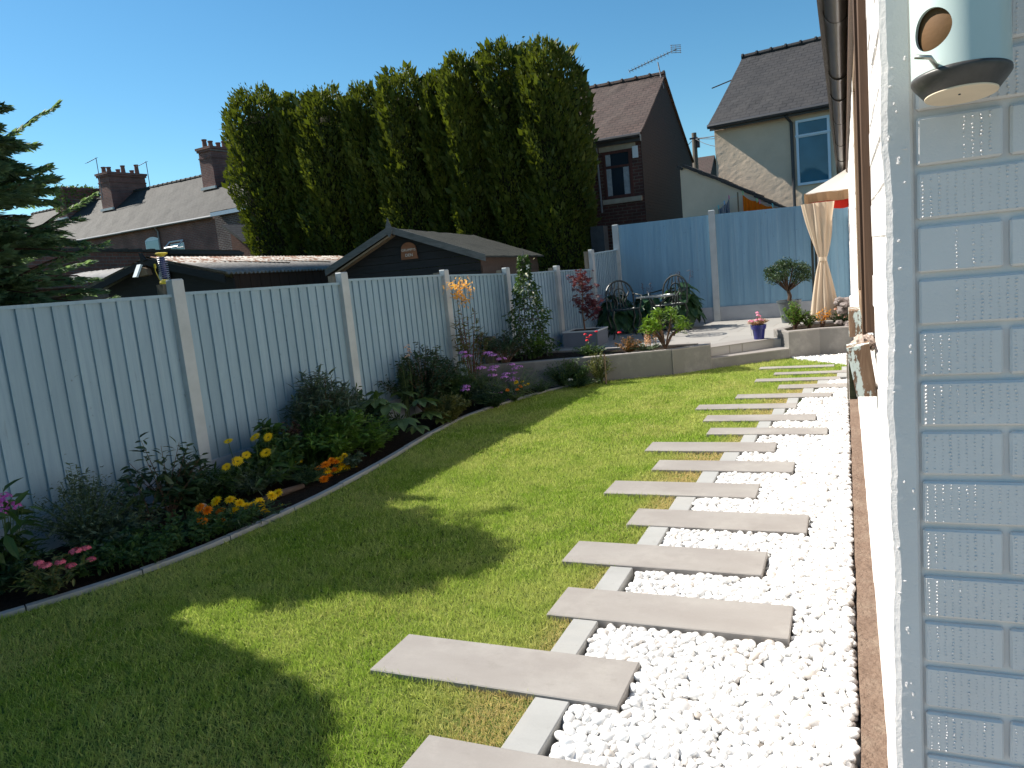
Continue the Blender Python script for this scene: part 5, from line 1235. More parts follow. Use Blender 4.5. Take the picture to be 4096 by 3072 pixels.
# the feathery conifer at the left edge
CX_, CY_ = -6.55, 3.76
t = thing('conifer_tree', 'feathery dark green conifer behind the fence at the left edge of the photo', 'tree', (CX_, CY_, 0), None)
mb = MB(); tube(mb, [(CX_, CY_, -.1), (CX_ + .02, CY_, 2.6), (CX_ + .05, CY_ + .05, 3.75)], [.15, .1, .03], 8); mb.build('trunk', M_BARK, t)
r_ = np.random.default_rng(5); mbt = MB(); mbf = MB()
PP = []; DD = []; LL = []; AA = []; NNn = []
for b in range(620):
    f = r_.random() ** .9; z0 = .8 + 2.95 * f; a = r_.uniform(0, 2 * math.pi); Rr = (1.08 * (1 - f) ** .6 + .24) * r_.uniform(.7, 1.12)
    up = r_.uniform(.15, .65)
    if b == 0: z0, a, Rr, up = 2.5, rad(58), 1.05, 1.05
    if b == 1: z0, a, Rr, up = 1.75, rad(60), 1.2, .95
    if b > 1 and z0 < 2.2 and Rr * math.cos(a) > .95: Rr = .95 / math.cos(a)
    k_ = 12; ts = np.linspace(0, 1, k_); P = np.stack([CX_ + Rr * ts * math.cos(a), CY_ + Rr * ts * math.sin(a), z0 + Rr * up * ts - .22 * Rr * ts ** 2 + .0 * ts], 1)
    P[:, :2] += r_.normal(0, .02, (k_, 2)); tube(mbt, P, np.linspace(.018, .004, k_), 4, cap=False)
    m_ = 560 if b > 1 else 420; q = r_.random(m_) ** .7; base = np.stack([np.interp(q, ts, P[:, i]) for i in range(3)], 1)
    tan = P[-1] - P[0]; tan /= np.linalg.norm(tan); side = np.cross(tan, (0, 0, 1)); side /= np.linalg.norm(side)
    sg_ = r_.choice([-1, 1], m_)
    w_ = .26 * (1 - q * .75) * r_.uniform(.3, 1, m_) * (1 if b > 1 else .45)
    dirs_ = tan[None] * r_.uniform(.5, 1.0, (m_, 1)) + side[None] * (sg_ * r_.uniform(.2, 1, m_))[:, None] + np.array([0, 0, -1.0])[None] * r_.uniform(-.15, .5, (m_, 1))
    base = base + side[None] * (sg_ * w_)[:, None] + np.array([0, 0, -1.0])[None] * (w_ * .35)[:, None]
    PP.append(base); DD.append(dirs_); LL.append(r_.uniform(.035, .085, m_)); AA.append(np.clip(r_.normal(.4, .22, m_) + r_.normal(0, .15), 0, 1))
PP = np.concatenate(PP); DD = np.concatenate(DD); LL = np.concatenate(LL); AA = np.concatenate(AA)
mbt.build('branches', M_BARK, t); scatter(mbf, SPRAY, SPRAYF, PP, DD, rdirs(len(PP)) + np.array([0, 0, 1.2]), LL, LL * .36, attr=AA); mbf.build('crown', M_LEY2, t)
# a round tree beyond the fence outside the frame; its shadow lies on the lawn
def round_tree(x, y, zc, r, lab, n, seed):
    rr = np.random.default_rng(seed); t = thing('garden_tree', lab, 'tree', (x, y, 0))
    mb = MB(); tube(mb, [(x, y, -.1), (x, y + .05, zc * .6), (x + .1, y, zc)], [.14, .1, .04], 8)
    for k_ in range(9):
        a = rr.uniform(0, 6.28); tube(mb, [(x, y, zc * .6), (x + r * .6 * math.cos(a), y + r * .6 * math.sin(a), zc + rr.uniform(-.3, .6) * r)], [.04, .012], 5)
    mb.build('trunk', M_BARK, t)
    v = rr.normal(0, 1, (n, 3)); v /= np.linalg.norm(v, axis=1, keepdims=True); ph = rr.uniform(0, 6, 4)
    lump = 1 + .12 * np.sin(v[:, 0] * 5 + ph[0]) * np.sin(v[:, 1] * 5 + ph[1]) + .1 * np.sin(v[:, 2] * 7 + ph[2])
    p = v * (r * lump * rr.random(n) ** .22)[:, None] * np.array([1, 1, 1.05]) + np.array([x, y, zc])
    mb = MB(); scatter(mb, LEAF, LEAFF, p, v + rr.normal(0, .5, (n, 3)), rr.normal(0, 1, (n, 3)), rr.uniform(.07, .12, n), rr.uniform(.05, .08, n), attr=rr.random(n)); mb.build('crown', M_LEY2, t)
round_tree(-7.5, 1.05, 3.4, 1.42, 'round leafy tree beyond the fence just outside the left edge of the photo', 60000, 3)

# ================================================================ PLANTS
GRN = leafmat('mid_green_leaf', (.025, .055, .012), (.055, .105, .022), .28)
DKG = leafmat('deep_green_leaf', (.016, .036, .014), (.036, .07, .024), .22)
GRY = leafmat('grey_green_leaf', (.045, .07, .045), (.085, .12, .07), .2)
LIM = leafmat('fresh_green_leaf', (.05, .10, .012), (.10, .18, .025), .35)
OLV = leafmat('olive_leaf', (.07, .075, .02), (.13, .13, .035), .25)
RED = leafmat('dark_red_maple_leaf', (.05, .012, .018), (.11, .022, .03), .3)
BRZ = leafmat('bronze_stem_leaf', (.04, .018, .015), (.07, .03, .022), .2)
GLS = leafmat('glossy_bright_leaf', (.07, .13, .015), (.15, .25, .03), .25, .28)
ORL = leafmat('orange_maple_tip', (.55, .20, .05), (.75, .42, .09), .4)
MSTEM = leafmat('green_stem', (.05, .08, .02), (.08, .12, .03), .05)
MWOOD = timber('brown_stem_bark', (.12, .07, .045), 'z', .85)
YEL = leafmat('yellow_petal', (.70, .42, .0), (.85, .58, .005), .3)
ORG = leafmat('orange_petal', (.65, .16, .0), (.85, .28, .005), .3)
PUR = leafmat('lilac_petal', (.45, .14, .50), (.62, .26, .68), .3)
PNK = leafmat('rose_pink_petal', (.55, .08, .14), (.75, .17, .24), .3)
MAG = leafmat('magenta_petal', (.45, .06, .35), (.62, .12, .48), .3)
REDF = leafmat('scarlet_petal', (.6, .01, .03), (.8, .03, .06), .3)
PCH = leafmat('peach_flower', (.55, .32, .22), (.72, .45, .35), .3)
SUR = np.array([0, 0, 1.0])
def tri_sort(v): return v
def stems(mb, base, tips, r0=.006, r1=.0025, n=4, bow=.15):
    for q in tips:
        b = np.array(base) + np.append(rng.normal(0, .012, 2), 0); q = np.array(q); m = (b + q) / 2; m[:2] = b[:2] + (q[:2] - b[:2]) * (.35 + rng.normal(0, bow * .3)); tube(mb, [b, m, q], [r0, (r0 + r1) / 2, r1], n, cap=False)
def bush(name, lab, base, h, r, mat, leafL=.06, leafW=.4, nstem=14, per=26, shape='dome', T_=(LEAF, LEAFF), stemmat=None, droop=.1, group=None, cat='plant', lo=.1, ry=None, spread=.05, up=.5):
    t = thing(name, lab, cat, tuple(base), group); ry = ry or r
    tips = []
    for i in range(nstem):
        a = rng.uniform(0, 2 * math.pi); q = math.sqrt(rng.random())
        if shape == 'dome': z = h * (1 - .45 * q * q) * rng.uniform(.78, 1)
        elif shape == 'spike': q *= .55; z = h * (1 - .5 * q) * rng.uniform(.7, 1)
        elif shape == 'mat': z = h * rng.uniform(.6, 1)
        else: z = h * rng.uniform(.6, 1)
        tips.append((base[0] + r * q * math.cos(a), base[1] + ry * q * math.sin(a), base[2] + z))
    mb = MB(); stems(mb, base, tips, .004 + .004 * h, .0018) if shape != 'mat' else [stems(mb, (q[0] * .7 + base[0] * .3, q[1] * .7 + base[1] * .3, base[2]), [q], .002, .001) for q in tips]
    mb.build('stems', stemmat or MSTEM, t)
    P = []; D = []; Lf = []
    B = np.array(base)
    for q in tips:
        q = np.array(q); f = lo + (1 - lo) * rng.random(per) ** .7; b = B if shape != 'mat' else np.array((q[0] * .7 + base[0] * .3, q[1] * .7 + base[1] * .3, base[2]))
        m = b + (q - b) * np.array([.35, .35, .5]); c = ((1 - f) ** 2)[:, None] * b + (2 * f * (1 - f))[:, None] * m + (f ** 2)[:, None] * q
        c += rng.normal(0, spread * r, (per, 3)) * np.array([1, 1, .6])
        d = rng.normal(0, 1, (per, 3)); d[:, 2] = up * np.abs(d[:, 2]) + rng.normal(-droop, .3, per); out = c - B; out[:, 2] = 0
        d += out / (np.linalg.norm(out, axis=1, keepdims=True) + .02) * .6; P.append(c); D.append(d); Lf.append(leafL * rng.uniform(.65, 1.35, per) * (1.1 - .35 * f))
    P = np.concatenate(P); D = np.concatenate(D); Lf = np.concatenate(Lf); P[:, 2] = np.maximum(P[:, 2], base[2] + .015)
    mb = MB(); scatter(mb, T_[0], T_[1], P, D, rng.normal(0, .45, P.shape) + SUR, Lf, Lf * leafW, attr=np.clip(rng.normal(.45, .25, len(P)), 0, 1)); mb.build('leaves', mat, t)
    return t
def petals(mb, c, r, rings, n_axis=(0, 0, 1), attr=None, width=.5):
    # rings: (count, elevation degrees, length factor, start radius factor)
    ax = np.array(n_axis, float); ax /= np.linalg.norm(ax); e1 = np.cross(ax, (1, .2, .1)); e1 /= np.linalg.norm(e1); e2 = np.cross(ax, e1)
    for cnt, el, lf, st in rings:
        a = np.linspace(0, 2 * math.pi, cnt, endpoint=False) + rng.uniform(0, 1); rad_ = np.cos(a)[:, None] * e1 + np.sin(a)[:, None] * e2
        D = rad_ * math.cos(rad(el)) + ax * math.sin(rad(el)); Nn = -rad_ * math.sin(rad(el)) + ax * math.cos(rad(el))
        L = r * lf * rng.uniform(.88, 1.1, cnt)
        scatter(mb, LEAF, LEAFF, np.array(c) + rad_ * r * st, D, Nn, L, L * width, attr=np.clip(rng.normal(.5 if attr is None else attr, .2, cnt), 0, 1))
MARI = [(12, 5, .9, .12), (12, 28, .85, .10), (11, 50, .7, .08), (9, 70, .55, .05), (6, 86, .4, .02)]
GERB = [(20, 8, .85, .18), (18, 18, .75, .15), (10, 55, .2, .08), (8, 70, .15, .02)]
def cluster(mb, c, r, flat=.4, n=26, fl=.012):
    v = rdirs(n); v[:, 2] = np.abs(v[:, 2]); P = np.array(c) + v * r * np.array([1, 1, flat])
    for p_, v_ in zip(P, v): petals(mb, p_, fl, [(5, 15, 1, 0)], v_ + (0, 0, .3), width=.7)
def flowers(t, base, heads, mat, kind_, r=.03, stem=True):
    for i, (x, y, z) in enumerate(heads):
        if stem:
            mb = MB(); bx_, by_ = base[0] + (x - base[0]) * .25, base[1] + (y - base[1]) * .25; tube(mb, [(bx_, by_, base[2]), (x - (x - bx_) * .15, y - (y - by_) * .15, z * .6), (x, y, z - .003)], [.003, .0026, .0022], 5, cap=False); mb.build('flower_stem', MSTEM, t)
        m = mat[i % len(mat)] if isinstance(mat, list) else mat
        mb = MB(); rr = r * rng.uniform(.85, 1.15)
        if kind_ == 'mari': petals(mb, (x, y, z), rr, MARI, (rng.normal(.25, .25), rng.normal(-.35, .25), 1))
        elif kind_ == 'gerb': petals(mb, (x, y, z), rr, GERB, (rng.normal(.3, .35), rng.normal(-.5, .35), 1.0), width=.32)
        elif kind_ == 'flat': cluster(mb, (x, y, z), rr, .35, 34, .0125)
        elif kind_ == 'ball': cluster(mb, (x, y, z), rr, .9, 34, .012)
        mb.build('flower', m, t)
def XB(px, py, X): return atX(px, py, X)       # where a sight line meets the bed strip x = X
# big-leaved pink phlox at the left edge
p = XB(3, 1090, -4.72); b = (p[0], p[1] - .02, 0)
t = bush('phlox_plant', 'tall magenta-flowered plant with drooping broad leaves at the left edge of the flower bed', b, .62, .26, GRN, .17, .36, 9, 11, 'x', droop=.5)
flowers(t, b, [(p[0] + dx, p[1] + dy, p[2] + dz) for dx, dy, dz in ((0, 0, 0), (.05, .04, -.03), (-.04, .05, .02), (.03, -.03, -.05))], MAG, 'ball', .042)
b = G(30, 1275); bush('leafy_plant', 'dark fine-leaved plant on the bed at the far left edge beside the pink flowers', (b[0] - .05, b[1] - .05, 0), .34, .32, DKG, .07, .35, 30, 26, 'dome')
# rose pink verbena
b = (G(140, 1285)[0] - .1, G(140, 1285)[1], 0); t = bush('pink_flower_plant', 'low plant with rose pink flower heads at the front of the flower bed', b, .24, .22, OLV, .05, .4, 26, 18, 'dome')
flowers(t, b, [XB(px, py, b[0] + .02) for px, py in ((130, 1214), (153, 1222), (196, 1208), (185, 1184), (163, 1190), (84, 1216), (98, 1222))], PNK, 'flat', .03, False)
# hazy grey green sedum bush with spikes
p = XB(165, 1010, -4.82); b = (p[0], p[1], 0); t = bush('feathery_bush', 'hazy grey-green bush with upright spikes against the nearest fence panel', b, .55, .38, GRY, .032, .5, 60, 60, 'dome', spread=.12)
mb = MB(); mbs_ = MB()
for px, py in ((150, 1000), (164, 1003), (185, 1018), (143, 1015), (175, 1030), (205, 1045), (130, 1050), (220, 1050)):
    q = np.array(XB(px, py, -4.80)); bb = np.array((b[0] + (q[0] - b[0]) * .3, b[1] + (q[1] - b[1]) * .6, .1)); tube(mbs_, [bb, q], [.003, .0015], 4, cap=False)
    f = rng.uniform(.45, 1, 46); c = bb + (q - bb) * f[:, None]; d = rdirs(46); d[:, 2] = np.abs(d[:, 2]) * .5; scatter(mb, LEAF, LEAFF, c, d, rdirs(46) + SUR, .036, .014)
mb.build('spike_leaves', GRY, t); mbs_.build('spike_stems', MSTEM, t)
# ground cover (mint) front
for px, py, X, hh, rr, lab in ((300, 1175, -4.28, .16, .34, 'low mint-like ground cover near the edging, left of the yellow marigolds'), (400, 1150, -4.18, .17, .32, 'low leafy ground cover directly below the orange marigolds'), (480, 1125, -4.12, .13, .25, 'low leafy ground cover beside the edging below the yellow marigolds'), (235, 1210, -4.36, .15, .28, 'low leafy ground cover right of the pink flowers')):
    g = XB(px, py, X); bush('ground_cover_plant', lab, (g[0], g[1], 0), hh, rr, GRN, .045, .5, 60, 16, 'mat')
# tall pointed-leaf shrub by the first post
p = XB(350, 930, -4.72)
bush('leafy_shrub', 'tall open shrub with pointed dark leaves in front of the nearest white post', (p[0], p[1] - .05, 0), p[2], .30, DKG, .105, .40, 17, 20, 'dome', stemmat=MWOOD, lo=.25, ry=.34)
p = XB(300, 975, -4.66)
bush('leafy_shrub', 'lower left companion shrub with broad dark leaves by the nearest post', (p[0], p[1], 0), .52, .24, DKG, .11, .45, 8, 16, 'dome', stemmat=MWOOD, lo=.3)
g = XB(470, 1040, -4.75); bush('fern_plant', 'small fern-like plant at the foot of the nearest white post', (g[0], g[1], 0), .28, .25, GRN, .12, .18, 24, 10, 'dome', droop=.3)
g = XB(540, 1045, -4.55); bush('fern_plant', 'feathery low foliage behind the yellow marigolds', (g[0], g[1], 0), .26, .3, GRY, .07, .2, 40, 16, 'dome')
# marigolds in front
b = (-4.16, 3.98, 0); mar = [(433, 1100), (448, 1106), (476, 1107), (477, 1128), (437, 1128), (468, 1086), (497, 1083), (505, 1108), (517, 1090), (531, 1097), (544, 1095), (560, 1088), (563, 1098), (572, 1110), (587, 1074), (600, 1069), (609, 1100)]
t = bush('marigold_plant', 'clump of yellow and orange marigolds at the front of the bed near the edging', (-4.16, 4.05, 0), .09, .42, DKG, .05, .35, 46, 20, 'dome')
hd = [XB(px, py - 3, -4.10) for px, py in mar]
flowers(t, (-4.16, 4.05, 0), hd[:5], ORG, 'mari', .043, True); flowers(t, (-4.16, 4.1, 0), hd[5:], YEL, 'mari', .043, True)
# weathered log on the soil
mb = MB(); q0, q1 = G(602, 1082), G(745, 1078); q0 = (-4.30, q0[1] - .15, .0); q1 = (-4.22, q0[1] + .55, .0); tube(mb, [q0, ((q0[0] + q1[0]) / 2, (q0[1] + q1[1]) / 2 , .01), q1], [.025, .03, .022], 9); tag(mb.build('weathered_log', timber('pale_weathered_log', (.09, .065, .05), 'y', .9), origin=q0, smooth=True), 'pale weathered log lying on the soil behind the yellow marigolds', 'log')
# gerberas
p = XB(560, 950, -4.55); b = (p[0], p[1] - .05, 0)
t = bush('gerbera_plant', 'tall yellow daisy-like flowers on bare stems between the nearest post and the orange marigolds', b, .30, .32, GRN, .16, .32, 30, 7, 'dome', lo=.5)
flowers(t, b, [XB(px, py, -4.5) for px, py in ((551, 944), (579, 944), (574, 978), (513, 996), (493, 953), (489, 1008), (623, 974), (643, 998), (532, 983))], YEL, 'gerb', .046)
p = XB(575, 868, -4.72); bush('climbing_shrub', 'upright broad-leaved plant behind the yellow daisies against the second panel', (p[0], p[1], 0), p[2], .17, GRN, .12, .5, 8, 24, 'spike', lo=.25)
p = XB(622, 888, -4.7); bush('dark_red_plant', 'narrow dark red-leaved plant left of the bright green bush', (p[0], p[1], 0), p[2], .17, BRZ, .05, .4, 26, 40, 'spike', lo=.2)
for px, py, X, rr, m, L_, lab in ((705, 850, -4.7, .34, GRN, .07, 'mid-green leafy mass behind the bright green bush below the grey shrub'), (650, 905, -4.72, .26, DKG, .06, 'dark foliage between the dark red plant and the arching grass'), (800, 880, -4.6, .3, DKG, .07, 'dark foliage filling the gap left of the big palmate leaves'), (955, 800, -4.72, .34, GRN, .06, 'green leafy mass behind the big palmate leaves'), (590, 925, -4.6, .22, GRN, .08, 'broad green leaves right of the yellow daisies'), (395, 1010, -4.75, .22, DKG, .07, 'low dark foliage behind the tall pointed-leaf shrub'), (250, 1110, -4.62, .28, GRY, .05, 'soft grey-green foliage right of the feathery bush')):
    p = XB(px, py, X); bush('leafy_clump', lab, (p[0], p[1], 0), max(.25, p[2]), rr, m, L_, .42, 50, 40, 'dome', ry=rr * 1.25)
# orange marigolds behind
t = bush('marigold_plant', 'round clump of mixed orange and yellow marigolds below the bright green bush', (-4.25, 5.0, 0), .16, .24, DKG, .05, .3, 34, 16, 'dome')
mo = [((690, 1012), 1), ((703, 1004), 1), ((725, 998), 1), ((711, 1029), 1), ((724, 1042), 1), ((728, 1035), 1), ((707, 1017), 0), ((733, 994), 0), ((740, 992), 0), ((738, 1004), 0), ((750, 1007), 0), ((720, 1016), 1), ((731, 1016), 0), ((699, 1036), 1), ((768, 1014), 0), ((744, 985), 0), ((716, 995), 1)]
flowers(t, (-4.25, 5.0, 0), [XB(px, py, -4.18) for (px, py), o_ in mo if o_], ORG, 'mari', .043); flowers(t, (-4.25, 5.0, 0), [XB(px, py, -4.18) for (px, py), o_ in mo if not o_], YEL, 'mari', .043)
# grassy clump, bright bush, greyish shrub, climber
g = XB(680, 900, -4.6); t = thing('grass_clump', 'arching long-bladed grass clump left of the bright green bush', 'plant', (g[0], g[1], 0)); n = 520
a = rng.uniform(0, 6.28, n); tl = rng.uniform(.05, .9, n); D = np.stack([np.cos(a) * np.sin(tl), np.sin(a) * np.sin(tl), np.cos(tl)], 1); mb = MB()
AR = [(0, .5, 0), (0, -.5, 0), (.35, .45, -.02), (.35, -.45, -.02), (.7, .3, -.13), (.7, -.3, -.13), (1, 0, -.34)]; ARF = [(0, 1, 3, 2), (2, 3, 5, 4), (4, 5, 6)]
scatter(mb, AR, ARF, np.stack([g[0] + rng.normal(0, .06, n), g[1] + rng.normal(0, .10, n), np.zeros(n)], 1), D, D * 0 + np.array([0, 0, 1.0]) + rng.normal(0, .1, (n, 3)), rng.uniform(.3, .62, n), .009); mb.build('blades', GRN, t)
p = XB(672, 803, -4.78); bush('grey_shrub', 'greyish narrow-leaved shrub against the second fence panel', (p[0], p[1] + .1, 0), p[2] + .05, .40, GRY, .11, .24, 50, 50, 'dome', lo=.4, stemmat=MWOOD, ry=.42)
p = XB(742, 800, -4.8); bush('climbing_shrub', 'leafy shoot leaning beside the second white post', (p[0], p[1], 0), p[2], .2, GRN, .07, .5, 12, 30, 'spike', lo=.3, stemmat=MWOOD, ry=.3)
p = XB(745, 905, -4.42)
t = bush('bright_green_bush', 'bright green spreading bush with pale leaf tips in the middle of the bed', (p[0], p[1] - .1, 0), .5, .42, LIM, .085, .38, 60, 30, 'dome', lo=.2, ry=.62)
p = XB(800, 930, -4.25); bush('bright_green_bush', 'lower green foliage spilling right of the bright green bush', (p[0], p[1], 0), .3, .26, LIM, .07, .4, 34, 22, 'dome', ry=.4)
g = XB(745, 985, -4.12); bush('small_plant', 'small leafy plant near the edging right of the orange marigolds', (g[0], g[1] + .1, 0), .16, .14, GRY, .06, .35, 18, 12, 'dome')
# big palmate leaves
p = XB(880, 862, -4.42); t = thing('big_leaf_plant', 'plant with large pale green palmate leaves over the edging curve', 'plant', (p[0] - .15, p[1], 0)); mb = MB(); ms = MB()
for (px, py, X, L_) in ((842, 872, -4.45, .30), (905, 862, -4.35, .30), (868, 905, -4.22, .27), (925, 890, -4.25, .26), (812, 862, -4.6, .26), (870, 848, -4.6, .28), (948, 905, -4.2, .2), (900, 920, -4.12, .2)):
    c = np.array(XB(px, py, X)); bb = np.array((p[0] - .15, p[1], .02)); out = c - bb; out[2] = 0; out /= np.linalg.norm(out) + 1e-6; tube(ms, [bb, (bb + c) / 2 + (0, 0, .06), c], [.007, .005, .004], 5, cap=False)
    for k_ in range(7):
        an = rad(-110 + 36 * k_); dx = out * math.cos(an) + np.cross(SUR, out) * math.sin(an); Lk = L_ * (1 - .13 * abs(k_ - 3)) 
        BIG = [(0, .03, 0), (0, -.03, 0), (.35, .5, .03), (.35, 0, -.01), (.35, -.5, .03), (.7, .46, -.03), (.7, 0, -.08), (.7, -.46, -.03), (1, 0, -.2)]
        BF = [(0, 3, 2), (0, 1, 3), (1, 4, 3), (2, 3, 6, 5), (3, 4, 7, 6), (5, 6, 8), (6, 7, 8)]
        scatter(mb, BIG, BF, [c], [dx + (0, 0, -.12)], [SUR + rng.normal(0, .1, 3)], Lk, Lk * .42)
mb.build('leaves', leafmat('pale_big_leaf', (.08, .12, .035), (.12, .17, .05), .3), t); ms.build('stalks', MSTEM, t)
p = XB(800, 838, -4.72); bush('leafy_shrub', 'broad-leaved green plant below the second fence post', (p[0], p[1], 0), .5, .3, GRN, .15, .5, 12, 12, 'dome', lo=.4)
# pinnate shrub with pale pink plume, mass behind
p = XB(905, 745, -4.72); t = bush('leafy_shrub', 'tall shrub with small divided leaves in front of the third fence panel', (p[0], p[1], 0), p[2] + .05, .46, DKG, .065, .4, 70, 66, 'dome', lo=.3, stemmat=MWOOD, ry=.75)
q = XB(862, 738, -4.72); bush('spiky_dark_shrub', 'dark bristly shoot with a pinkish plume at the left of the tall divided-leaf shrub', (q[0], q[1], 0), q[2], .13, DKG, .06, .3, 12, 44, 'spike', lo=.35)
q = XB(880, 747, -4.6); t = thing('flower_plume', 'small pale pink plume of flowers above the dark shrub', 'flower', (q[0], q[1], q[2] - .1)); mb = MB()
for k_ in range(7): cluster(mb, (q[0] + rng.normal(0, .015), q[1] + rng.normal(0, .02), q[2] - k_ * .022), .018, 1, 7, .012)
mb.build('florets', PCH, t); mb = MB(); tube(mb, [(q[0], q[1], 0), (q[0], q[1], q[2] - .1)], .003, 5); mb.build('flower_stem', MSTEM, t)
for px, py, X, rr, m, L_, lab in ((985, 790, -4.5, .38, GRN, .05, 'soft green mass of small leaves left of the lilac flowers'), (1030, 800, -4.3, .3, GRY, .04, 'grey-green foliage under the lilac flower heads'), (965, 850, -4.15, .24, OLV, .06, 'olive-tinted leafy clump near the edging'), (1065, 835, -3.95, .25, DKG, .04, 'dark foliage below the lilac flowers at the bed edge')):
    p = XB(px, py, X); bush('leafy_clump', lab, (p[0], p[1], 0), p[2], rr, m, L_, .4, 70, 44, 'dome', ry=rr * 1.5)
p = XB(1000, 612, -4.62); b = (p[0], p[1], 0)
t = bush('orange_tipped_shrub', 'tall slender shrub with orange-yellow tips in front of the third white post', b, p[2] - .14, .24, OLV, .10, .28, 13, 30, 'dome', lo=.35, stemmat=timber('reddish_stems', (.16, .07, .06), 'z'), ry=.28, spread=.09)
mb = MB(); nn_ = 150
for px, py, k_ in ((993, 628, 30), (985, 618, 26), (1000, 612, 30), (1012, 622, 22), (990, 640, 40), (1003, 648, 30), (968, 616, 18), (1014, 644, 14)):
    mb = MB(); q = np.array(XB(px, py, -4.62)); c = q + rng.normal(0, .035, (k_, 3)); scatter(mb, LEAF, LEAFF, c, rdirs(k_) + (0, 0, -.1), rdirs(k_) + SUR, .06, .02); mb.build('orange_tip', ORL, t)
# grey post stump and dark spreading shrub
mb = MB(); bbox(mb, -4.78, -4.64, 9.75, 9.90, .2, .72, .01); tag(mb.build('timber_block', M_POSTRAW, origin=(-4.7, 9.8, .3)), 'short weathered grey block behind the lilac flowers', 'timber block')
p = XB(1085, 712, -4.45); bush('spreading_shrub', 'dark green tiered shrub spreading sideways behind the lilac flowers', (p[0], p[1], .3), p[2] - .3, .42, DKG, .07, .35, 34, 40, 'x', lo=.55, stemmat=MWOOD, up=.1, ry=.6)
# cone obelisk with climber
p = XB(1150, 560, -4.35); bx_, by_ = p[0], 10.5; t = thing('climber_cone', 'tall dark wire cone covered in a white-flowering climber at the planter end', 'plant support', (bx_, by_, .31)); mb = MB(); top = 1.84 
for k_ in range(8):
    a = 2 * math.pi * k_ / 8; tube(mb, [(bx_ + .25 * math.cos(a), by_ + .25 * math.sin(a), .31), (bx_ + .01 * math.cos(a), by_ + .01 * math.sin(a), top)], .007, 5)
for k_ in range(9):
    z = .4 + k_ * .16; rr_ = .25 * (1 - (z - .31) / (top - .31)); tube(mb, [(bx_ + rr_ * math.cos(a), by_ + rr_ * math.sin(a), z) for a in np.linspace(0, 2 * math.pi, 15)], .005, 4)
tube(mb, [(bx_, by_, top), (bx_, by_, top + .1)], [.01, .003], 5); mb.build('wire_frame', plain('dark_wire', (.06, .06, .06), .5, .2), t)
n = 2600; f = rng.random(n); a = rng.uniform(0, 6.28, n); rr_ = (.27 * (1 - f) + .035) * rng.uniform(.7, 1.25, n) * (1 + .25 * np.sin(f * 21) + .3 * (np.abs(f - .5) < .09)); P = np.stack([bx_ + rr_ * np.cos(a), by_ + rr_ * np.sin(a), .35 + f * (top - .36)], 1)
D = np.stack([np.cos(a), np.sin(a), np.full(n, -.4)], 1) + rng.normal(0, .5, (n, 3)); mb = MB(); scatter(mb, LEAF, LEAFF, P, D, rng.normal(0, .6, (n, 3)) + SUR, rng.uniform(.035, .07, n), rng.uniform(.022, .04, n)); mb.build('leaves', GRN, t)
mb = MB(); n = 34; f = rng.uniform(.35, .97, n); P = np.stack([bx_ + .06 + rng.normal(0, .05, n), by_ - .08 + rng.normal(0, .04, n), .35 + f * (top - .36)], 1)
for q in P: petals(mb, q, .022, [(5, 20, 1, 0)], rng.normal(0, 1, 3) + (0, -1, .5), width=.75)
mb.build('white_flowers', leafmat('cream_white_petal', (.7, .68, .6), (.85, .84, .76), .2), t)
p = XB(1165, 685, -4.1); bush('pale_leaf_shoot', 'pale lime shoots low on the front of the climber cone', (bx_ + .12, by_ - .2, .31), .42, .2, LIM, .07, .35, 14, 26, 'dome', lo=.5)
p = (bx_ + .05, by_ - .12, .31); bush('dark_base_shrub', 'dark twiggy foliage around the foot of the climber cone', (bx_ + .1, by_ - .1, .31), .3, .34, DKG, .05, .3, 40, 22, 'dome')
# red maple in its box
b = (-4.1, 12.35, .5); t = thing('red_maple', 'slender dark red maple in the grey box planter against the blue fence', 'tree', b); mb = MB(); P = []; tipsr = []
tube(mb, [b, (b[0] - .02, b[1], .8), (b[0] + .01, b[1], 1.15), (b[0], b[1], 1.55)], [.016, .012, .008, .004], 6)
for k_ in range(24):
    z = rng.uniform(.72, 1.62); a = rng.uniform(0, 6.28); l_ = rng.uniform(.12, .40) * (1 if z < 1.4 else .5); q = (b[0] + l_ * math.cos(a), b[1] + l_ * math.sin(a), z + l_ * rng.uniform(-.05, .35)); tube(mb, [(b[0], b[1], z - .08), q], [.006, .002], 4); tipsr.append(q)
mb.build('branches', MWOOD, t); mb = MB(); P = []
for q in tipsr:
    k_ = 13; f = rng.uniform(.35, 1.08, k_)[:, None]; c = np.array((b[0], b[1], q[2] - .08)) * (1 - f) + np.array(q) * f + rng.normal(0, .035, (k_, 3)); P.append(c)
P = np.concatenate(P); scatter(mb, FIVE, FIVEF, P, rdirs(len(P)) + (0, 0, -.5), rdirs(len(P)) * .6 + SUR, rng.uniform(.05, .085, len(P)), rng.uniform(.05, .085, len(P))); mb.build('leaves', RED, t)
# lilac achillea
b = (-3.85, 8.6, 0); t = bush('lilac_flower_plant', 'plant with many flat lilac flower heads at the far end of the flower bed', b, .42, .36, GRY, .05, .3, 44, 20, 'dome', ry=.9)
ach = [(1039, 795), (1062, 800), (1068, 793), (1064, 811), (1104, 788), (1113, 797), (1120, 793), (1111, 806), (1093, 808), (1090, 815), (1106, 817), (1103, 822), (1120, 841), (1066, 858), (1064, 869), (1070, 862), (1076, 848), (1068, 880), (1097, 865), (1115, 850), (1054, 763), (1065, 768), (1083, 776), (1000, 762), (1010, 770), (1006, 835), (1004, 842), (1118, 820)]
flowers(t, (-4.0, 8.6, 0), [XB(px, py, -3.95 + rng.uniform(-.12, .1) if px > 1030 else -4.25) for px, py in ach], PUR, 'flat', .056)
t = bush('marigold_plant', 'small marigold clump at the far end of the bed among lilac flowers', (-3.72, 9.15, 0), .2, .22, DKG, .045, .35, 26, 14, 'dome')
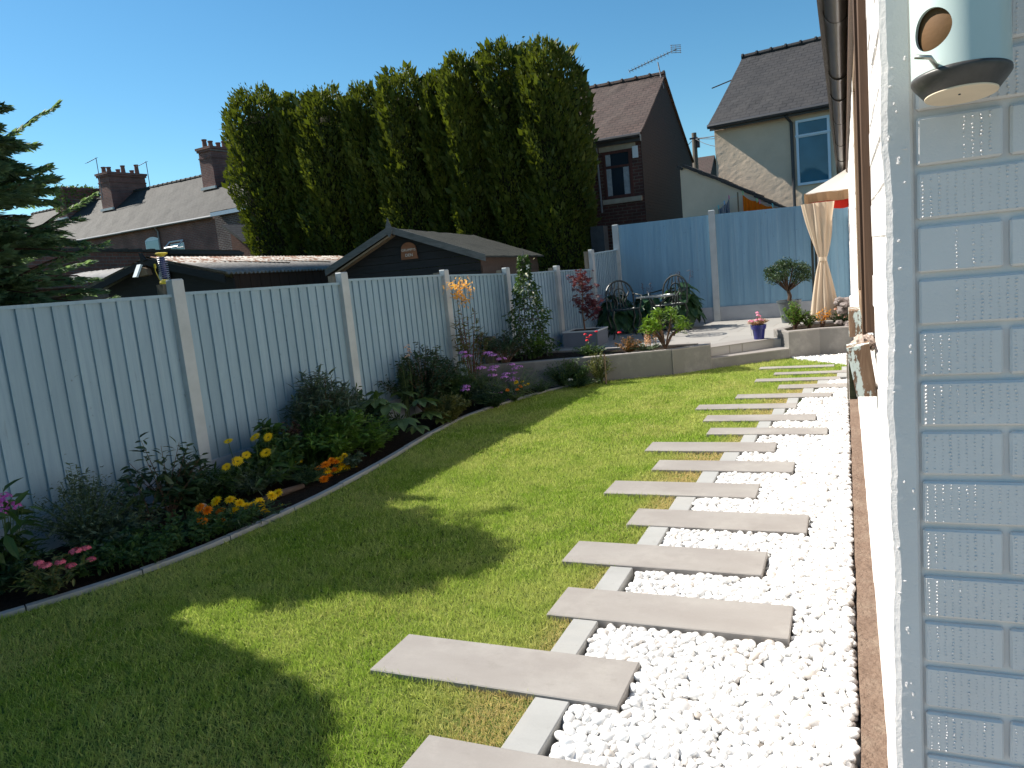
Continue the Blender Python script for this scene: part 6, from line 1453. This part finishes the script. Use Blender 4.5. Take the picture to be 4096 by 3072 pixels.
flowers(t, (-3.72, 9.15, 0), [XB(px, py, -3.7) for px, py in ((1128, 825), (1133, 833), (1141, 830), (1115, 826))], YEL, 'mari', .03); flowers(t, (-3.72, 9.15, 0), [XB(px, py, -3.7) for px, py in ((1117, 842), (1096, 843), (1124, 835))], ORG, 'mari', .03)
# trailing mass in front of the planter
for px, py, X, rr, hh, m, lab in ((1180, 775, -3.55, .3, .42, DKG, 'dark leafy mass against the front of the left planter'), (1215, 778, -3.4, .25, .40, GRN, 'green leafy mass in front of the left planter wall'), (1262, 765, -3.08, .2, .46, OLV, 'pale dry-looking plant in front of the planter wall beside the thin stake'), (1225, 815, -3.3, .3, .16, DKG, 'low dark foliage at the very end of the bed next to the lawn')):
    bush('leafy_clump', lab, (X, 9.62 + (X + 3.4) * .35 if hh > .2 else 9.5, 0), hh, rr, m, .045, .4, 40, 26, 'dome')
mb = MB(); tube(mb, [(-2.99, 9.72, -.05), (-2.99, 9.73, .40)], [.012, .011], 6); tag(mb.build('wooden_stake', M_FRAMEY, origin=(-2.99, 9.72, 0)), 'thin brown wooden stake in front of the left planter wall', 'stake')
# inside the left planter
p = (-3.35, 10.2, .315); t = bush('red_flower_plant', 'low planter plant with scarlet flower heads beside the grey box planter', p, .2, .3, GRN, .05, .45, 30, 16, 'dome', ry=.2)
flowers(t, p, [atY(px, py, 10.2) for px, py in ((1264, 722), (1270, 728), (1276, 724), (1268, 735), (1288, 716), (1338, 718))], REDF, 'flat', .02)
p = (-2.82, 10.42, .315); t = bush('heather_plant', 'orange-brown heather-like plant in the left planter', p, .26, .24, leafmat('rusty_leaf', (.20, .07, .03), (.30, .15, .05), .25), .035, .4, 44, 26, 'dome')
tt = thing('flower_spikes', 'upright pale pink flower spikes between the heather and the glossy shrub', 'plant', (-2.55, 10.45, .315))
for k_ in range(9):
    mb = MB(); ms = MB(); q = (-2.55 + rng.normal(0, .07), 10.45 + rng.normal(0, .05), .315); hh = rng.uniform(.24, .38); tube(ms, [q, (q[0], q[1], q[2] + hh)], .003, 4, cap=False); f = rng.uniform(.35, 1, 60)
    scatter(mb, LEAF, LEAFF, np.array(q) + np.stack([rng.normal(0, .008, 60), rng.normal(0, .008, 60), f * hh], 1), rdirs(60), rdirs(60), .022, .012); mb.build('flower_spike', PCH, tt); ms.build('spike_stem', MSTEM, tt)
bush('low_planter_plant', 'low grey-green plant below the pink flower spikes in the planter', (-2.6, 10.42, .315), .14, .26, GRY, .04, .45, 26, 16, 'dome')
# glossy rhododendron
b = (-2.36, 10.62, .315); t = thing('glossy_shrub', 'bright glossy-leaved shrub with bare branching stems in the left planter', 'shrub', b); mb = MB(); tips = []
for k_ in range(30):
    a = rng.uniform(0, 6.28); q = math.sqrt(rng.random()); x = b[0] + .31 * q * math.cos(a); y = b[1] + .26 * q * math.sin(a); z = .60 + .32 * (1 - q * q) * rng.uniform(.5, 1) + .0; tips.append((x, y, z))
for q in tips: m = (b[0] + (q[0] - b[0]) * .35, b[1] + (q[1] - b[1]) * .35, .50); tube(mb, [b, m, q], [.011, .008, .003], 5, cap=False)
mb.build('branches', MWOOD, t); mb = MB()
for q in tips:
    k_ = 26; a = rng.uniform(0, 6.28, k_); el = rng.uniform(-.5, 1.0, k_); D = np.stack([np.cos(a) * np.cos(el), np.sin(a) * np.cos(el), np.sin(el)], 1); scatter(mb, LEAF, LEAFF, np.array(q) + rng.normal(0, .028, (k_, 3)), D, rng.normal(0, .3, (k_, 3)) + SUR, rng.uniform(.07, .11, k_), rng.uniform(.026, .036, k_))
mb.build('leaves', GLS, t)
# hostas behind the chairs
HOS = leafmat('dark_hosta_leaf', (.018, .05, .02), (.035, .085, .03), .2, .45)
for (x, y, rr, hh, n_, lab) in ((-4.05, 14.2, .46, .78, 130, 'dark big-leaved hosta in the fence corner behind the left metal chair'), (-3.45, 14.3, .48, .74, 130, 'dark big-leaved hosta between the two metal chairs'), (-2.85, 14.35, .46, .88, 150, 'tallest dark big-leaved hosta right of the metal chairs')):
    t = thing('hosta_plant', lab, 'plant', (x, y, PZ)); mb = MB(); a = rng.uniform(0, 6.28, n_); q = rng.random(n_) ** .6; z = PZ + hh * (1 - .55 * q ** 2) * rng.uniform(.6, 1, n_); P = np.stack([x + rr * .75 * q * np.cos(a), y + rr * .6 * q * np.sin(a), z], 1)
    D = np.stack([np.cos(a), np.sin(a), -.35 - q * .9], 1) + rng.normal(0, .25, (n_, 3)); scatter(mb, LEAF, LEAFF, P, D, np.stack([np.cos(a) * .6, np.sin(a) * .6, np.ones(n_)], 1), rng.uniform(.19, .31, n_), rng.uniform(.16, .25, n_)); mb.build('leaves', HOS, t)
    ms = MB(); 
    for q_ in P[::3]: tube(ms, [(x, y, PZ), q_], [.008, .004], 4, cap=False)
    ms.build('stalks', MSTEM, t)
    mb = MB()
    for k_ in range(4):
        xx, yy = x + rng.normal(0, .15), y + rng.normal(0, .1); top_ = PZ + hh + rng.uniform(.06, .2); tube(mb, [(x, y, PZ), (xx, yy, top_)], [.005, .003], 4, cap=False)
        for m_ in range(8): c = (xx + rng.normal(0, .015), yy, top_ - m_ * .018); tube(mb, [c, (c[0] + rng.normal(0, .025), c[1], c[2] - .02)], [.005, .002], 4)
    mb.build('seed_heads', BRZ, t)
# potted ball tree
bx_, by_ = -.93, 14.3
t = thing('plant_pot', 'large dark blue-grey glazed pot holding the ball tree', 'pot', (bx_, by_, PZ)); mb = MB(); lathe(mb, (bx_, by_, PZ), [(.13, 0), (.17, .25), (.20, .365), (.215, .37), (.215, .395), (.19, .395), (.17, .33)], 32, cap=(True, True)); mb.build('body', plain('dark_glazed_pot', (.06, .075, .08), .3, .2, 8, .1), t, smooth=False)
t = thing('ball_tree', 'potted small tree with dark rounded cloud-like crown against the blue fence', 'tree', (bx_, by_, PZ + .35)); mb = MB(); tube(mb, [(bx_, by_, .57), (bx_ + .02, by_, .72), (bx_ - .02, by_, .86)], [.04, .034, .026], 8); CT = (-.93, 14.3, 1.08); P = []; clumps = []
for k_ in range(40):
    v = rdirs(1)[0]; q = np.array(CT) + v * np.array([.36, .30, .25]) * rng.uniform(.7, 1.0)
    if v[2] < -.5: continue
    clumps.append(q); tube(mb, [(bx_ - .01, by_, .8), (np.array((bx_, by_, .85)) + q) / 2 + (0, 0, -.03), q], [.016, .009, .004], 5, cap=False)
mb.build('trunk', M_BARK, t); mb = MB(); n = 150
for q in clumps: c = q + rdirs(n) * .115 * rng.random((n, 1)) ** .4 * np.array([1.1, 1, .75]); scatter(mb, LEAF, LEAFF, c, rdirs(n), rng.normal(0, .6, (n, 3)) + SUR, rng.uniform(.028, .045, n), rng.uniform(.015, .024, n))
mb.build('crown', DKG, t)
# blue pot with pink flowers at the step
bx_, by_ = -1.21, 11.82
t = thing('plant_pot', 'small cobalt blue pot standing at the top of the steps', 'pot', (bx_, by_, .262)); mb = MB(); lathe(mb, (bx_, by_, .262), [(.072, 0), (.094, .15), (.106, .151), (.114, .212), (.104, .214), (.098, .17)], 40, cap=(True, True)); mb.build('body', plain('cobalt_blue_glaze', (.012, .016, .13), .28, .1, 5, .05), t, smooth=False)
mb = MB(); lathe(mb, (bx_, by_, .435), [(.099, 0), (.099, .02)], 24); mb.build('soil', M_SOIL, t)
tt = bush('pink_potted_flowers', 'pink and peach flowers spilling over the small blue pot', (bx_, by_, .45), .13, .17, leafmat('pinkish_bract', (.32, .22, .12), (.50, .28, .20), .3), .028, .5, 44, 22, 'dome', lo=.3)
flowers(tt, (bx_, by_, .45), [(bx_ + dx, by_ + dy, .53 + dz) for dx, dy, dz in ((-.02, -.08, .02), (.03, -.07, .03), (-.08, -.06, 0), (.06, -.03, .01), (-.01, 0, .12), (.0, -.02, .09), (-.12, 0, .0), (.02, .0, .07))], leafmat('soft_pink_petal', (.65, .2, .38), (.85, .42, .58), .3), 'ball', .022)
# right planter
bush('green_planter_shrub', 'bushy green shrub at the left of the right planter', (-.72, 12.15, .345), .44, .19, LIM, .045, .55, 34, 34, 'dome', lo=.3, stemmat=MWOOD)
bush('green_planter_shrub', 'smaller green shrub in the middle of the right planter', (-.52, 12.15, .345), .28, .14, LIM, .04, .55, 22, 26, 'dome', lo=.3, stemmat=MWOOD)
bush('orange_leaf_plant', 'wispy plant with orange leaves in front of the gazebo curtain', (-.34, 12.25, .345), .33, .18, leafmat('orange_leaf', (.50, .20, .03), (.70, .34, .05), .4), .04, .7, 14, 12, 'dome', lo=.4, stemmat=MWOOD)
t = bush('pale_rose_bush', 'low bush with pale pink blooms at the right of the planter beside the wall', (-.09, 12.3, .345), .24, .17, DKG, .04, .5, 30, 24, 'dome'); flowers(t, (-.09, 12.3, .345), [(-.15, 12.2, .60), (-.05, 12.2, .55), (-.1, 12.25, .50), (-.02, 12.2, .48)], PCH, 'ball', .022)
# seedlings and pale debris: a white ball flower and stone on the bed
for X, Y_, lab in ((-4.42, 4.02, 'single white bloom on the dark soil below the tall pointed-leaf shrub'), (-3.42, 9.5, 'small white bloom at the end of the bed near the lawn')):
    mb = MB(); cluster(mb, (X, Y_, .10), .03, .8, 16, .016); tube(mb, [(X, Y_, -.03), (X, Y_, .10)], .003, 5); tag(mb.build('white_bloom', leafmat('white_petal', (.6, .6, .58), (.75, .75, .74), .2), origin=(X, Y_, 0)), lab, 'flower')

# ================================================================ FEEDER ON THE POST
fx_, fy_ = -5.19, 4.70
t = thing('spiral_feeder', 'blue and yellow spiral garden ornament standing on the nearest fence post', 'ornament', (-5.215, 4.735, 1.782)); ox, oy, oz = -5.215, 4.735, 1.782; NFEED = len(bpy.data.objects)
MY = plain('yellow_plastic', (.72, .55, .06), .4, .06, bump=0); MBl = plain('navy_blue_tube', (.012, .02, .12), .35, .1, bump=0)
mb = MB(); lathe(mb, (ox, oy, oz), [(.062, 0), (.066, .02), (.055, .045), (.030, .055)], 24); mb.build('base_cap', MY, t, smooth=False)
mb = MB(); lathe(mb, (ox, oy, oz), [(.030, .05), (.030, .30), (.022, .31)], 20); mb.build('tube', MBl, t, smooth=True)
mb = MB(); pts = [(ox + .052 * math.cos(a), oy + .052 * math.sin(a), oz + .06 + .25 * a / (11 * 2 * math.pi)) for a in np.linspace(0, 11 * 2 * math.pi, 190)]; tube(mb, pts, .0035, 5); mb.build('spiral_perch', plain('clear_grey_wire', (.25, .25, .33), .3, .1), t)
mb = MB(); lathe(mb, (ox, oy, oz), [(.012, .31), (.064, .345), (.068, .355), (.05, .362)], 24); mb.build('lid', MY, t, smooth=False)
mb = MB(); tube(mb, [(ox - .04, oy - .04, oz + .05), (ox - .075, oy - .05, oz + .16), (ox - .07, oy - .05, oz + .22)], .004, 5); box(mb, ox - .078, ox - .06, oy - .06, oy - .04, oz + .19, oz + .24); mb.build('handle', MY, t)

for ch in t.children: ch.scale = (.74, .74, .72)

# ================================================================ METAL TABLE AND CHAIRS
M_IRON = plain('dark_green_cast_metal', (.008, .014, .013), .4, .3, 20, .15, spec=.4)
def arc(c, r, a0, a1, u, n=14, h=1.0):
    return [(c[0] + u[0] * r * math.cos(a), c[1] + u[1] * r * math.cos(a), c[2] + h * r * math.sin(a)) for a in np.linspace(a0, a1, n)]
def chair(x, y, rot, lab):
    t = thing('garden_chair', lab, 'chair', (x, y, PZ), 'cast metal garden chairs'); ca, sa = math.cos(rot), math.sin(rot)
    def L(a, b, z): return (x + ca * a - sa * b, y + sa * a + ca * b, PZ + z)      # b backwards
    mb = MB(); SHt = .50
    tube(mb, [L(.27 * math.cos(q), .25 * math.sin(q), SHt) for q in np.linspace(0, 2 * math.pi, 25)], .016, 6)
    for k_ in range(-3, 4):
        w_ = math.sqrt(max(0, 1 - (k_ / 3.6) ** 2)); tube(mb, [L(.27 * k_ / 3.6, -.25 * w_, SHt), L(.27 * k_ / 3.6, .25 * w_, SHt)], .010, 5)
    for r_2 in (.09, .17): tube(mb, [L(r_2 * math.cos(q), r_2 * .92 * math.sin(q), SHt) for q in np.linspace(0, 2 * math.pi, 19)], .010, 5)
    mb.build('seat', M_IRON, t)
    for sx in (-1, 1):
        for sy in (-1, 1):
            mb = MB(); tube(mb, [L(.22 * sx, .19 * sy, SHt), L(.25 * sx, .22 * sy, .36), L(.20 * sx, .20 * sy, .18), L(.27 * sx, .27 * sy, 0)], [.022, .02, .014, .018], 7); mb.build('leg', M_IRON, t)
    mb = MB(); arch = [L(-.25, .22, SHt)] + [L(.25 * math.cos(q), .25 + .05 * math.sin(q), .74 + .27 * math.sin(q)) for q in np.linspace(math.pi, 0, 16)] + [L(.25, .22, SHt)]; tube(mb, arch, .017, 7)
    tube(mb, [L(.12 * math.cos(q), .27, .70 + .17 * math.sin(q)) for q in np.linspace(0, 2 * math.pi, 17)], .012, 5)
    for k_ in (-2, -1, 0, 1, 2): tube(mb, [L(.07 * k_, .23, SHt), L(.045 * k_, .26, .62), L(.09 * k_, .28, .80), L(.06 * k_, .29, 1.0 - .012 * k_ * k_)], [.012, .015, .012, .009], 5)
    mb.build('backrest', M_IRON, t)
    for sx in (-1, 1):
        mb = MB(); tube(mb, [L(.25 * sx, .22, .76), L(.30 * sx, .05, .74), L(.31 * sx, -.16, .73), L(.28 * sx, -.22, .66), L(.25 * sx, -.19, SHt)], .014, 6); mb.build('armrest', M_IRON, t)
chair(-3.66, 13.3, rad(28), 'left dark cast metal garden chair in front of the corner hosta'); chair(-2.96, 13.85, rad(-18), 'right dark cast metal garden chair behind the round table')
tx_, ty_ = -2.99, 12.95
t = thing('garden_table', 'round openwork cast metal table casting a lattice shadow on the patio', 'table', (tx_, ty_, PZ)); TH = PZ + .71
mb = MB()
for r_2 in (.08, .15, .22, .29, .325): tube(mb, [(tx_ + r_2 * math.cos(q), ty_ + r_2 * math.sin(q), TH) for q in np.linspace(0, 2 * math.pi, 29)], .008 if r_2 < .3 else .012, 5)
for k_ in range(20):
    q = 2 * math.pi * k_ / 20; tube(mb, [(tx_ + .05 * math.cos(q), ty_ + .05 * math.sin(q), TH), (tx_ + .19 * math.cos(q + .18), ty_ + .19 * math.sin(q + .18), TH), (tx_ + .325 * math.cos(q), ty_ + .325 * math.sin(q), TH)], .008, 4)
mb.build('tabletop', plain('worn_metal_top', (.10, .11, .11), .3, .2, 20, .1, metal=.5, spec=.7), t)
for k_ in range(3):
    q = 2 * math.pi * k_ / 3 + .4; mb = MB(); tube(mb, [(tx_ + r1 * math.cos(q), ty_ + r1 * math.sin(q), PZ + z) for r1, z in ((.22, .70), (.08, .58), (.05, .4), (.10, .2), (.26, .06), (.28, 0))], [.014, .016, .018, .016, .014, .018], 6); mb.build('leg', M_IRON, t)

# ================================================================ GAZEBO
M_CANV = clothmat('cream_canvas', (.78, .74, .68)); M_CANT = clothmat('tan_canvas', (.40, .25, .14)); M_REDC = clothmat('red_canvas', (.55, .03, .02)); M_CURT = clothmat('beige_curtain', (.60, .49, .37))
gx0, gy0 = -.52, 13.3; gx1, gy1 = 2.2, 15.0 - .0
gz = 2.24
t = thing('gazebo', 'cream canvas gazebo with tied beige corner curtain at the right end of the patio', 'gazebo', (gx0, gy0, PZ))
mb = MB(); cx_, cy_ = (gx0 + gx1) / 2, (gy0 + gy1) / 2
V = [(gx0 - .05, gy0 - .05, gz + .13), (gx1, gy0 - .05, gz + .13), (gx1, gy1, gz + .13), (gx0 - .05, gy1, gz + .13)]; apx = (cx_, cy_, gz + 1.02)
rows = 10; 
for i in range(4):
    A_ = np.array(V[i]); B_ = np.array(V[(i + 1) % 4]); P = []
    for j in range(rows + 1):
        f = j / rows; 
        for k_ in range(rows + 1):
            g_ = k_ / rows; base_ = A_ * (1 - g_) + B_ * g_; q = base_ * (1 - f) + np.array(apx) * f; q[2] -= .05 * math.sin(math.pi * f) * (1 + .3 * math.sin(g_ * 9)); P.append(q)
    F = [[j * (rows + 1) + k_, j * (rows + 1) + k_ + 1, (j + 1) * (rows + 1) + k_ + 1, (j + 1) * (rows + 1) + k_] for j in range(rows) for k_ in range(rows)]
    mb.add(P, F)
mb.build('canopy', M_CANV, t, smooth=True)
def valance(name, mat, z1, z0, off, sc=0):
    mb = MB()
    for (a, b) in (((gx0 - off, gy0 - off), (gx1, gy0 - off)), ((gx0 - off, gy1), (gx0 - off, gy0 - off))):
        n_ = 50; P = []
        for k_ in range(n_ + 1):
            f = k_ / n_; x = a[0] + (b[0] - a[0]) * f; y = a[1] + (b[1] - a[1]) * f; w_ = .008 * math.sin(k_ * .9); P += [(x, y + w_, z1), (x, y + w_ * 1.5, z0 + sc * abs(math.sin(k_ * .33)))]
        mb.add(P, [[2 * k_, 2 * k_ + 1, 2 * k_ + 3, 2 * k_ + 2] for k_ in range(n_)])
    mb.build(name, mat, t)
valance('valance', M_CANT, gz + .14, gz - .02, .05, .02); valance('red_valance', M_REDC, gz - .0, gz - .15, .02, .03)
mb = MB()
for q in ((gx0 + .04, gy0 + .04), (gx0 + .04, gy1 - .04)): box(mb, q[0] - .02, q[0] + .02, q[1] - .02, q[1] + .02, PZ, gz + .1)
box(mb, gx0 + .021, gx1, gy0 + .021, gy0 + .059, gz + .05, gz + .09); mb.build('frame', M_IRON, t)
# tied curtain
mb = MB(); zs_ = np.linspace(PZ + .03, gz - .02, 70); m_ = 72; V = []; ccx, ccy = -.325, 13.26
for z in zs_:
    f = (z - PZ) / (gz - PZ); wz = 1.335
    if z > wz: w_ = .045 + .165 * min(1, ((z - wz) / (gz - wz))) ** .75
    else: w_ = .045 + .165 * ((wz - z) / (wz - PZ)) ** .8
    sx = ccx + (-.05 * (z - wz) if z > wz else .03 * (wz - z) * -0.3)
    for j in range(m_):
        a = 2 * math.pi * j / m_; fold = 1 + .20 * math.sin(a * 9 + 1.5 * math.sin(z * 2)) + .08 * math.sin(a * 17 + z * 3)
        fold = 1 + (fold - 1) * min(1, w_ / .12 + .3)
        V.append((sx + w_ * fold * math.cos(a), ccy + w_ * .55 * fold * math.sin(a), z))
mb.add(V, [[i * m_ + j, i * m_ + (j + 1) % m_, (i + 1) * m_ + (j + 1) % m_, (i + 1) * m_ + j] for i in range(len(zs_) - 1) for j in range(m_)]); cur = mb.build('curtain', M_CURT, t, smooth=True)
mb = MB(); lathe(mb, (ccx, ccy, 1.30), [(.060, 0), (.064, .035), (.058, .07)], 24, cap=(False, False)); tb = mb.build('tie_band', M_CURT, t, smooth=True); tb.parent = cur
bpy.context.view_layer.update()
